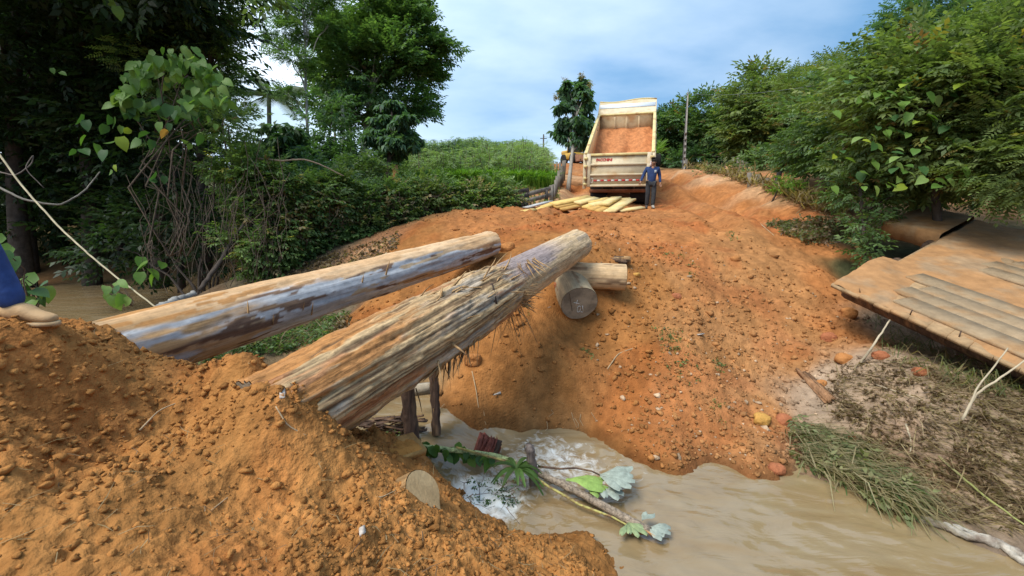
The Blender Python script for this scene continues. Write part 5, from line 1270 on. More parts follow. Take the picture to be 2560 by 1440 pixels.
n = 700; px = r_.uniform(1000, 1392, n); d = r_.uniform(18.2, 20.5, n)
P_ = np.array([at(a, 465, q) for a, q in zip(px, d)]); P_[:, 2] = terrain(P_[:, 0], P_[:, 1])
L_.put(P_, np.tile([1, 0, 0], (n, 1)) + r_.normal(0, .8, (n, 3)) * [1, 1, 0], r_.uniform(.5, 1.1, n), 'blade', pick('grass', n, r_), jit=.12)
n = 900; px = r_.uniform(980, 1400, n); d = r_.uniform(14.5, 18.5, n)
P_ = np.array([at(a, 480, q) for a, q in zip(px, d)]); P_[:, 2] = terrain(P_[:, 0], P_[:, 1])
L_.put(P_, np.tile([1, 0, 0], (n, 1)) + r_.normal(0, .8, (n, 3)) * [1, 1, 0], r_.uniform(.1, .3, n), 'blade', np.where((r_.random(n) < .55)[:, None], pick('straw', n, r_), pick('grass', n, r_)), jit=.2)
tag(L_.build('tall_grass'), kind='stuff')

# --- vine hedge along the old fence
HB = [(640, 695, 9.4), (720, 665, 9.9), (800, 632, 10.6), (880, 612, 11.2), (950, 594, 11.7), (1020, 577, 12.2), (1100, 561, 12.7), (1180, 545, 13.2), (1250, 522, 13.8)]
HT = [400, 440, 445, 462, 470, 476, 480, 480, 478]
hb = empty('vine_hedge', gp(950, 594, 11.7), 'long hedge of leafy vines smothering an old fence left of the mound', 'hedge')
L_ = Leaves(410); stems = MB()
pts = np.array([at(*q) for q in HB]); tops = np.array([at(q[0], t, q[2] + .1) for q, t in zip(HB, HT)])
for i in range(len(pts)): pts[i][2] = H(pts[i][0], pts[i][1])
for k in range(58):
    f = k / 57 * (len(pts) - 1); i = min(int(f), len(pts) - 2); t = f - i
    b = pts[i] * (1 - t) + pts[i + 1] * t; tp_ = tops[i] * (1 - t) + tops[i + 1] * t + np.array([0, 0, RNG.normal(-.05, .16)]); h_ = tp_[2] - b[2]
    for lv in range(4):
        c = b + np.array([RNG.normal(0, .15), .25 + RNG.normal(0, .12) + .1 * lv, h_ * (.14 + .25 * lv)])
        w_ = np.array([.42, .36, .20 * h_ if h_ > 1 else .3])
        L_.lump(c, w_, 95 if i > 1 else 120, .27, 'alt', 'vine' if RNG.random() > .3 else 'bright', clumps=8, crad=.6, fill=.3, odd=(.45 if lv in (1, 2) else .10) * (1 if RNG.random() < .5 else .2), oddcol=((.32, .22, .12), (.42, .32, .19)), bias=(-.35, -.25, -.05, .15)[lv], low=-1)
    for _ in range(4):
        a = b + RNG.normal(0, .25, 3) * [1, .5, 0]; limb(stems, a, a + np.array([RNG.normal(0, .3), RNG.normal(0, .1), h_ * RNG.uniform(.5, .95)]), .012, .006, .8, 6, 4)
for k in range(7):
    b = pts[k + 1] + np.array([0, .3, 0]); tt = b.copy(); tt[2] = tops[k + 1][2] - .1; stems.beam(b, tt, .1, .1, jit=.01)
L_.build('foliage', hb); stems.build('stem', VINE, hb)

# --- dark forest on the left bank
def forest(px, py, d, top, r0, specs, label, seed, size=.5, kind='alt', pal='shade', per=75, bias=0, kw=None):
    k_ = dict(clumps=14, crad=.5, fill=.35, low=-1, bias=bias); k_.update(kw or {})
    return tree('forest_tree', label, gp(px, py, d), at(*top), r0, [(at(a, b, q), (r, r, r * .85), int(per * r * r)) for a, b, q, r in specs], seed, size, kind, pal, DARKBARK, kw=k_, curve=.15)
forest(30, 600, 13, (60, -100, 12), .26, [(0, 60, 11.5, 2.4), (120, 0, 11, 2.2), (60, 250, 13, 2.2), (-60, 330, 13, 2.2), (100, 420, 14, 2.2), (10, 480, 14.5, 2), (-150, 100, 11, 2.5), (150, 150, 12.5, 2.2), (-120, -250, 9, 2.6), (60, -350, 8.5, 2.6)], 'dark forest tree furthest left at the edge of the frame', 501)  # last two lumps: overhanging crown above the view, added to shade the forest
forest(210, 620, 13.5, (200, -100, 12), .22, [(210, 60, 12, 2.2), (230, 230, 13, 2.2), (190, 380, 14, 2.2), (260, 480, 14.5, 1.9), (150, 540, 15, 1.8), (220, -120, 10.5, 2.4), (330, 0, 11, 2), (200, -300, 8.5, 2.4)], 'dark shaded forest tree behind the big leaved vine, left of centre trunk', 502)  # last lump: canopy out of view, added to keep the forest front dark
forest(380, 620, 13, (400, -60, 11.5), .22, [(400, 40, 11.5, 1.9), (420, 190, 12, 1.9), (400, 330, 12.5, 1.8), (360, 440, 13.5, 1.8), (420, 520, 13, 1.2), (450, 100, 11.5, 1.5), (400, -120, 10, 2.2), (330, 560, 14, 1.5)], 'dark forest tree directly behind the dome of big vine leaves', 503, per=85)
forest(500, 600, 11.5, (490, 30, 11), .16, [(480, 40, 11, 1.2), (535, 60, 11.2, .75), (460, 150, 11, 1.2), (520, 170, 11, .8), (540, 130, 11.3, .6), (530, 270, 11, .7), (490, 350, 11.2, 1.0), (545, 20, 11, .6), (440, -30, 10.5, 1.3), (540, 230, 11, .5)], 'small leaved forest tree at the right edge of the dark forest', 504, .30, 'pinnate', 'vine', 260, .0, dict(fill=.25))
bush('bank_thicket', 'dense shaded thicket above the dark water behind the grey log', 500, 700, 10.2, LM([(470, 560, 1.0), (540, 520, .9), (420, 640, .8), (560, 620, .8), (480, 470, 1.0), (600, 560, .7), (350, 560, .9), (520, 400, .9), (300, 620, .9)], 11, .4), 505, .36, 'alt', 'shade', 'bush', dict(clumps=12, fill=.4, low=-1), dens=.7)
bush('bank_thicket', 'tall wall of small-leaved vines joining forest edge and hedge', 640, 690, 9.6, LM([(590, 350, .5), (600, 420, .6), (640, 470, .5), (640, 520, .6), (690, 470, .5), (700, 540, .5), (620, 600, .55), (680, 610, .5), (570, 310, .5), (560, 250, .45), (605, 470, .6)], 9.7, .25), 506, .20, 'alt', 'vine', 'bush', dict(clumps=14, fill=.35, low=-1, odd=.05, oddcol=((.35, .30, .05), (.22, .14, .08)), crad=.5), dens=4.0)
for k, (px, py, d, top, r) in enumerate(((70, 640, 14, (40, 100, 14), .16), (300, 640, 15, (290, 100, 15), .14), (150, 640, 16, (170, 150, 16), .2), (440, 640, 12, (420, 150, 12), .09))):
    tree('forest_tree', ('straight dark trunk in the shade near the left frame edge', 'dark trunk in shade behind the water, below the big leaved vine', 'thick dark trunk deepest in the shade on the left', 'slim leaning trunk in shade left of the thicket')[k], gp(px, py, d), at(*top), r, [(at(top[0], top[1], d + .5), (1.6, 1.6, 1.8), 200)], 520 + k, .6, 'tuft', 'shade', DARKBARK, kw=dict(low=-1, fill=.5))
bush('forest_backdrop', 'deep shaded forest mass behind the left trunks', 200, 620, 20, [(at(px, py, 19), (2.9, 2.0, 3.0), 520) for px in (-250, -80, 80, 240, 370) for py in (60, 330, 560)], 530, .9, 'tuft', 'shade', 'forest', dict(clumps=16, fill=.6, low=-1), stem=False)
tag(bpy.data.objects['forest_backdrop'], kind=None)
# branch hanging into the top of the frame
bush('branch', 'leafy branch hanging into the top of the frame beside the slim tree', 650, 690, 9.6, [(at(640, -15, 8), (.45, .4, .22), 26), (at(678, 10, 8), (.2, .2, .12), 8)], 531, .4, 'alt', 'mid', 'branch', dict(clumps=6, fill=.5), stem=False)
# lianas
def curve_thing(name, label, pix, r, mat, cat, kind=None, n=30, sub=0.0):
    Pp = np.array([at(*q) for q in pix]); t = np.linspace(0, len(Pp) - 1, n); out = np.stack([np.interp(t, np.arange(len(Pp)), Pp[:, k]) for k in range(3)], 1)
    for _ in range(2): out[1:-1] = (out[:-2] + 2 * out[1:-1] + out[2:]) / 4
    out[1:-1] += RNG.normal(0, r * .16, (n - 2, 3))
    o = MB().tube(out, np.linspace(r, r * .6, n) if np.ndim(r) == 0 else r, 6).build(name, mat, loc=out[0], smooth=True); tag(o, label, cat, kind=kind); return o
curve_thing('bare_pole', 'long thin pale bare stem leaning across the dark forest to the grey log', [(-10, 375, 7.2), (60, 470, 7.0), (140, 560, 6.7), (215, 630, 6.4), (300, 700, 6.0), (392, 770, 5.4)], .017, M('pale_stem', (.40, .34, .22), var=.25), 'stem', n=40)
curve_thing('liana', 'grey sagging liana across the dark forest, left', [(-10, 465, 8), (60, 500, 8), (150, 515, 8.2), (210, 480, 8.6), (250, 430, 9)], .022, M('grey_liana', (.20, .18, .15), var=.3), 'vine')
curve_thing('liana', 'thin curling liana at the left edge of the dark forest', [(0, 430, 8), (40, 440, 8), (80, 410, 8.2), (85, 385, 8.2), (60, 420, 8.1), (110, 470, 8.2)], .012, M('grey_liana2', (.16, .13, .11), var=.3), 'vine')
curve_thing('fallen_tree', 'smooth grey fallen trunk lying behind the near end of the grey log', [(395, 775, 6.0), (440, 752, 6.6), (485, 735, 7.2)], .075, M('grey_trunk', (.25, .24, .22), var=.25), 'tree')
curve_thing('branch', 'brown branch slanting up through the thicket', [(500, 725, 8.6), (560, 640, 9), (600, 575, 9.2), (640, 520, 9.3)], .05, DARKBARK, 'branch')
curve_thing('branch', 'bare arched branch over the vine hedge', [(640, 395, 9.4), (700, 402, 9.4), (760, 398, 9.5), (800, 410, 9.6), (860, 440, 9.8)], .022, M('dry_branch', (.27, .20, .14), var=.2), 'branch')
mb = MB()
for k in range(70):
    px = RNG.uniform(360, 720); y1 = RNG.uniform(600, 740); y0 = y1 - RNG.uniform(80, 330); d = 9.3 - .5 * RNG.random() + (.6 if px < 450 else 0)
    pts = [at(px + RNG.normal(0, 18) * (0 if i == 0 else 1) + RNG.normal(0, 14), y1 + (y0 - y1) * i / 6, d + RNG.normal(0, .08)) for i in range(7)]
    P_ = np.array(pts); P_[1:-1] = (P_[:-2] + P_[1:-1] + P_[2:]) / 3
    mb.tube(P_, RNG.uniform(.003, .009), 4, cap=False)
tag(mb.build('liana_tangle', VINE), kind='stuff')

# --- vine with large heart leaves: every leaf a part
def heart(bend, fold):
    prof = [(.0, 0), (.10, .25), (.28, .37), (.5, .35), (.72, .23), (.9, .08), (1.0, 0)]
    V = []
    for x, w_ in prof: V.append([x - (.10 if .2 < w_ and x < .15 else 0), -w_, fold * w_ - bend * x * x]); V.append([x, 0, -bend * x * x]); V.append([x - (.10 if .2 < w_ and x < .15 else 0), w_, fold * w_ - bend * x * x])
    Fc = []
    for i in range(len(prof) - 1):
        for j in (0, 1): Fc.append((i * 3 + j, i * 3 + j + 1, (i + 1) * 3 + j + 1, (i + 1) * 3 + j))
    return np.array(V), Fc
HM = []
for i, c in enumerate(((.10, .20, .04), (.14, .25, .05), (.20, .30, .085), (.05, .12, .035), (.27, .36, .04), (.42, .22, .08))):
    V, Fc = heart(.18 + .1 * (i % 3), .22); o_ = mk('leaf', V, Fc, LEAFG, col=np.tile(np.array(c), (len(V), 1)) * RNG.uniform(.9, 1.1, (len(V), 1)), smooth=True); HM.append(o_.data); bpy.data.objects.remove(o_)
def leaf_part(root, p, direc, nrm, size, which, name='leaf'):
    x = np.asarray(direc, float); x = x / np.linalg.norm(x); z = np.asarray(nrm, float); y = np.cross(z, x); y /= np.linalg.norm(y); z = np.cross(x, y)
    o = bpy.data.objects.new(name, HM[which]); C.objects.link(o); o.parent = root
    Mx = Matrix.Identity(4)
    for i in range(3):
        for j, a in enumerate((x, y, z)): Mx[i][j] = a[i] * size
        Mx[i][3] = p[i] - OFF[root.name][i]
    o.matrix_local = Mx; return o
vr = gp(430, 640, 9.4); vine = empty('big_leaf_vine', vr, 'climbing vine with a dome of big heart-shaped green leaves in the dark forest', 'vine')
mb = MB()
for k in range(9):
    a = at(430 + RNG.normal(0, 25), 640, 9.3); limb(mb, a, at(430 + RNG.uniform(-100, 110), RNG.uniform(150, 300), 8.8), .02, .01, .6, 8, 5)
mb.build('stem', VINE, vine)
rv = np.random.default_rng(77); vc = at(440, 290, 9.3); toc = -vc / np.linalg.norm(vc)
def vleaf(px, py, d, size, which, tilt=.5):
    p = at(px, py, d); nrm = toc * .6 + np.array([0, 0, .75 * tilt * 2]) + rv.normal(0, .45, 3); dr = np.array([rv.normal(0, .6), -.25, -.75]) + rv.normal(0, .25, 3)
    leaf_part(vine, p, dr, nrm, size, which)
for k in range(230):
    t = rv.uniform(0, math.pi); rr_ = rv.random() ** .35
    px = 430 - math.cos(t) * 145 * rr_; top_y = 250 - math.sin(t) * 145 * rr_
    py = top_y + rv.uniform(0, 30)
    if rr_ < .72 and rv.random() < .45: continue
    vleaf(px, py, 8.3 + .5 * (1 - rr_) + rv.normal(0, .14), rv.uniform(.14, .26), int(rv.choice([0, 1, 2], p=[.35, .4, .25])))
for k in range(34): vleaf(rv.uniform(310, 520), rv.uniform(240, 290), 8.6 + rv.normal(0, .2), rv.uniform(.18, .28), int(rv.choice([0, 3], p=[.4, .6])))
for px, py, s, w_ in ((205, 285, .3, 3), (215, 300, .28, 3), (275, 290, .26, 3), (285, 292, .28, 0), (265, 312, .26, 3), (300, 342, .34, 4), (290, 350, .26, 0), (325, 322, .2, 4), (305, 315, .2, 1), (215, 338, .28, 0), (240, 360, .28, 0), (205, 372, .30, 3), (262, 375, .3, 3), (345, 345, .3, 0), (357, 347, .2, 3), (400, 305, .26, 1), (418, 325, .24, 5), (400, 290, .2, 0), (425, 308, .2, 3), (505, 240, .3, 1), (500, 335, .3, 3), (455, 352, .18, 1), (478, 360, .16, 1), (288, 412, .16, 4), (278, 424, .14, 1), (185, 372, .2, 3), (390, 430, .24, 3), (382, 445, .22, 3), (412, 440, .2, 3), (150, 180, .16, 0), (130, 170, .14, 0), (290, 15, .3, 1), (275, -5, .3, 1), (380, 350, .24, 3), (370, 330, .26, 3), (540, 310, .16, 1), (520, 290, .16, 1)):
    vleaf(px, py, 8.4, s * .85, w_, .3)
def sprig(name, label, base, leaves_, seed, size, cat='plant', which=(0, 1, 3)):
    root = empty(name, base, label, cat); r = np.random.default_rng(seed); mb = MB()
    for q in leaves_:
        px, py, d = q[:3]; p = at(px, py, d); dr = np.array([r.normal(0, .5), -.3, -.6]) + r.normal(0, .25, 3)
        leaf_part(root, p, dr, -p / np.linalg.norm(p) * .6 + np.array([0, 0, .9]) + r.normal(0, .4, 3), size * r.uniform(.8, 1.25), q[3] if len(q) > 3 else int(r.choice(which)))
        limb(mb, base, p, .006, .003, .5, 6, 4)
    mb.build('stem', VINE, root); return root
sprig('leafy_plant', 'broad leaved plant behind the boot at the left edge', at(85, 790, 3.5), [(12, 590, 3.3), (8, 625, 3.2, 3), (30, 615, 3.3), (38, 640, 3.3, 3), (70, 690, 3.4), (95, 690, 3.5, 0), (55, 715, 3.4, 3), (80, 725, 3.4), (115, 715, 3.5, 2), (70, 740, 3.4, 1), (90, 750, 3.4, 1), (105, 735, 3.5), (60, 700, 3.5), (100, 775, 3.4), (22, 660, 3.3, 3), (120, 705, 3.6)], 5, .13)
sprig('leafy_sprig', 'small sprig of pale leaves over dark water left of the grey log', at(330, 765, 5.6), [(265, 715, 5.6, 2), (270, 730, 5.6, 2), (290, 705, 5.7, 1), (300, 720, 5.6, 3), (278, 738, 5.5, 2), (305, 735, 5.5, 1), (325, 745, 5.5, 2)], 6, .18, which=(2,))
sprig('leafy_sprig', 'bright yellow-green leaf sprig hanging at the thicket foot', at(380, 600, 8.6), [(370, 655, 8.5, 1), (372, 672, 8.5, 1), (352, 642, 8.6, 0), (385, 685, 8.5, 1), (405, 655, 8.7, 0), (350, 680, 8.6, 0)], 8, .30)

# --- right side: leafy slope
KR = dict(clumps=16, crad=.48, fill=.25, low=-1, odd=.03, oddcol=((.30, .24, .05), (.25, .12, .05)), flat=.5)
def rshrub(name, label, px, py, d, specs, seed, size, kind, pal, per, bias=0, top=None, r0=.1, kw=None, cat='tree', bark=None):
    k_ = dict(KR); k_['bias'] = bias; k_.update(kw or {})
    return tree(name, label, gp(px, py, d), at(*(top or (specs[0][0], specs[0][1], specs[0][2]))), r0, [(at(a, b, q), (r, r, r * .85), int(per * r * r)) for a, b, q, r in specs], seed, size, kind, pal, bark or DARKBARK, kw=k_, cat=cat, mat=LEAFG)
rshrub('broadleaf_tree', 'dense broadleaf tree rising behind the collapsed deck at far right', 2380, 560, 9.2, [(2320, 260, 9, 1.5), (2430, 300, 8.6, 1.6), (2250, 330, 9.4, 1.3), (2380, 375, 9.4, 1.1), (2500, 200, 8.6, 1.5), (2260, 415, 10.2, 1.1), (2330, 180, 9.6, 1.3), (2450, 390, 9.2, .9), (2220, 240, 10, 1.2), (2180, 150, 10, .5), (2480, 120, 9.2, 1.2)], 601, .36, 'alt', 'bright', 420)
rshrub('broadleaf_tree', 'leafy tree cut by the right frame edge above the deck', 2750, 520, 10, [(2560, 250, 7.6, 1.2), (2580, 380, 7.4, 1.1), (2520, 340, 7.8, .9), (2620, 130, 7.8, 1.3), (2560, 80, 8.2, .9), (2590, 415, 7.3, .7), (2650, 330, 7.2, 1.2)], 602, .33, 'pinnate', 'bright', 420)
rshrub('shrub', 'dark green shrub between the gully and the upper end of the deck', 2190, 640, 8.8, [(2150, 470, 9.6, .55), (2200, 440, 11, .75), (2185, 520, 9.6, .38), (2165, 565, 9.1, .33), (2165, 610, 8.9, .25), (2160, 636, 8.7, .18), (2120, 430, 10.4, .5), (2280, 470, 11.5, .6), (2360, 480, 11, .5), (2450, 470, 10.2, .45)], 603, .26, 'alt', 'mid', 480, cat='bush', r0=.05)
rshrub('wide_tree', 'wide grey-green tree rising above the right slope at the top right', 2400, 300, 15, [(2330, 70, 14.5, 1.6), (2420, 40, 14, 1.7), (2290, 120, 14.5, 1.0), (2480, 60, 14, 1.5), (2380, 110, 14, 1.4), (2260, 95, 14.8, .7), (2550, 90, 13.5, 1.5)], 604, .5, 'pinnate', 'blue', 190, r0=.14, kw=dict(flat=.35, crad=.5))
rshrub('hill_tree', 'leafy tree of the slope right of the round crowned tree', 2080, 430, 14, [(2060, 320, 14.5, 1.5), (2100, 260, 14, 1.3), (2025, 370, 15, 1.0), (2095, 365, 13.5, .9), (2130, 320, 12.5, 1.0), (2065, 400, 14, .6), (2125, 395, 12.5, .6), (2160, 250, 12.5, 1.0)], 605, .42, 'alt', 'mid', 230)
rshrub('hill_tree', 'pale flat crowned tree on the slope skyline at right', 2080, 300, 20, [(2040, 215, 20, 1.2), (2000, 225, 21, 1.2), (2100, 190, 19, 1.3), (2070, 240, 19, 1.3), (1965, 245, 22, 1.0), (2130, 200, 17, 1.2)], 606, .5, 'pinnate', 'bright', 170, kw=dict(flat=.35))
rshrub('round_tree', 'round crowned bright green tree on the right skyline', 1912, 430, 26, [(1905, 245, 26, 2.0), (1870, 285, 26, 1.6), (1930, 290, 26, 1.9), (1890, 330, 26, 1.6), (1945, 340, 25.5, 1.5), (1860, 340, 26.5, 1.2), (1965, 290, 26, 1.2)], 607, .62, 'alt', 'bright', 210, r0=.16, bark=PALEBARK, top=(1908, 290, 25.6))
rshrub('roadside_tree', 'low wide tree behind the concrete pole', 1765, 415, 32, [(1760, 310, 32, 2.2), (1800, 330, 32, 2.0), (1720, 330, 33, 1.8), (1830, 350, 31, 1.6), (1780, 365, 32, 1.4)], 608, .7, 'alt', 'mid', 150, r0=.18)
rshrub('roadside_tree', 'dark round tree between the truck and the concrete pole', 1665, 412, 34, [(1665, 320, 34, 1.8), (1640, 350, 34, 1.8), (1690, 355, 34, 1.7), (1665, 385, 33.5, 1.2)], 609, .7, 'alt', 'deep', 160, r0=.18)
rshrub('roadside_tree', 'tree with open trunks between the pole and the round crowned tree', 1850, 415, 29, [(1840, 385, 29, .8), (1800, 400, 30, .8), (1880, 380, 28, .9), (1740, 395, 31, .8), (1700, 400, 31, .7)], 610, .6, 'alt', 'deep', 170, r0=.12)
rshrub('shrub', 'bushes at the foot of the round crowned tree', 1930, 440, 20, [(1900, 405, 21, .8), (1940, 400, 20, .7), (1985, 410, 18.5, .6), (2030, 425, 17, .4), (1870, 415, 22, .6), (2000, 395, 19, .9)], 611, .45, 'alt', 'mid', 200, cat='bush', r0=.05)
bush('shrub', 'bright lime green shrub right of the dark fence post', 1970, 480, 14, LM([(1968, 462, .32), (1985, 470, .25), (1950, 468, .2)], 14, .1, 500), 612, .22, 'alt', 'grass', 'bush', KU, mat=LEAFG)
bush('shrub', 'low pale green bush on the crest of the right berm', 1800, 430, 22, LM([(1800, 420, .45), (1815, 424, .4), (1775, 425, .35), (1760, 430, .3), (1842, 432, .4)], 22, .3, 260), 613, .3, 'alt', 'olive', 'bush', KU)
yb = gp(1640, 425, 28); yu = empty('yucca', yb, 'spiky light green plant beside the truck cab', 'plant'); L_ = Leaves(614)
r_ = np.random.default_rng(9); L_.put(np.tile(at(1641, 385, 28), (10, 1)) + r_.normal(0, .1, (10, 3)), r_.normal(0, 1, (10, 3)) * [1, 1, .3], np.full(10, 1.1), 'blade', pick('grass', 10, r_, .2)); L_.build('foliage', yu)
MB().tube([yb, at(1641, 385, 28)], .08, 6).build('stem', BARK, yu)
# larger leaves that stand out at the front of the right-hand tree
rt = bpy.data.objects['broadleaf_tree']
for k in range(150):
    px, py = RNG.uniform(2080, 2540), RNG.uniform(180, 470); d = 7.9 + RNG.normal(0, .15) + max(0, (2250 - px)) * .006
    p = at(px, py, d); base_dir = np.array([RNG.normal(0, .8), -.5, -.35])
    for j in range(1): leaf_part(rt, p, base_dir + RNG.normal(0, .2, 3), np.array([0, -.5, .9]) + RNG.normal(0, .3, 3), RNG.uniform(.14, .24), int(RNG.choice([0, 1, 2, 3, 4], p=[.3, .35, .15, .16, .04])))
# ------------------------------------------------------------------ debris, loose soil, plants at the water
def ico():
    bm = bmesh.new(); bmesh.ops.create_icosphere(bm, subdivisions=1, radius=1); V = np.array([v.co[:] for v in bm.verts]); Fc = np.array([[v.index for v in f.verts] for f in bm.faces]); bm.free(); return V, Fc
IV, IF = ico()
def slope_at(x, y):
    return terrain(x, y, want=True)
rs = np.random.default_rng(55)
def scatter(n, r0, r1, a0, a1, size, seed, ok=None, power=1.0):
    r = np.random.default_rng(seed)
    rr_ = r0 * (r1 / r0) ** (r.random(n) ** power); aa = r.uniform(rad(a0), rad(a1), n)
    x, y = rr_ * np.sin(aa), rr_ * np.cos(aa)
    h, col, amp, cr_, patch = terrain(x, y, want=True)
    m = h > np.where(.87 * x - .49 * y < -2.5, -2.62, -3.06)
    if ok is not None: m &= ok(x, y, h, col, amp, patch, r)
    return x[m], y[m], h[m], col[m], r
def stones(x, y, h, sz, col, name, mat, r, sink=.25, flat=.75):
    n = len(x); V = IV[None] * (1 + r.normal(0, .34, (n, 12, 1)).clip(-.55, .7)) * sz[:, None, None] * np.array([1, 1, flat]) * r.uniform(.7, 1.3, (n, 1, 3))
    a = r.uniform(0, 6.28, n); c, s = np.cos(a), np.sin(a)
    V = np.stack([V[..., 0] * c[:, None] - V[..., 1] * s[:, None], V[..., 0] * s[:, None] + V[..., 1] * c[:, None], V[..., 2]], -1)
    V = V + np.stack([x, y, h + sz * (flat * .5 - sink)], -1)[:, None]
    Fc = (IF[None] + (np.arange(n) * 12)[:, None, None]).reshape(-1, 3)
    cc = np.repeat(col[:, None], 12, 1).reshape(-1, 3)
    o = mk(name, V.reshape(-1, 3), Fc, mat, col=np.clip(cc, 0, 1)); tag(o, kind='stuff'); return o
sel = lambda x, y, h, col, amp, patch, r: (r.random(len(x)) < np.clip(amp * patch * 1.1, .06, 1))
x, y, h, col, r = scatter(26000, 1.0, 5.4, -62, 38, 0, 1, sel, .8)
stones(x, y, h, np.clip(r.lognormal(-4.75, .50, len(x)), .004, .032) * np.clip(np.hypot(x, y) / 2.4, .7, 1.3), col * r.uniform(.75, 1.3, (len(x), 1)), 'soil_crumbs', SOILM, r)
x, y, h, col, r = scatter(9500, 4.6, 13, -28, 52, 0, 2, sel, .9)
stones(x, y, h, np.clip(r.lognormal(-4.1, .55, len(x)), .008, .07), col * r.uniform(.75, 1.25, (len(x), 1)), 'soil_clods', SOILM, r)
selg = lambda x, y, h, col, amp, patch, r: (x > .5 + .12 * y) & (r.random(len(x)) < .75 * np.clip((x - 0.3) / 2.2, 0.05, 1)) & (h < -.7)
x, y, h, col, r = scatter(6500, 4.6, 10, 3, 40, 0, 3, selg)
gc = np.where((r.random(len(x)) < .10)[:, None], np.array([[.47, .33, .21]]) * r.uniform(.6, 1.2, (len(x), 1)), col * r.uniform(.7, 1.35, (len(x), 1)))
stones(x, y, h, np.clip(r.lognormal(-4.2, .5, len(x)), .006, .055), gc, 'gravel', SOILM, r)
def lump(px, py, s, col, label, z=None, d=None, cat='clod', flat=.7, group=None, name='clay_lump'):
    p = ground(px, py)
    bm = bmesh.new(); bmesh.ops.create_icosphere(bm, subdivisions=3, radius=1); V = np.array([v.co[:] for v in bm.verts]); Fc = [tuple(v.index for v in f.verts) for f in bm.faces]; bm.free()
    o = RNG.uniform(0, 50, 3); V = V * (1 + .28 * fbm3(V[:, 0] * 1.1 + o[0], V[:, 1] * 1.1 + o[1], V[:, 2] * 1.1, 3, 5))[:, None]
    V = np.sign(V) * np.abs(V) ** .85; V = V @ rotz(RNG.uniform(0, 6)).T * [1, .8, flat] * s + p + [0, 0, s * flat * .45]
    ob = mk(name, V, Fc, SOILM, col=np.tile(np.array(col), (len(V), 1)) * RNG.uniform(.92, 1.08, (len(V), 1)), loc=p); tag(ob, label, cat, group); return ob
Y_, R_, O_ = (.50, .27, .07), (.36, .13, .06), (.42, .18, .06)
for q in ((1905, 1055, .12, Y_, 'yellow ochre clay lump low on the gravel slope near the water'), (1960, 1058, .115, R_, 'red clay lump just right of the yellow one on the gravel slope'), (2022, 1078, .10, R_, 'red clay lump above the drooping reeds at the slope foot'),
          (2110, 905, .13, O_, 'orange clay lump right of the fallen wood slab'), (2050, 965, .09, O_, 'small orange clay lump right behind the fallen wood slab'), (1942, 1178, .085, R_, 'round red clay lump at the waterline below the gravel slope'),
          (2200, 895, .10, R_, 'red clay lump lying near the stick under the deck edge'), (2300, 935, .09, R_, 'flat red clay lump on grey mud under the deck'), (2130, 1105, .07, R_, 'small red lump on the grey mud bank'), (1840, 650, .10, O_, 'orange clod on the ridge above the gravel slope'),
          (2120, 790, .14, O_, 'large orange clod in the gully beside the deck corner'), (2070, 850, .12, R_, 'dark red clod in the gully beside the gravel slope'), (1690, 745, .09, R_, 'dark clod sticking out of the mound right of the short log'), (1270, 625, .14, O_, 'flat orange clod between the far ends of the two long logs'),
          (1180, 905, .13, O_, 'orange clod under the torn collar of the shaggy log'), (1590, 690, .07, Y_, 'small ochre clod beside the cut end of the short log'), (1400, 720, .10, R_, 'red clod heaped on the chalked log'), (1425, 705, .09, R_, 'red clod between the short log and the chalked log')):
    lump(*q)
# chips
CHIP = M('pale_bark_chip', (.45, .39, .33), var=.3, scale=30)
def chip(px, py, ln, wd, ang, label, mat=CHIP):
    p = ground(px, py) + np.array([0, 0, .02]); d = np.array([math.cos(ang), math.sin(ang), .15])
    o = MB().beam(p - d * ln / 2, p + d * ln / 2, wd, .012, jit=.006).build('bark_chip', mat, loc=p); tag(o, label, 'wood chip')
chip(708, 985, .15, .035, 2.0, 'pale bark chip on the soil by the near end of the shaggy log'); chip(1242, 985, .10, .08, .2, 'white bark chip on the smooth clay bank above the water'); chip(1750, 838, .12, .07, .1, 'pale flat chip on the mound among green weeds')
chip(1370, 770, .06, .05, .5, 'grey chip beside the chalked log end'); chip(905, 1335, .06, .02, 1.9, 'grey chip on the near orange bank')
ROT = M('rotten_brown_wood', (.28, .15, .075), var=.45, scale=14, bump=.8, stretch=(1, 1, .3))
rl = empty('rotten_log', ground(2035, 975), 'rotten brown wood slab lying down the gravel slope on the right', 'log')
for k in range(5):
    a, b = ground(1992 + 5 * k, 932 + 3 * k) + [0, 0, .05], ground(2062 + 5 * k, 1018 - 2 * k) + [0, 0, .07]; MB().beam(a, b, .05, .06, jit=.012).build('splinter', ROT, rl)
# twigs
TW = M('dry_twig', (.40, .29, .17), var=.3, scale=20)
def twig(pix, r, label, mat=TW, name='twig', lift=.012, cat='twig'):
    Pp = np.array([ground(*q) + [0, 0, lift + (.03 if 0 < i < len(pix) - 1 else 0)] for i, q in enumerate(pix)]); t = np.linspace(0, len(Pp) - 1, 12)
    out = np.stack([np.interp(t, np.arange(len(Pp)), Pp[:, k]) for k in range(3)], 1); out[1:-1] = (out[:-2] + 2 * out[1:-1] + out[2:]) / 4
    tag(MB().tube(out, np.linspace(r, r * .6, 12), 5).build(name, mat, loc=out[0], smooth=True), label, cat)
twig([(1518, 925), (1545, 890), (1590, 870)], .010, 'brown curved root twig on the smooth mound face'); twig([(1180, 930), (1190, 980), (1200, 1050)], .008, 'thin root twig hanging down the clay bank behind the posts')
twig([(900, 1050), (960, 1000), (1000, 985)], .008, 'thin stick under the shaggy log'); twig([(880, 1230), (950, 1260), (990, 1230)], .005, 'bent pale twig on the near bank above the sawn log end')
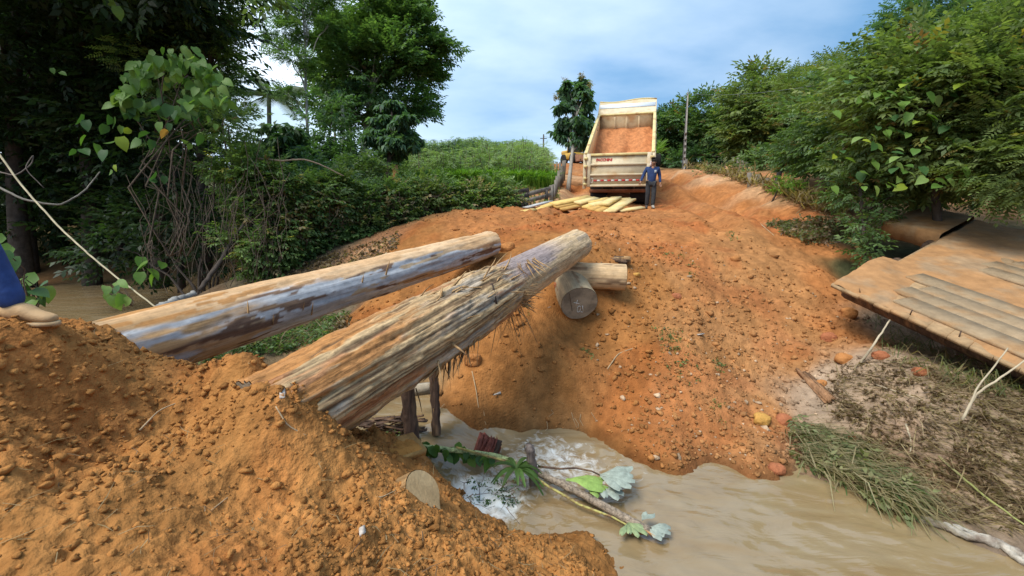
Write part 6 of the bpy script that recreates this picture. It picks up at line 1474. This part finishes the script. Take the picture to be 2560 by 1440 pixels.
twig([(690, 1020), (720, 1080), (800, 1110)], .006, 'dry twig below the frayed end of the shaggy log'); twig([(350, 1080), (400, 1040), (470, 1000)], .006, 'dark thin root on the near bank left of the shaggy log')
twig([(530, 1280), (580, 1240)], .004, 'short pale straw twig on the near bank'); twig([(1900, 560), (1935, 590)], .012, 'dark stick in the gully top')
# litter of straws and twigs over the soil (nobody could count it)
def ribbons(P, D_, L_, W_, col, name, mat=LEAF, up=.35, droop=.0, kind='stuff', parent=None, r=rs):
    n = len(P); D_ = D_ / (np.linalg.norm(D_, axis=1, keepdims=True) + 1e-9); sd = np.cross(D_, [0, 0, 1.0]); sd /= np.linalg.norm(sd, axis=1, keepdims=True) + 1e-9
    m_ = P + D_ * (L_ * .5)[:, None] + np.array([0, 0, 1]) * (L_ * up)[:, None] + r.normal(0, 1, (n, 3)) * (L_ * .06)[:, None]
    e = P + D_ * L_[:, None] + np.array([0, 0, 1]) * (L_ * (up * .8 - droop))[:, None] + r.normal(0, 1, (n, 3)) * (L_ * .10)[:, None]
    w_ = sd * (W_ / 2)[:, None]; V = np.stack([P - w_, P + w_, m_ - w_, m_ + w_, e - w_ * .25, e + w_ * .25], 1).reshape(-1, 3)
    b = (np.arange(n) * 6)[:, None]; Fq = np.concatenate([b + np.array([0, 1, 3, 2]), b + np.array([2, 3, 5, 4])], 0)
    o = mk(name, V, Fq, mat, parent, np.repeat(col, 6, 0)); tag(o, kind=kind); return o
x, y, h, col, r = scatter(1500, 1.2, 9, -60, 40, 0, 4, lambda x, y, h, c, a, p, r: (h > -2.9))
n = len(x); ribbons(np.stack([x, y, h + .012], 1), r.normal(0, 1, (n, 3)) * [1, 1, .12], r.uniform(.03, .16, n), r.uniform(.002, .006, n), np.where((r.random(n) < .6)[:, None], pick('straw', n, r), pick('dead', n, r)), 'straw_litter', up=.06, r=r)
def patch(n, pxr, pyr, seed, inside=None):
    r = np.random.default_rng(seed); out = []
    g = [ground(px, py) for px, py in zip(r.uniform(*pxr, n), r.uniform(*pyr, n)) if inside is None or inside(px, py)]
    return np.array(g), r
def poly_patch(poly, n, seed):
    r = np.random.default_rng(seed); pl = np.array(poly, float); lo, hi = pl.min(0), pl.max(0); out = []
    while len(out) < n:
        q = r.uniform(lo, hi); c = False; j = len(pl) - 1
        for i in range(len(pl)):
            if (pl[i, 1] > q[1]) != (pl[j, 1] > q[1]) and q[0] < (pl[j, 0] - pl[i, 0]) * (q[1] - pl[i, 1]) / (pl[j, 1] - pl[i, 1]) + pl[i, 0]: c = not c
            j = i
        if c: out.append(ground(*q))
    return np.array(out), r
FLOWD = np.array([.75, -.55, 0])
# grey dry litter on the right bank
P_, r = poly_patch([(2090, 930), (2200, 890), (2560, 1010), (2560, 1330), (2330, 1290), (2080, 1110)], 620, 20)
P_ = np.repeat(P_, 4, 0) + r.normal(0, .06, (len(P_) * 4, 3)) * [1, 1, 0]; P_[:, 2] = terrain(P_[:, 0], P_[:, 1]) + .01; n = len(P_)
ribbons(P_, FLOWD + r.normal(0, .75, (n, 3)) * [1, 1, .15], r.uniform(.08, .5, n), r.uniform(.004, .013, n), np.where((r.random(n) < .75)[:, None], pick('straw', n, r, -.1), pick('dead', n, r)) * r.uniform(.8, 1.4, (n, 1)), 'flood_litter', up=.10, r=r)
L_ = Leaves(21); m = n // 3; L_.put(P_[:m] + [0, 0, .01], r.normal(0, 1, (m, 3)) * [1, 1, .2], r.uniform(.06, .17, m), 'tuft', np.where((r.random(m) < .75)[:, None], pick('dead', m, r), pick('straw', m, r))); tag(L_.build('dead_leaves'), kind='stuff')
# drooping reeds at the water
P_, r = poly_patch([(1965, 1075), (2040, 1080), (2150, 1130), (2300, 1270), (2200, 1280), (2060, 1200), (1990, 1160)], 230, 22)
P_ = np.repeat(P_, 6, 0) + r.normal(0, .05, (len(P_) * 6, 3)); n = len(P_)
ro = ribbons(P_ + [0, 0, .10], np.array([.55, -.70, -.15]) + r.normal(0, .4, (n, 3)) * [1, 1, .4], r.uniform(.15, .55, n), r.uniform(.006, .016, n), np.where((r.random(n) < .8)[:, None], pick('straw', n, r, .05) * [.95, 1.0, 1.0], np.where((r.random(n) < .75)[:, None], pick('olive', n, r), pick('mid', n, r))), 'flattened_reeds', up=.16, droop=.25, r=r)
L_ = Leaves(23); m = 260; L_.put(P_[r.integers(0, n, m)] + [0, 0, .08], np.array([.5, -.6, -.3]) + r.normal(0, .5, (m, 3)), r.uniform(.12, .26, m), 'alt', pick('olive', m, r, .3) * 1.2); tag(L_.build('reed_leaves'), kind='stuff')
# weeds and grass hanging under the deck edge
P_, r = poly_patch([(2180, 800), (2300, 860), (2560, 950), (2560, 1010), (2380, 960), (2220, 890)], 150, 24)
P_ = np.repeat(P_, 4, 0) + r.normal(0, .08, (len(P_) * 4, 3)) * [1, 1, .2]; n = len(P_)
ribbons(P_, r.normal(0, 1, (n, 3)) * [1, 1, .2], r.uniform(.12, .45, n), r.uniform(.006, .014, n), np.where((r.random(n) < .3)[:, None], pick('straw', n, r, -.2), pick('olive', n, r)), 'bank_grass', up=.35, droop=.2, r=r)
# dry brush heap in the gully and litter on the right berm
L_ = Leaves(25); P_, r = poly_patch([(1935, 560), (2060, 552), (2110, 575), (2100, 600), (2020, 612), (1960, 590)], 150, 26)
P_ = np.repeat(P_, 3, 0) + r.normal(0, .12, (len(P_) * 3, 3)) * [1, 1, .6] + [0, 0, .06]; n = len(P_); L_.put(P_, r.normal(0, 1, (n, 3)), r.uniform(.15, .32, n), 'tuft', np.where((r.random(n) < .5)[:, None], pick('dead', n, r), pick('olive', n, r, -.1)))
tag(L_.build('brush_heap'), 'heap of dry leafy brush in the gully below the right berm', 'brush heap')
P_, r = poly_patch([(1690, 418), (1780, 432), (1900, 470), (2100, 545), (2120, 520), (1960, 475), (1860, 440), (1760, 415)], 420, 27)
P_ = np.repeat(P_, 4, 0) + r.normal(0, .16, (len(P_) * 4, 3)) * [1, 1, .2] + [0, 0, .05]; n = len(P_)
ribbons(P_, r.normal(0, 1, (n, 3)) * [1, 1, .3], r.uniform(.25, .7, n), r.uniform(.03, .065, n), np.where((r.random(n) < .7)[:, None], pick('straw', n, r), pick('dead', n, r)), 'dry_grass', up=.3, r=r)
# litter between the logs and under the hedge
L_ = Leaves(28); P_, r = poly_patch([(480, 905), (560, 868), (700, 830), (870, 780), (880, 830), (700, 885), (600, 910)], 300, 29); P_ = P_[P_[:, 2] < -2.0]
P_ = np.repeat(P_, 3, 0) + r.normal(0, .08, (len(P_) * 3, 3)) * [1, 1, .3] + [0, 0, .03]; n = len(P_); lft = (P_[:, 0] < -3.0)
L_.put(P_, r.normal(0, 1, (n, 3)) * [1, 1, .4], r.uniform(.10, .24, n), 'tuft', np.where(lft[:, None], pick('mid', n, r, .1), np.where((r.random(n) < .6)[:, None], pick('dead', n, r) * [.9, 1, 1.1], pick('straw', n, r) * .7)))
P2, r = poly_patch([(600, 715), (700, 680), (820, 645), (960, 600), (1010, 585), (1000, 612), (960, 660), (820, 700), (680, 730)], 420, 30); n = len(P2)
L_.put(P2 + [0, 0, .03], r.normal(0, 1, (n, 3)) * [1, 1, .3], r.uniform(.12, .3, n), 'tuft', np.where((r.random(n) < .75)[:, None], pick('dead', n, r), pick('straw', n, r)))
tag(L_.build('leaf_litter'), kind='stuff')
n = 420; k_ = r.integers(0, len(P_), n); ribbons(P_[k_], r.normal(0, 1, (n, 3)) * [1, 1, .2], r.uniform(.15, .5, n), r.uniform(.004, .012, n), np.where((r.random(n) < .5)[:, None], pick('straw', n, r), pick('dead', n, r)), 'dry_stalks', up=.12, r=r)
# weeds growing on the mound
WD = [(1690, 870, .16, 26, 'largest green weed patch on the mound face'), (1665, 830, .10, 10, 'green weed just left of and above the largest weed patch'), (1705, 935, .09, 8, 'green weed below the largest weed patch'), (1725, 660, .10, 8, 'weed high on the mound right of the short log'), (1660, 632, .07, 5, 'tiny weed on the mound below the truck'),
      (1465, 880, .07, 7, 'small trailing weed below the chalked log'), (1830, 595, .10, 9, 'weed clump on the ridge edge of the gully'), (1790, 1015, .08, 6, 'weed low on the gravel slope'), (1305, 775, .05, 4, 'tiny weed left of the chalked log'), (1800, 920, .08, 8, 'weed in the middle of the gravel slope'), (1735, 690, .06, 5, 'small weed under the highest weed on the mound')]
for k, (px, py, s, m, lb) in enumerate(WD):
    p = ground(px, py); root = empty('weed', p, lb, 'weed'); L_ = Leaves(700 + k); r = L_.r
    q = p + r.normal(0, s, (m, 3)) * [1, 1, 0]; q[:, 2] = terrain(q[:, 0], q[:, 1]) + .02
    L_.put(q, r.normal(0, 1, (m, 3)) * [1, 1, .4], r.uniform(.07, .13, m), 'tuft', pick('bright', m, r, .15)); L_.build('foliage', root, LEAFG)
# sticks on the right bank
def stick(pix, r, name, label, mat, cat='stick'): return curve_thing(name, label, pix, r, mat, cat, n=16)
PST = M('pale_stick', (.42, .35, .24), var=.25); GST = M('green_stick', (.26, .27, .09), var=.25, col2=(.35, .30, .15))
a = ground(2146, 915); stick([(2146, 915, np.linalg.norm(a) / np.linalg.norm(ray(2146, 915))), (2185, 860, 6.0), (2225, 800, 6.15)], .018, 'stick', 'pale stick propped against the lower edge of the deck', PST)
stick([(2405, 1050, 4.6), (2440, 985, 4.6), (2500, 945, 4.55), (2570, 895, 4.5)], .014, 'stick', 'forked pale branch rising from the mud under the deck, lower fork', PST)
stick([(2420, 1025, 4.6), (2440, 975, 4.6), (2520, 870, 4.6)], .011, 'stick', 'forked pale branch rising from the mud under the deck, upper fork', PST)
def gd(px, py, lift=0.03): p = ground(px, py); return (px, py, np.linalg.norm(p) / np.linalg.norm(ray(px, py)) - lift)
stick([gd(2345, 1140), gd(2400, 1190, .06), gd(2480, 1255, .08), gd(2575, 1322, .08)], .014, 'bamboo_stem', 'thin yellow-green stem lying down the mud bank at lower right', GST)
stick([gd(2185, 960), gd(2260, 985), gd(2330, 1010)], .007, 'stick', 'thin dry stick flat on the mud below the deck', PST)
stick([gd(2265, 1060), gd(2280, 1110), gd(2275, 1130)], .012, 'stick', 'short pale upright stub on the mud bank above the reeds', PST)
stick([gd(2060, 612), gd(2110, 603), gd(2150, 600)], .016, 'stick', 'pale stick lying in front of the brush heap', PST)
dw = [atz(2305, 1297, -3.07), atz(2360, 1318, -3.06), atz(2420, 1335, -3.05), atz(2480, 1352, -3.05), atz(2540, 1385, -3.06), atz(2600, 1425, -3.07)]
dwr = empty('driftwood', dw[2], 'white weathered driftwood log half sunk along the right waterline', 'driftwood'); DWM = M('bleached_wood', (.38, .34, .28), var=.45, scale=14, bump=.9, bscale=30, col2=(.16, .12, .09), mix=.4)
for k in range(4):
    Pk = np.array(dw[:: 1]) + RNG.normal(0, .022, (6, 3)) * [1, 1, .3]; t = np.linspace(0, 5, 30); out = np.stack([np.interp(t, np.arange(6), Pk[:, j]) for j in range(3)], 1) + RNG.normal(0, .006, (30, 3))
    MB().tube(out, .022 + .012 * np.sin(np.linspace(.2, 3, 30)) + RNG.normal(0, .003, 30), 7).build('splinter', DWM, dwr)

# ------------------------------------------------------------------ fallen sapling across the stream
MOSS = M('speckled_stem', None, attr=True, var=.6, scale=45, bump=.6, bscale=50)
sp_ = [(895, 1108, 4.75), (1000, 1106, 4.75), (1060, 1117, 4.72), (1150, 1126, 4.75), (1250, 1142, 4.78), (1340, 1178, 4.72), (1440, 1228, 4.45), (1540, 1282, 4.18), (1625, 1330, 3.98)]
Pp = np.array([at(*q) for q in sp_]); Pp[:, 2] = np.maximum(Pp[:, 2], -3.06); t = np.linspace(0, 8, 60); out = np.stack([np.interp(t, np.arange(9), Pp[:, k]) for k in range(3)], 1)
for _ in range(3): out[1:-1] = (out[:-2] + 2 * out[1:-1] + out[2:]) / 4
out[1:-1] += RNG.normal(0, .003, (58, 3))
sap = empty('fallen_sapling', out[30], 'fallen thin mossy sapling with hanging green leaves lying across the stream', 'sapling')
tt = np.repeat(np.linspace(0, 1, 60), 7)[:, None]; colr = np.where(tt < .55, np.array([[.34, .38, .17]]), np.array([[.24, .19, .14]])) * RNG.uniform(.7, 1.3, (420, 1))
mb = MB().tube(out, np.linspace(.020, .046, 60), 7); mk('trunk', np.concatenate(mb.v), mb.f, MOSS, sap, colr, True)
MB().beam(out[-4], out[-1] + np.array([.05, -.05, .0]), .05, .03, jit=.012).build('broken_end', M('fresh_break', (.45, .25, .11), var=.4, scale=30), sap)
o2 = np.array([at(*q) for q in ((1140, 1118, 4.70), (1290, 1160, 4.66), (1370, 1215, 4.5), (1450, 1262, 4.3), (1530, 1292, 4.12), (1590, 1325, 4.0))]); o2[:, 2] = np.maximum(o2[:, 2], -3.06)
MB().tube(o2, [.012, .014, .014, .013, .010, .008], 6).build('side_stem', M('yellow_stem', (.40, .36, .12), var=.3, scale=30, col2=(.2, .12, .06)), sap, True)
for k in range(66):
    f = RNG.uniform(.16, .50) if RNG.random() < .8 else RNG.uniform(0, .16)
    p = out[int(f * 59)] + RNG.normal(0, .03, 3); leaf_part(sap, p, np.array([RNG.normal(0, .5), RNG.normal(-.3, .4), -.9]), np.array([.1, -1, .4]) + RNG.normal(0, .45, 3), RNG.uniform(.09, .15), int(RNG.choice([0, 1, 3], p=[.45, .25, .3])))
b2 = np.array([at(*q) for q in ((1345, 1166, 4.7), (1400, 1172, 4.7), (1440, 1170, 4.7), (1480, 1178, 4.65), (1500, 1188, 4.6))]); b2[:, 2] = np.maximum(b2[:, 2], -3.04)
MB().tube(b2, [.012, .011, .010, .009, .008], 6).build('branch', DARKPOST, sap, True)
WLEAF = M('pale_leaf_underside', (.27, .31, .26), rough=.6, var=.25, scale=20, bump=.3); GLEAF = M('banana_green', (.22, .33, .08), rough=.5, var=.25, scale=12, bump=.3)
def lobe_leaf(name, px, py, d, size, n, a0, a1, mat, parent, lw=.16):
    c = at(px, py, d); c[2] = max(c[2], -3.04); V = []; Fc = []
    for i in range(n):
        a = rad(a0 + (a1 - a0) * i / (n - 1)); dr = np.array([math.cos(a), math.sin(a) * .8, 0]); sd = np.array([-dr[1], dr[0], 0]); L_ = size * RNG.uniform(.75, 1.05)
        k0 = len(V)
        for (f, w_) in ((0, .02), (.3, .5), (.62, 1), (.85, .85), (1, .35)):
            z = .02 + .05 * size * math.sin(f * 3) + RNG.normal(0, .006)
            for s_ in (-1, 0, 1): V.append(c + dr * L_ * f + sd * s_ * w_ * lw * size + np.array([0, 0, z - (.02 if s_ else 0)]))
        for f in range(4):
            for s_ in (0, 1): Fc.append((k0 + f * 3 + s_, k0 + f * 3 + s_ + 1, k0 + f * 3 + 4 + s_, k0 + f * 3 + 3 + s_))
    return mk(name, V, Fc, mat, parent, smooth=True)
lobe_leaf('white_leaf', 1500, 1190, 4.55, .40, 5, -62, 22, WLEAF, sap, .17); lobe_leaf('white_leaf', 1500, 1215, 4.5, .30, 3, -85, -38, WLEAF, sap, .19)
lobe_leaf('white_leaf', 1615, 1322, 4.0, .24, 4, -60, 5, WLEAF, sap, .18); lobe_leaf('white_leaf', 1605, 1300, 4.05, .17, 2, 30, 60, WLEAF, sap, .2); lobe_leaf('white_leaf', 1570, 1310, 4.05, .22, 5, -120, -30, M('pale_green_leaf', (.22, .28, .14), var=.3, scale=20), sap)
lobe_leaf('green_leaf', 1415, 1200, 4.55, .42, 2, -28, -8, GLEAF, sap, .22); lobe_leaf('green_leaf', 1460, 1215, 4.5, .3, 3, -60, 30, GLEAF, sap, .16)
# strap-leaved plant caught on the post
fp = at(1290, 1172, 4.55); fern = empty('bromeliad', fp, 'strap leaved plant caught on the sapling beside the grey stream post', 'plant')
for k in range(15):
    a = k * 2.39; d = np.array([math.cos(a), math.sin(a) * .7 - .25, .15 + RNG.normal(0, .15)]); d /= np.linalg.norm(d); ln = RNG.uniform(.22, .38); V = []; sd = np.cross(d, [0, 0, 1]); sd /= np.linalg.norm(sd)
    for i in range(6):
        f = i / 5; c = fp + d * ln * f + np.array([0, 0, .12 * f - .55 * f * f * ln * 1.6]); w_ = .026 * (1 - abs(f - .45) * 1.3) + .003
        V += [c - sd * w_ + [0, 0, .008], c, c + sd * w_ + [0, 0, .008]]
    o = mk('leaf', V, [(i * 3 + j, i * 3 + j + 1, i * 3 + 4 + j, i * 3 + 3 + j) for i in range(5) for j in (0, 1)], LEAFG, fern, np.tile(np.array([.07, .13, .03]) * RNG.uniform(.6, 1.6), (18, 1)), True)
# dark snagged twigs and rubbish at the rapid and under the log
mb = MB()
for k in range(26):
    p = at(RNG.uniform(1160, 1320), RNG.uniform(1195, 1290), RNG.uniform(4.15, 4.5)); d = RNG.normal(0, 1, 3) * [1, 1, .5]; d /= np.linalg.norm(d)
    if p[2] < -3.1: p[2] = -3.06
    mb.tube([p, p + d * .07 + RNG.normal(0, .01, 3), p + d * RNG.uniform(.12, .28) + RNG.normal(0, .03, 3)], [.004, .003, .0015], 4, cap=False)
for k in range(60):
    p = at(RNG.uniform(890, 1010), RNG.uniform(1045, 1095), RNG.uniform(4.8, 5.1)); d = np.array([1, RNG.normal(0, .3), RNG.normal(.05, .15)])
    mb.beam(p, p + d * RNG.uniform(.1, .35), RNG.uniform(.01, .05), .012, jit=.004)
tag(mb.build('snagged_twigs', DARKPOST), kind='stuff')
L_ = Leaves(31); m = 60; P_ = np.array([at(RNG.uniform(880, 1050), RNG.uniform(1085, 1112), 4.6) for _ in range(m)]); L_.put(P_, RNG.normal(0, 1, (m, 3)), np.full(m, .11), 'tuft', pick('bright', m, L_.r)); 
P_ = np.array([at(RNG.uniform(1170, 1300), RNG.uniform(1200, 1290), 4.4) for _ in range(50)]); P_[:, 2] = np.maximum(P_[:, 2], -3.04); L_.put(P_, RNG.normal(0, 1, (50, 3)), np.full(50, .08), 'tuft', pick('deep', 50, L_.r)); tag(L_.build('snagged_leaves'), kind='stuff')
# roots hanging out of the undercut bank
mb = MB()
for k in range(9):
    px = RNG.uniform(1090, 1500); p = ground(px, RNG.uniform(1000, 1062)) + [0, -.02, .03]; L2 = RNG.uniform(.08, .3)
    mb.tube([p, p + np.array([RNG.normal(0, .04), -.06, -.3 * L2]), p + np.array([RNG.normal(0, .08), -.10, -L2])], [.005, .004, .002], 4, cap=False)
tag(mb.build('hanging_roots', TW), kind='stuff')
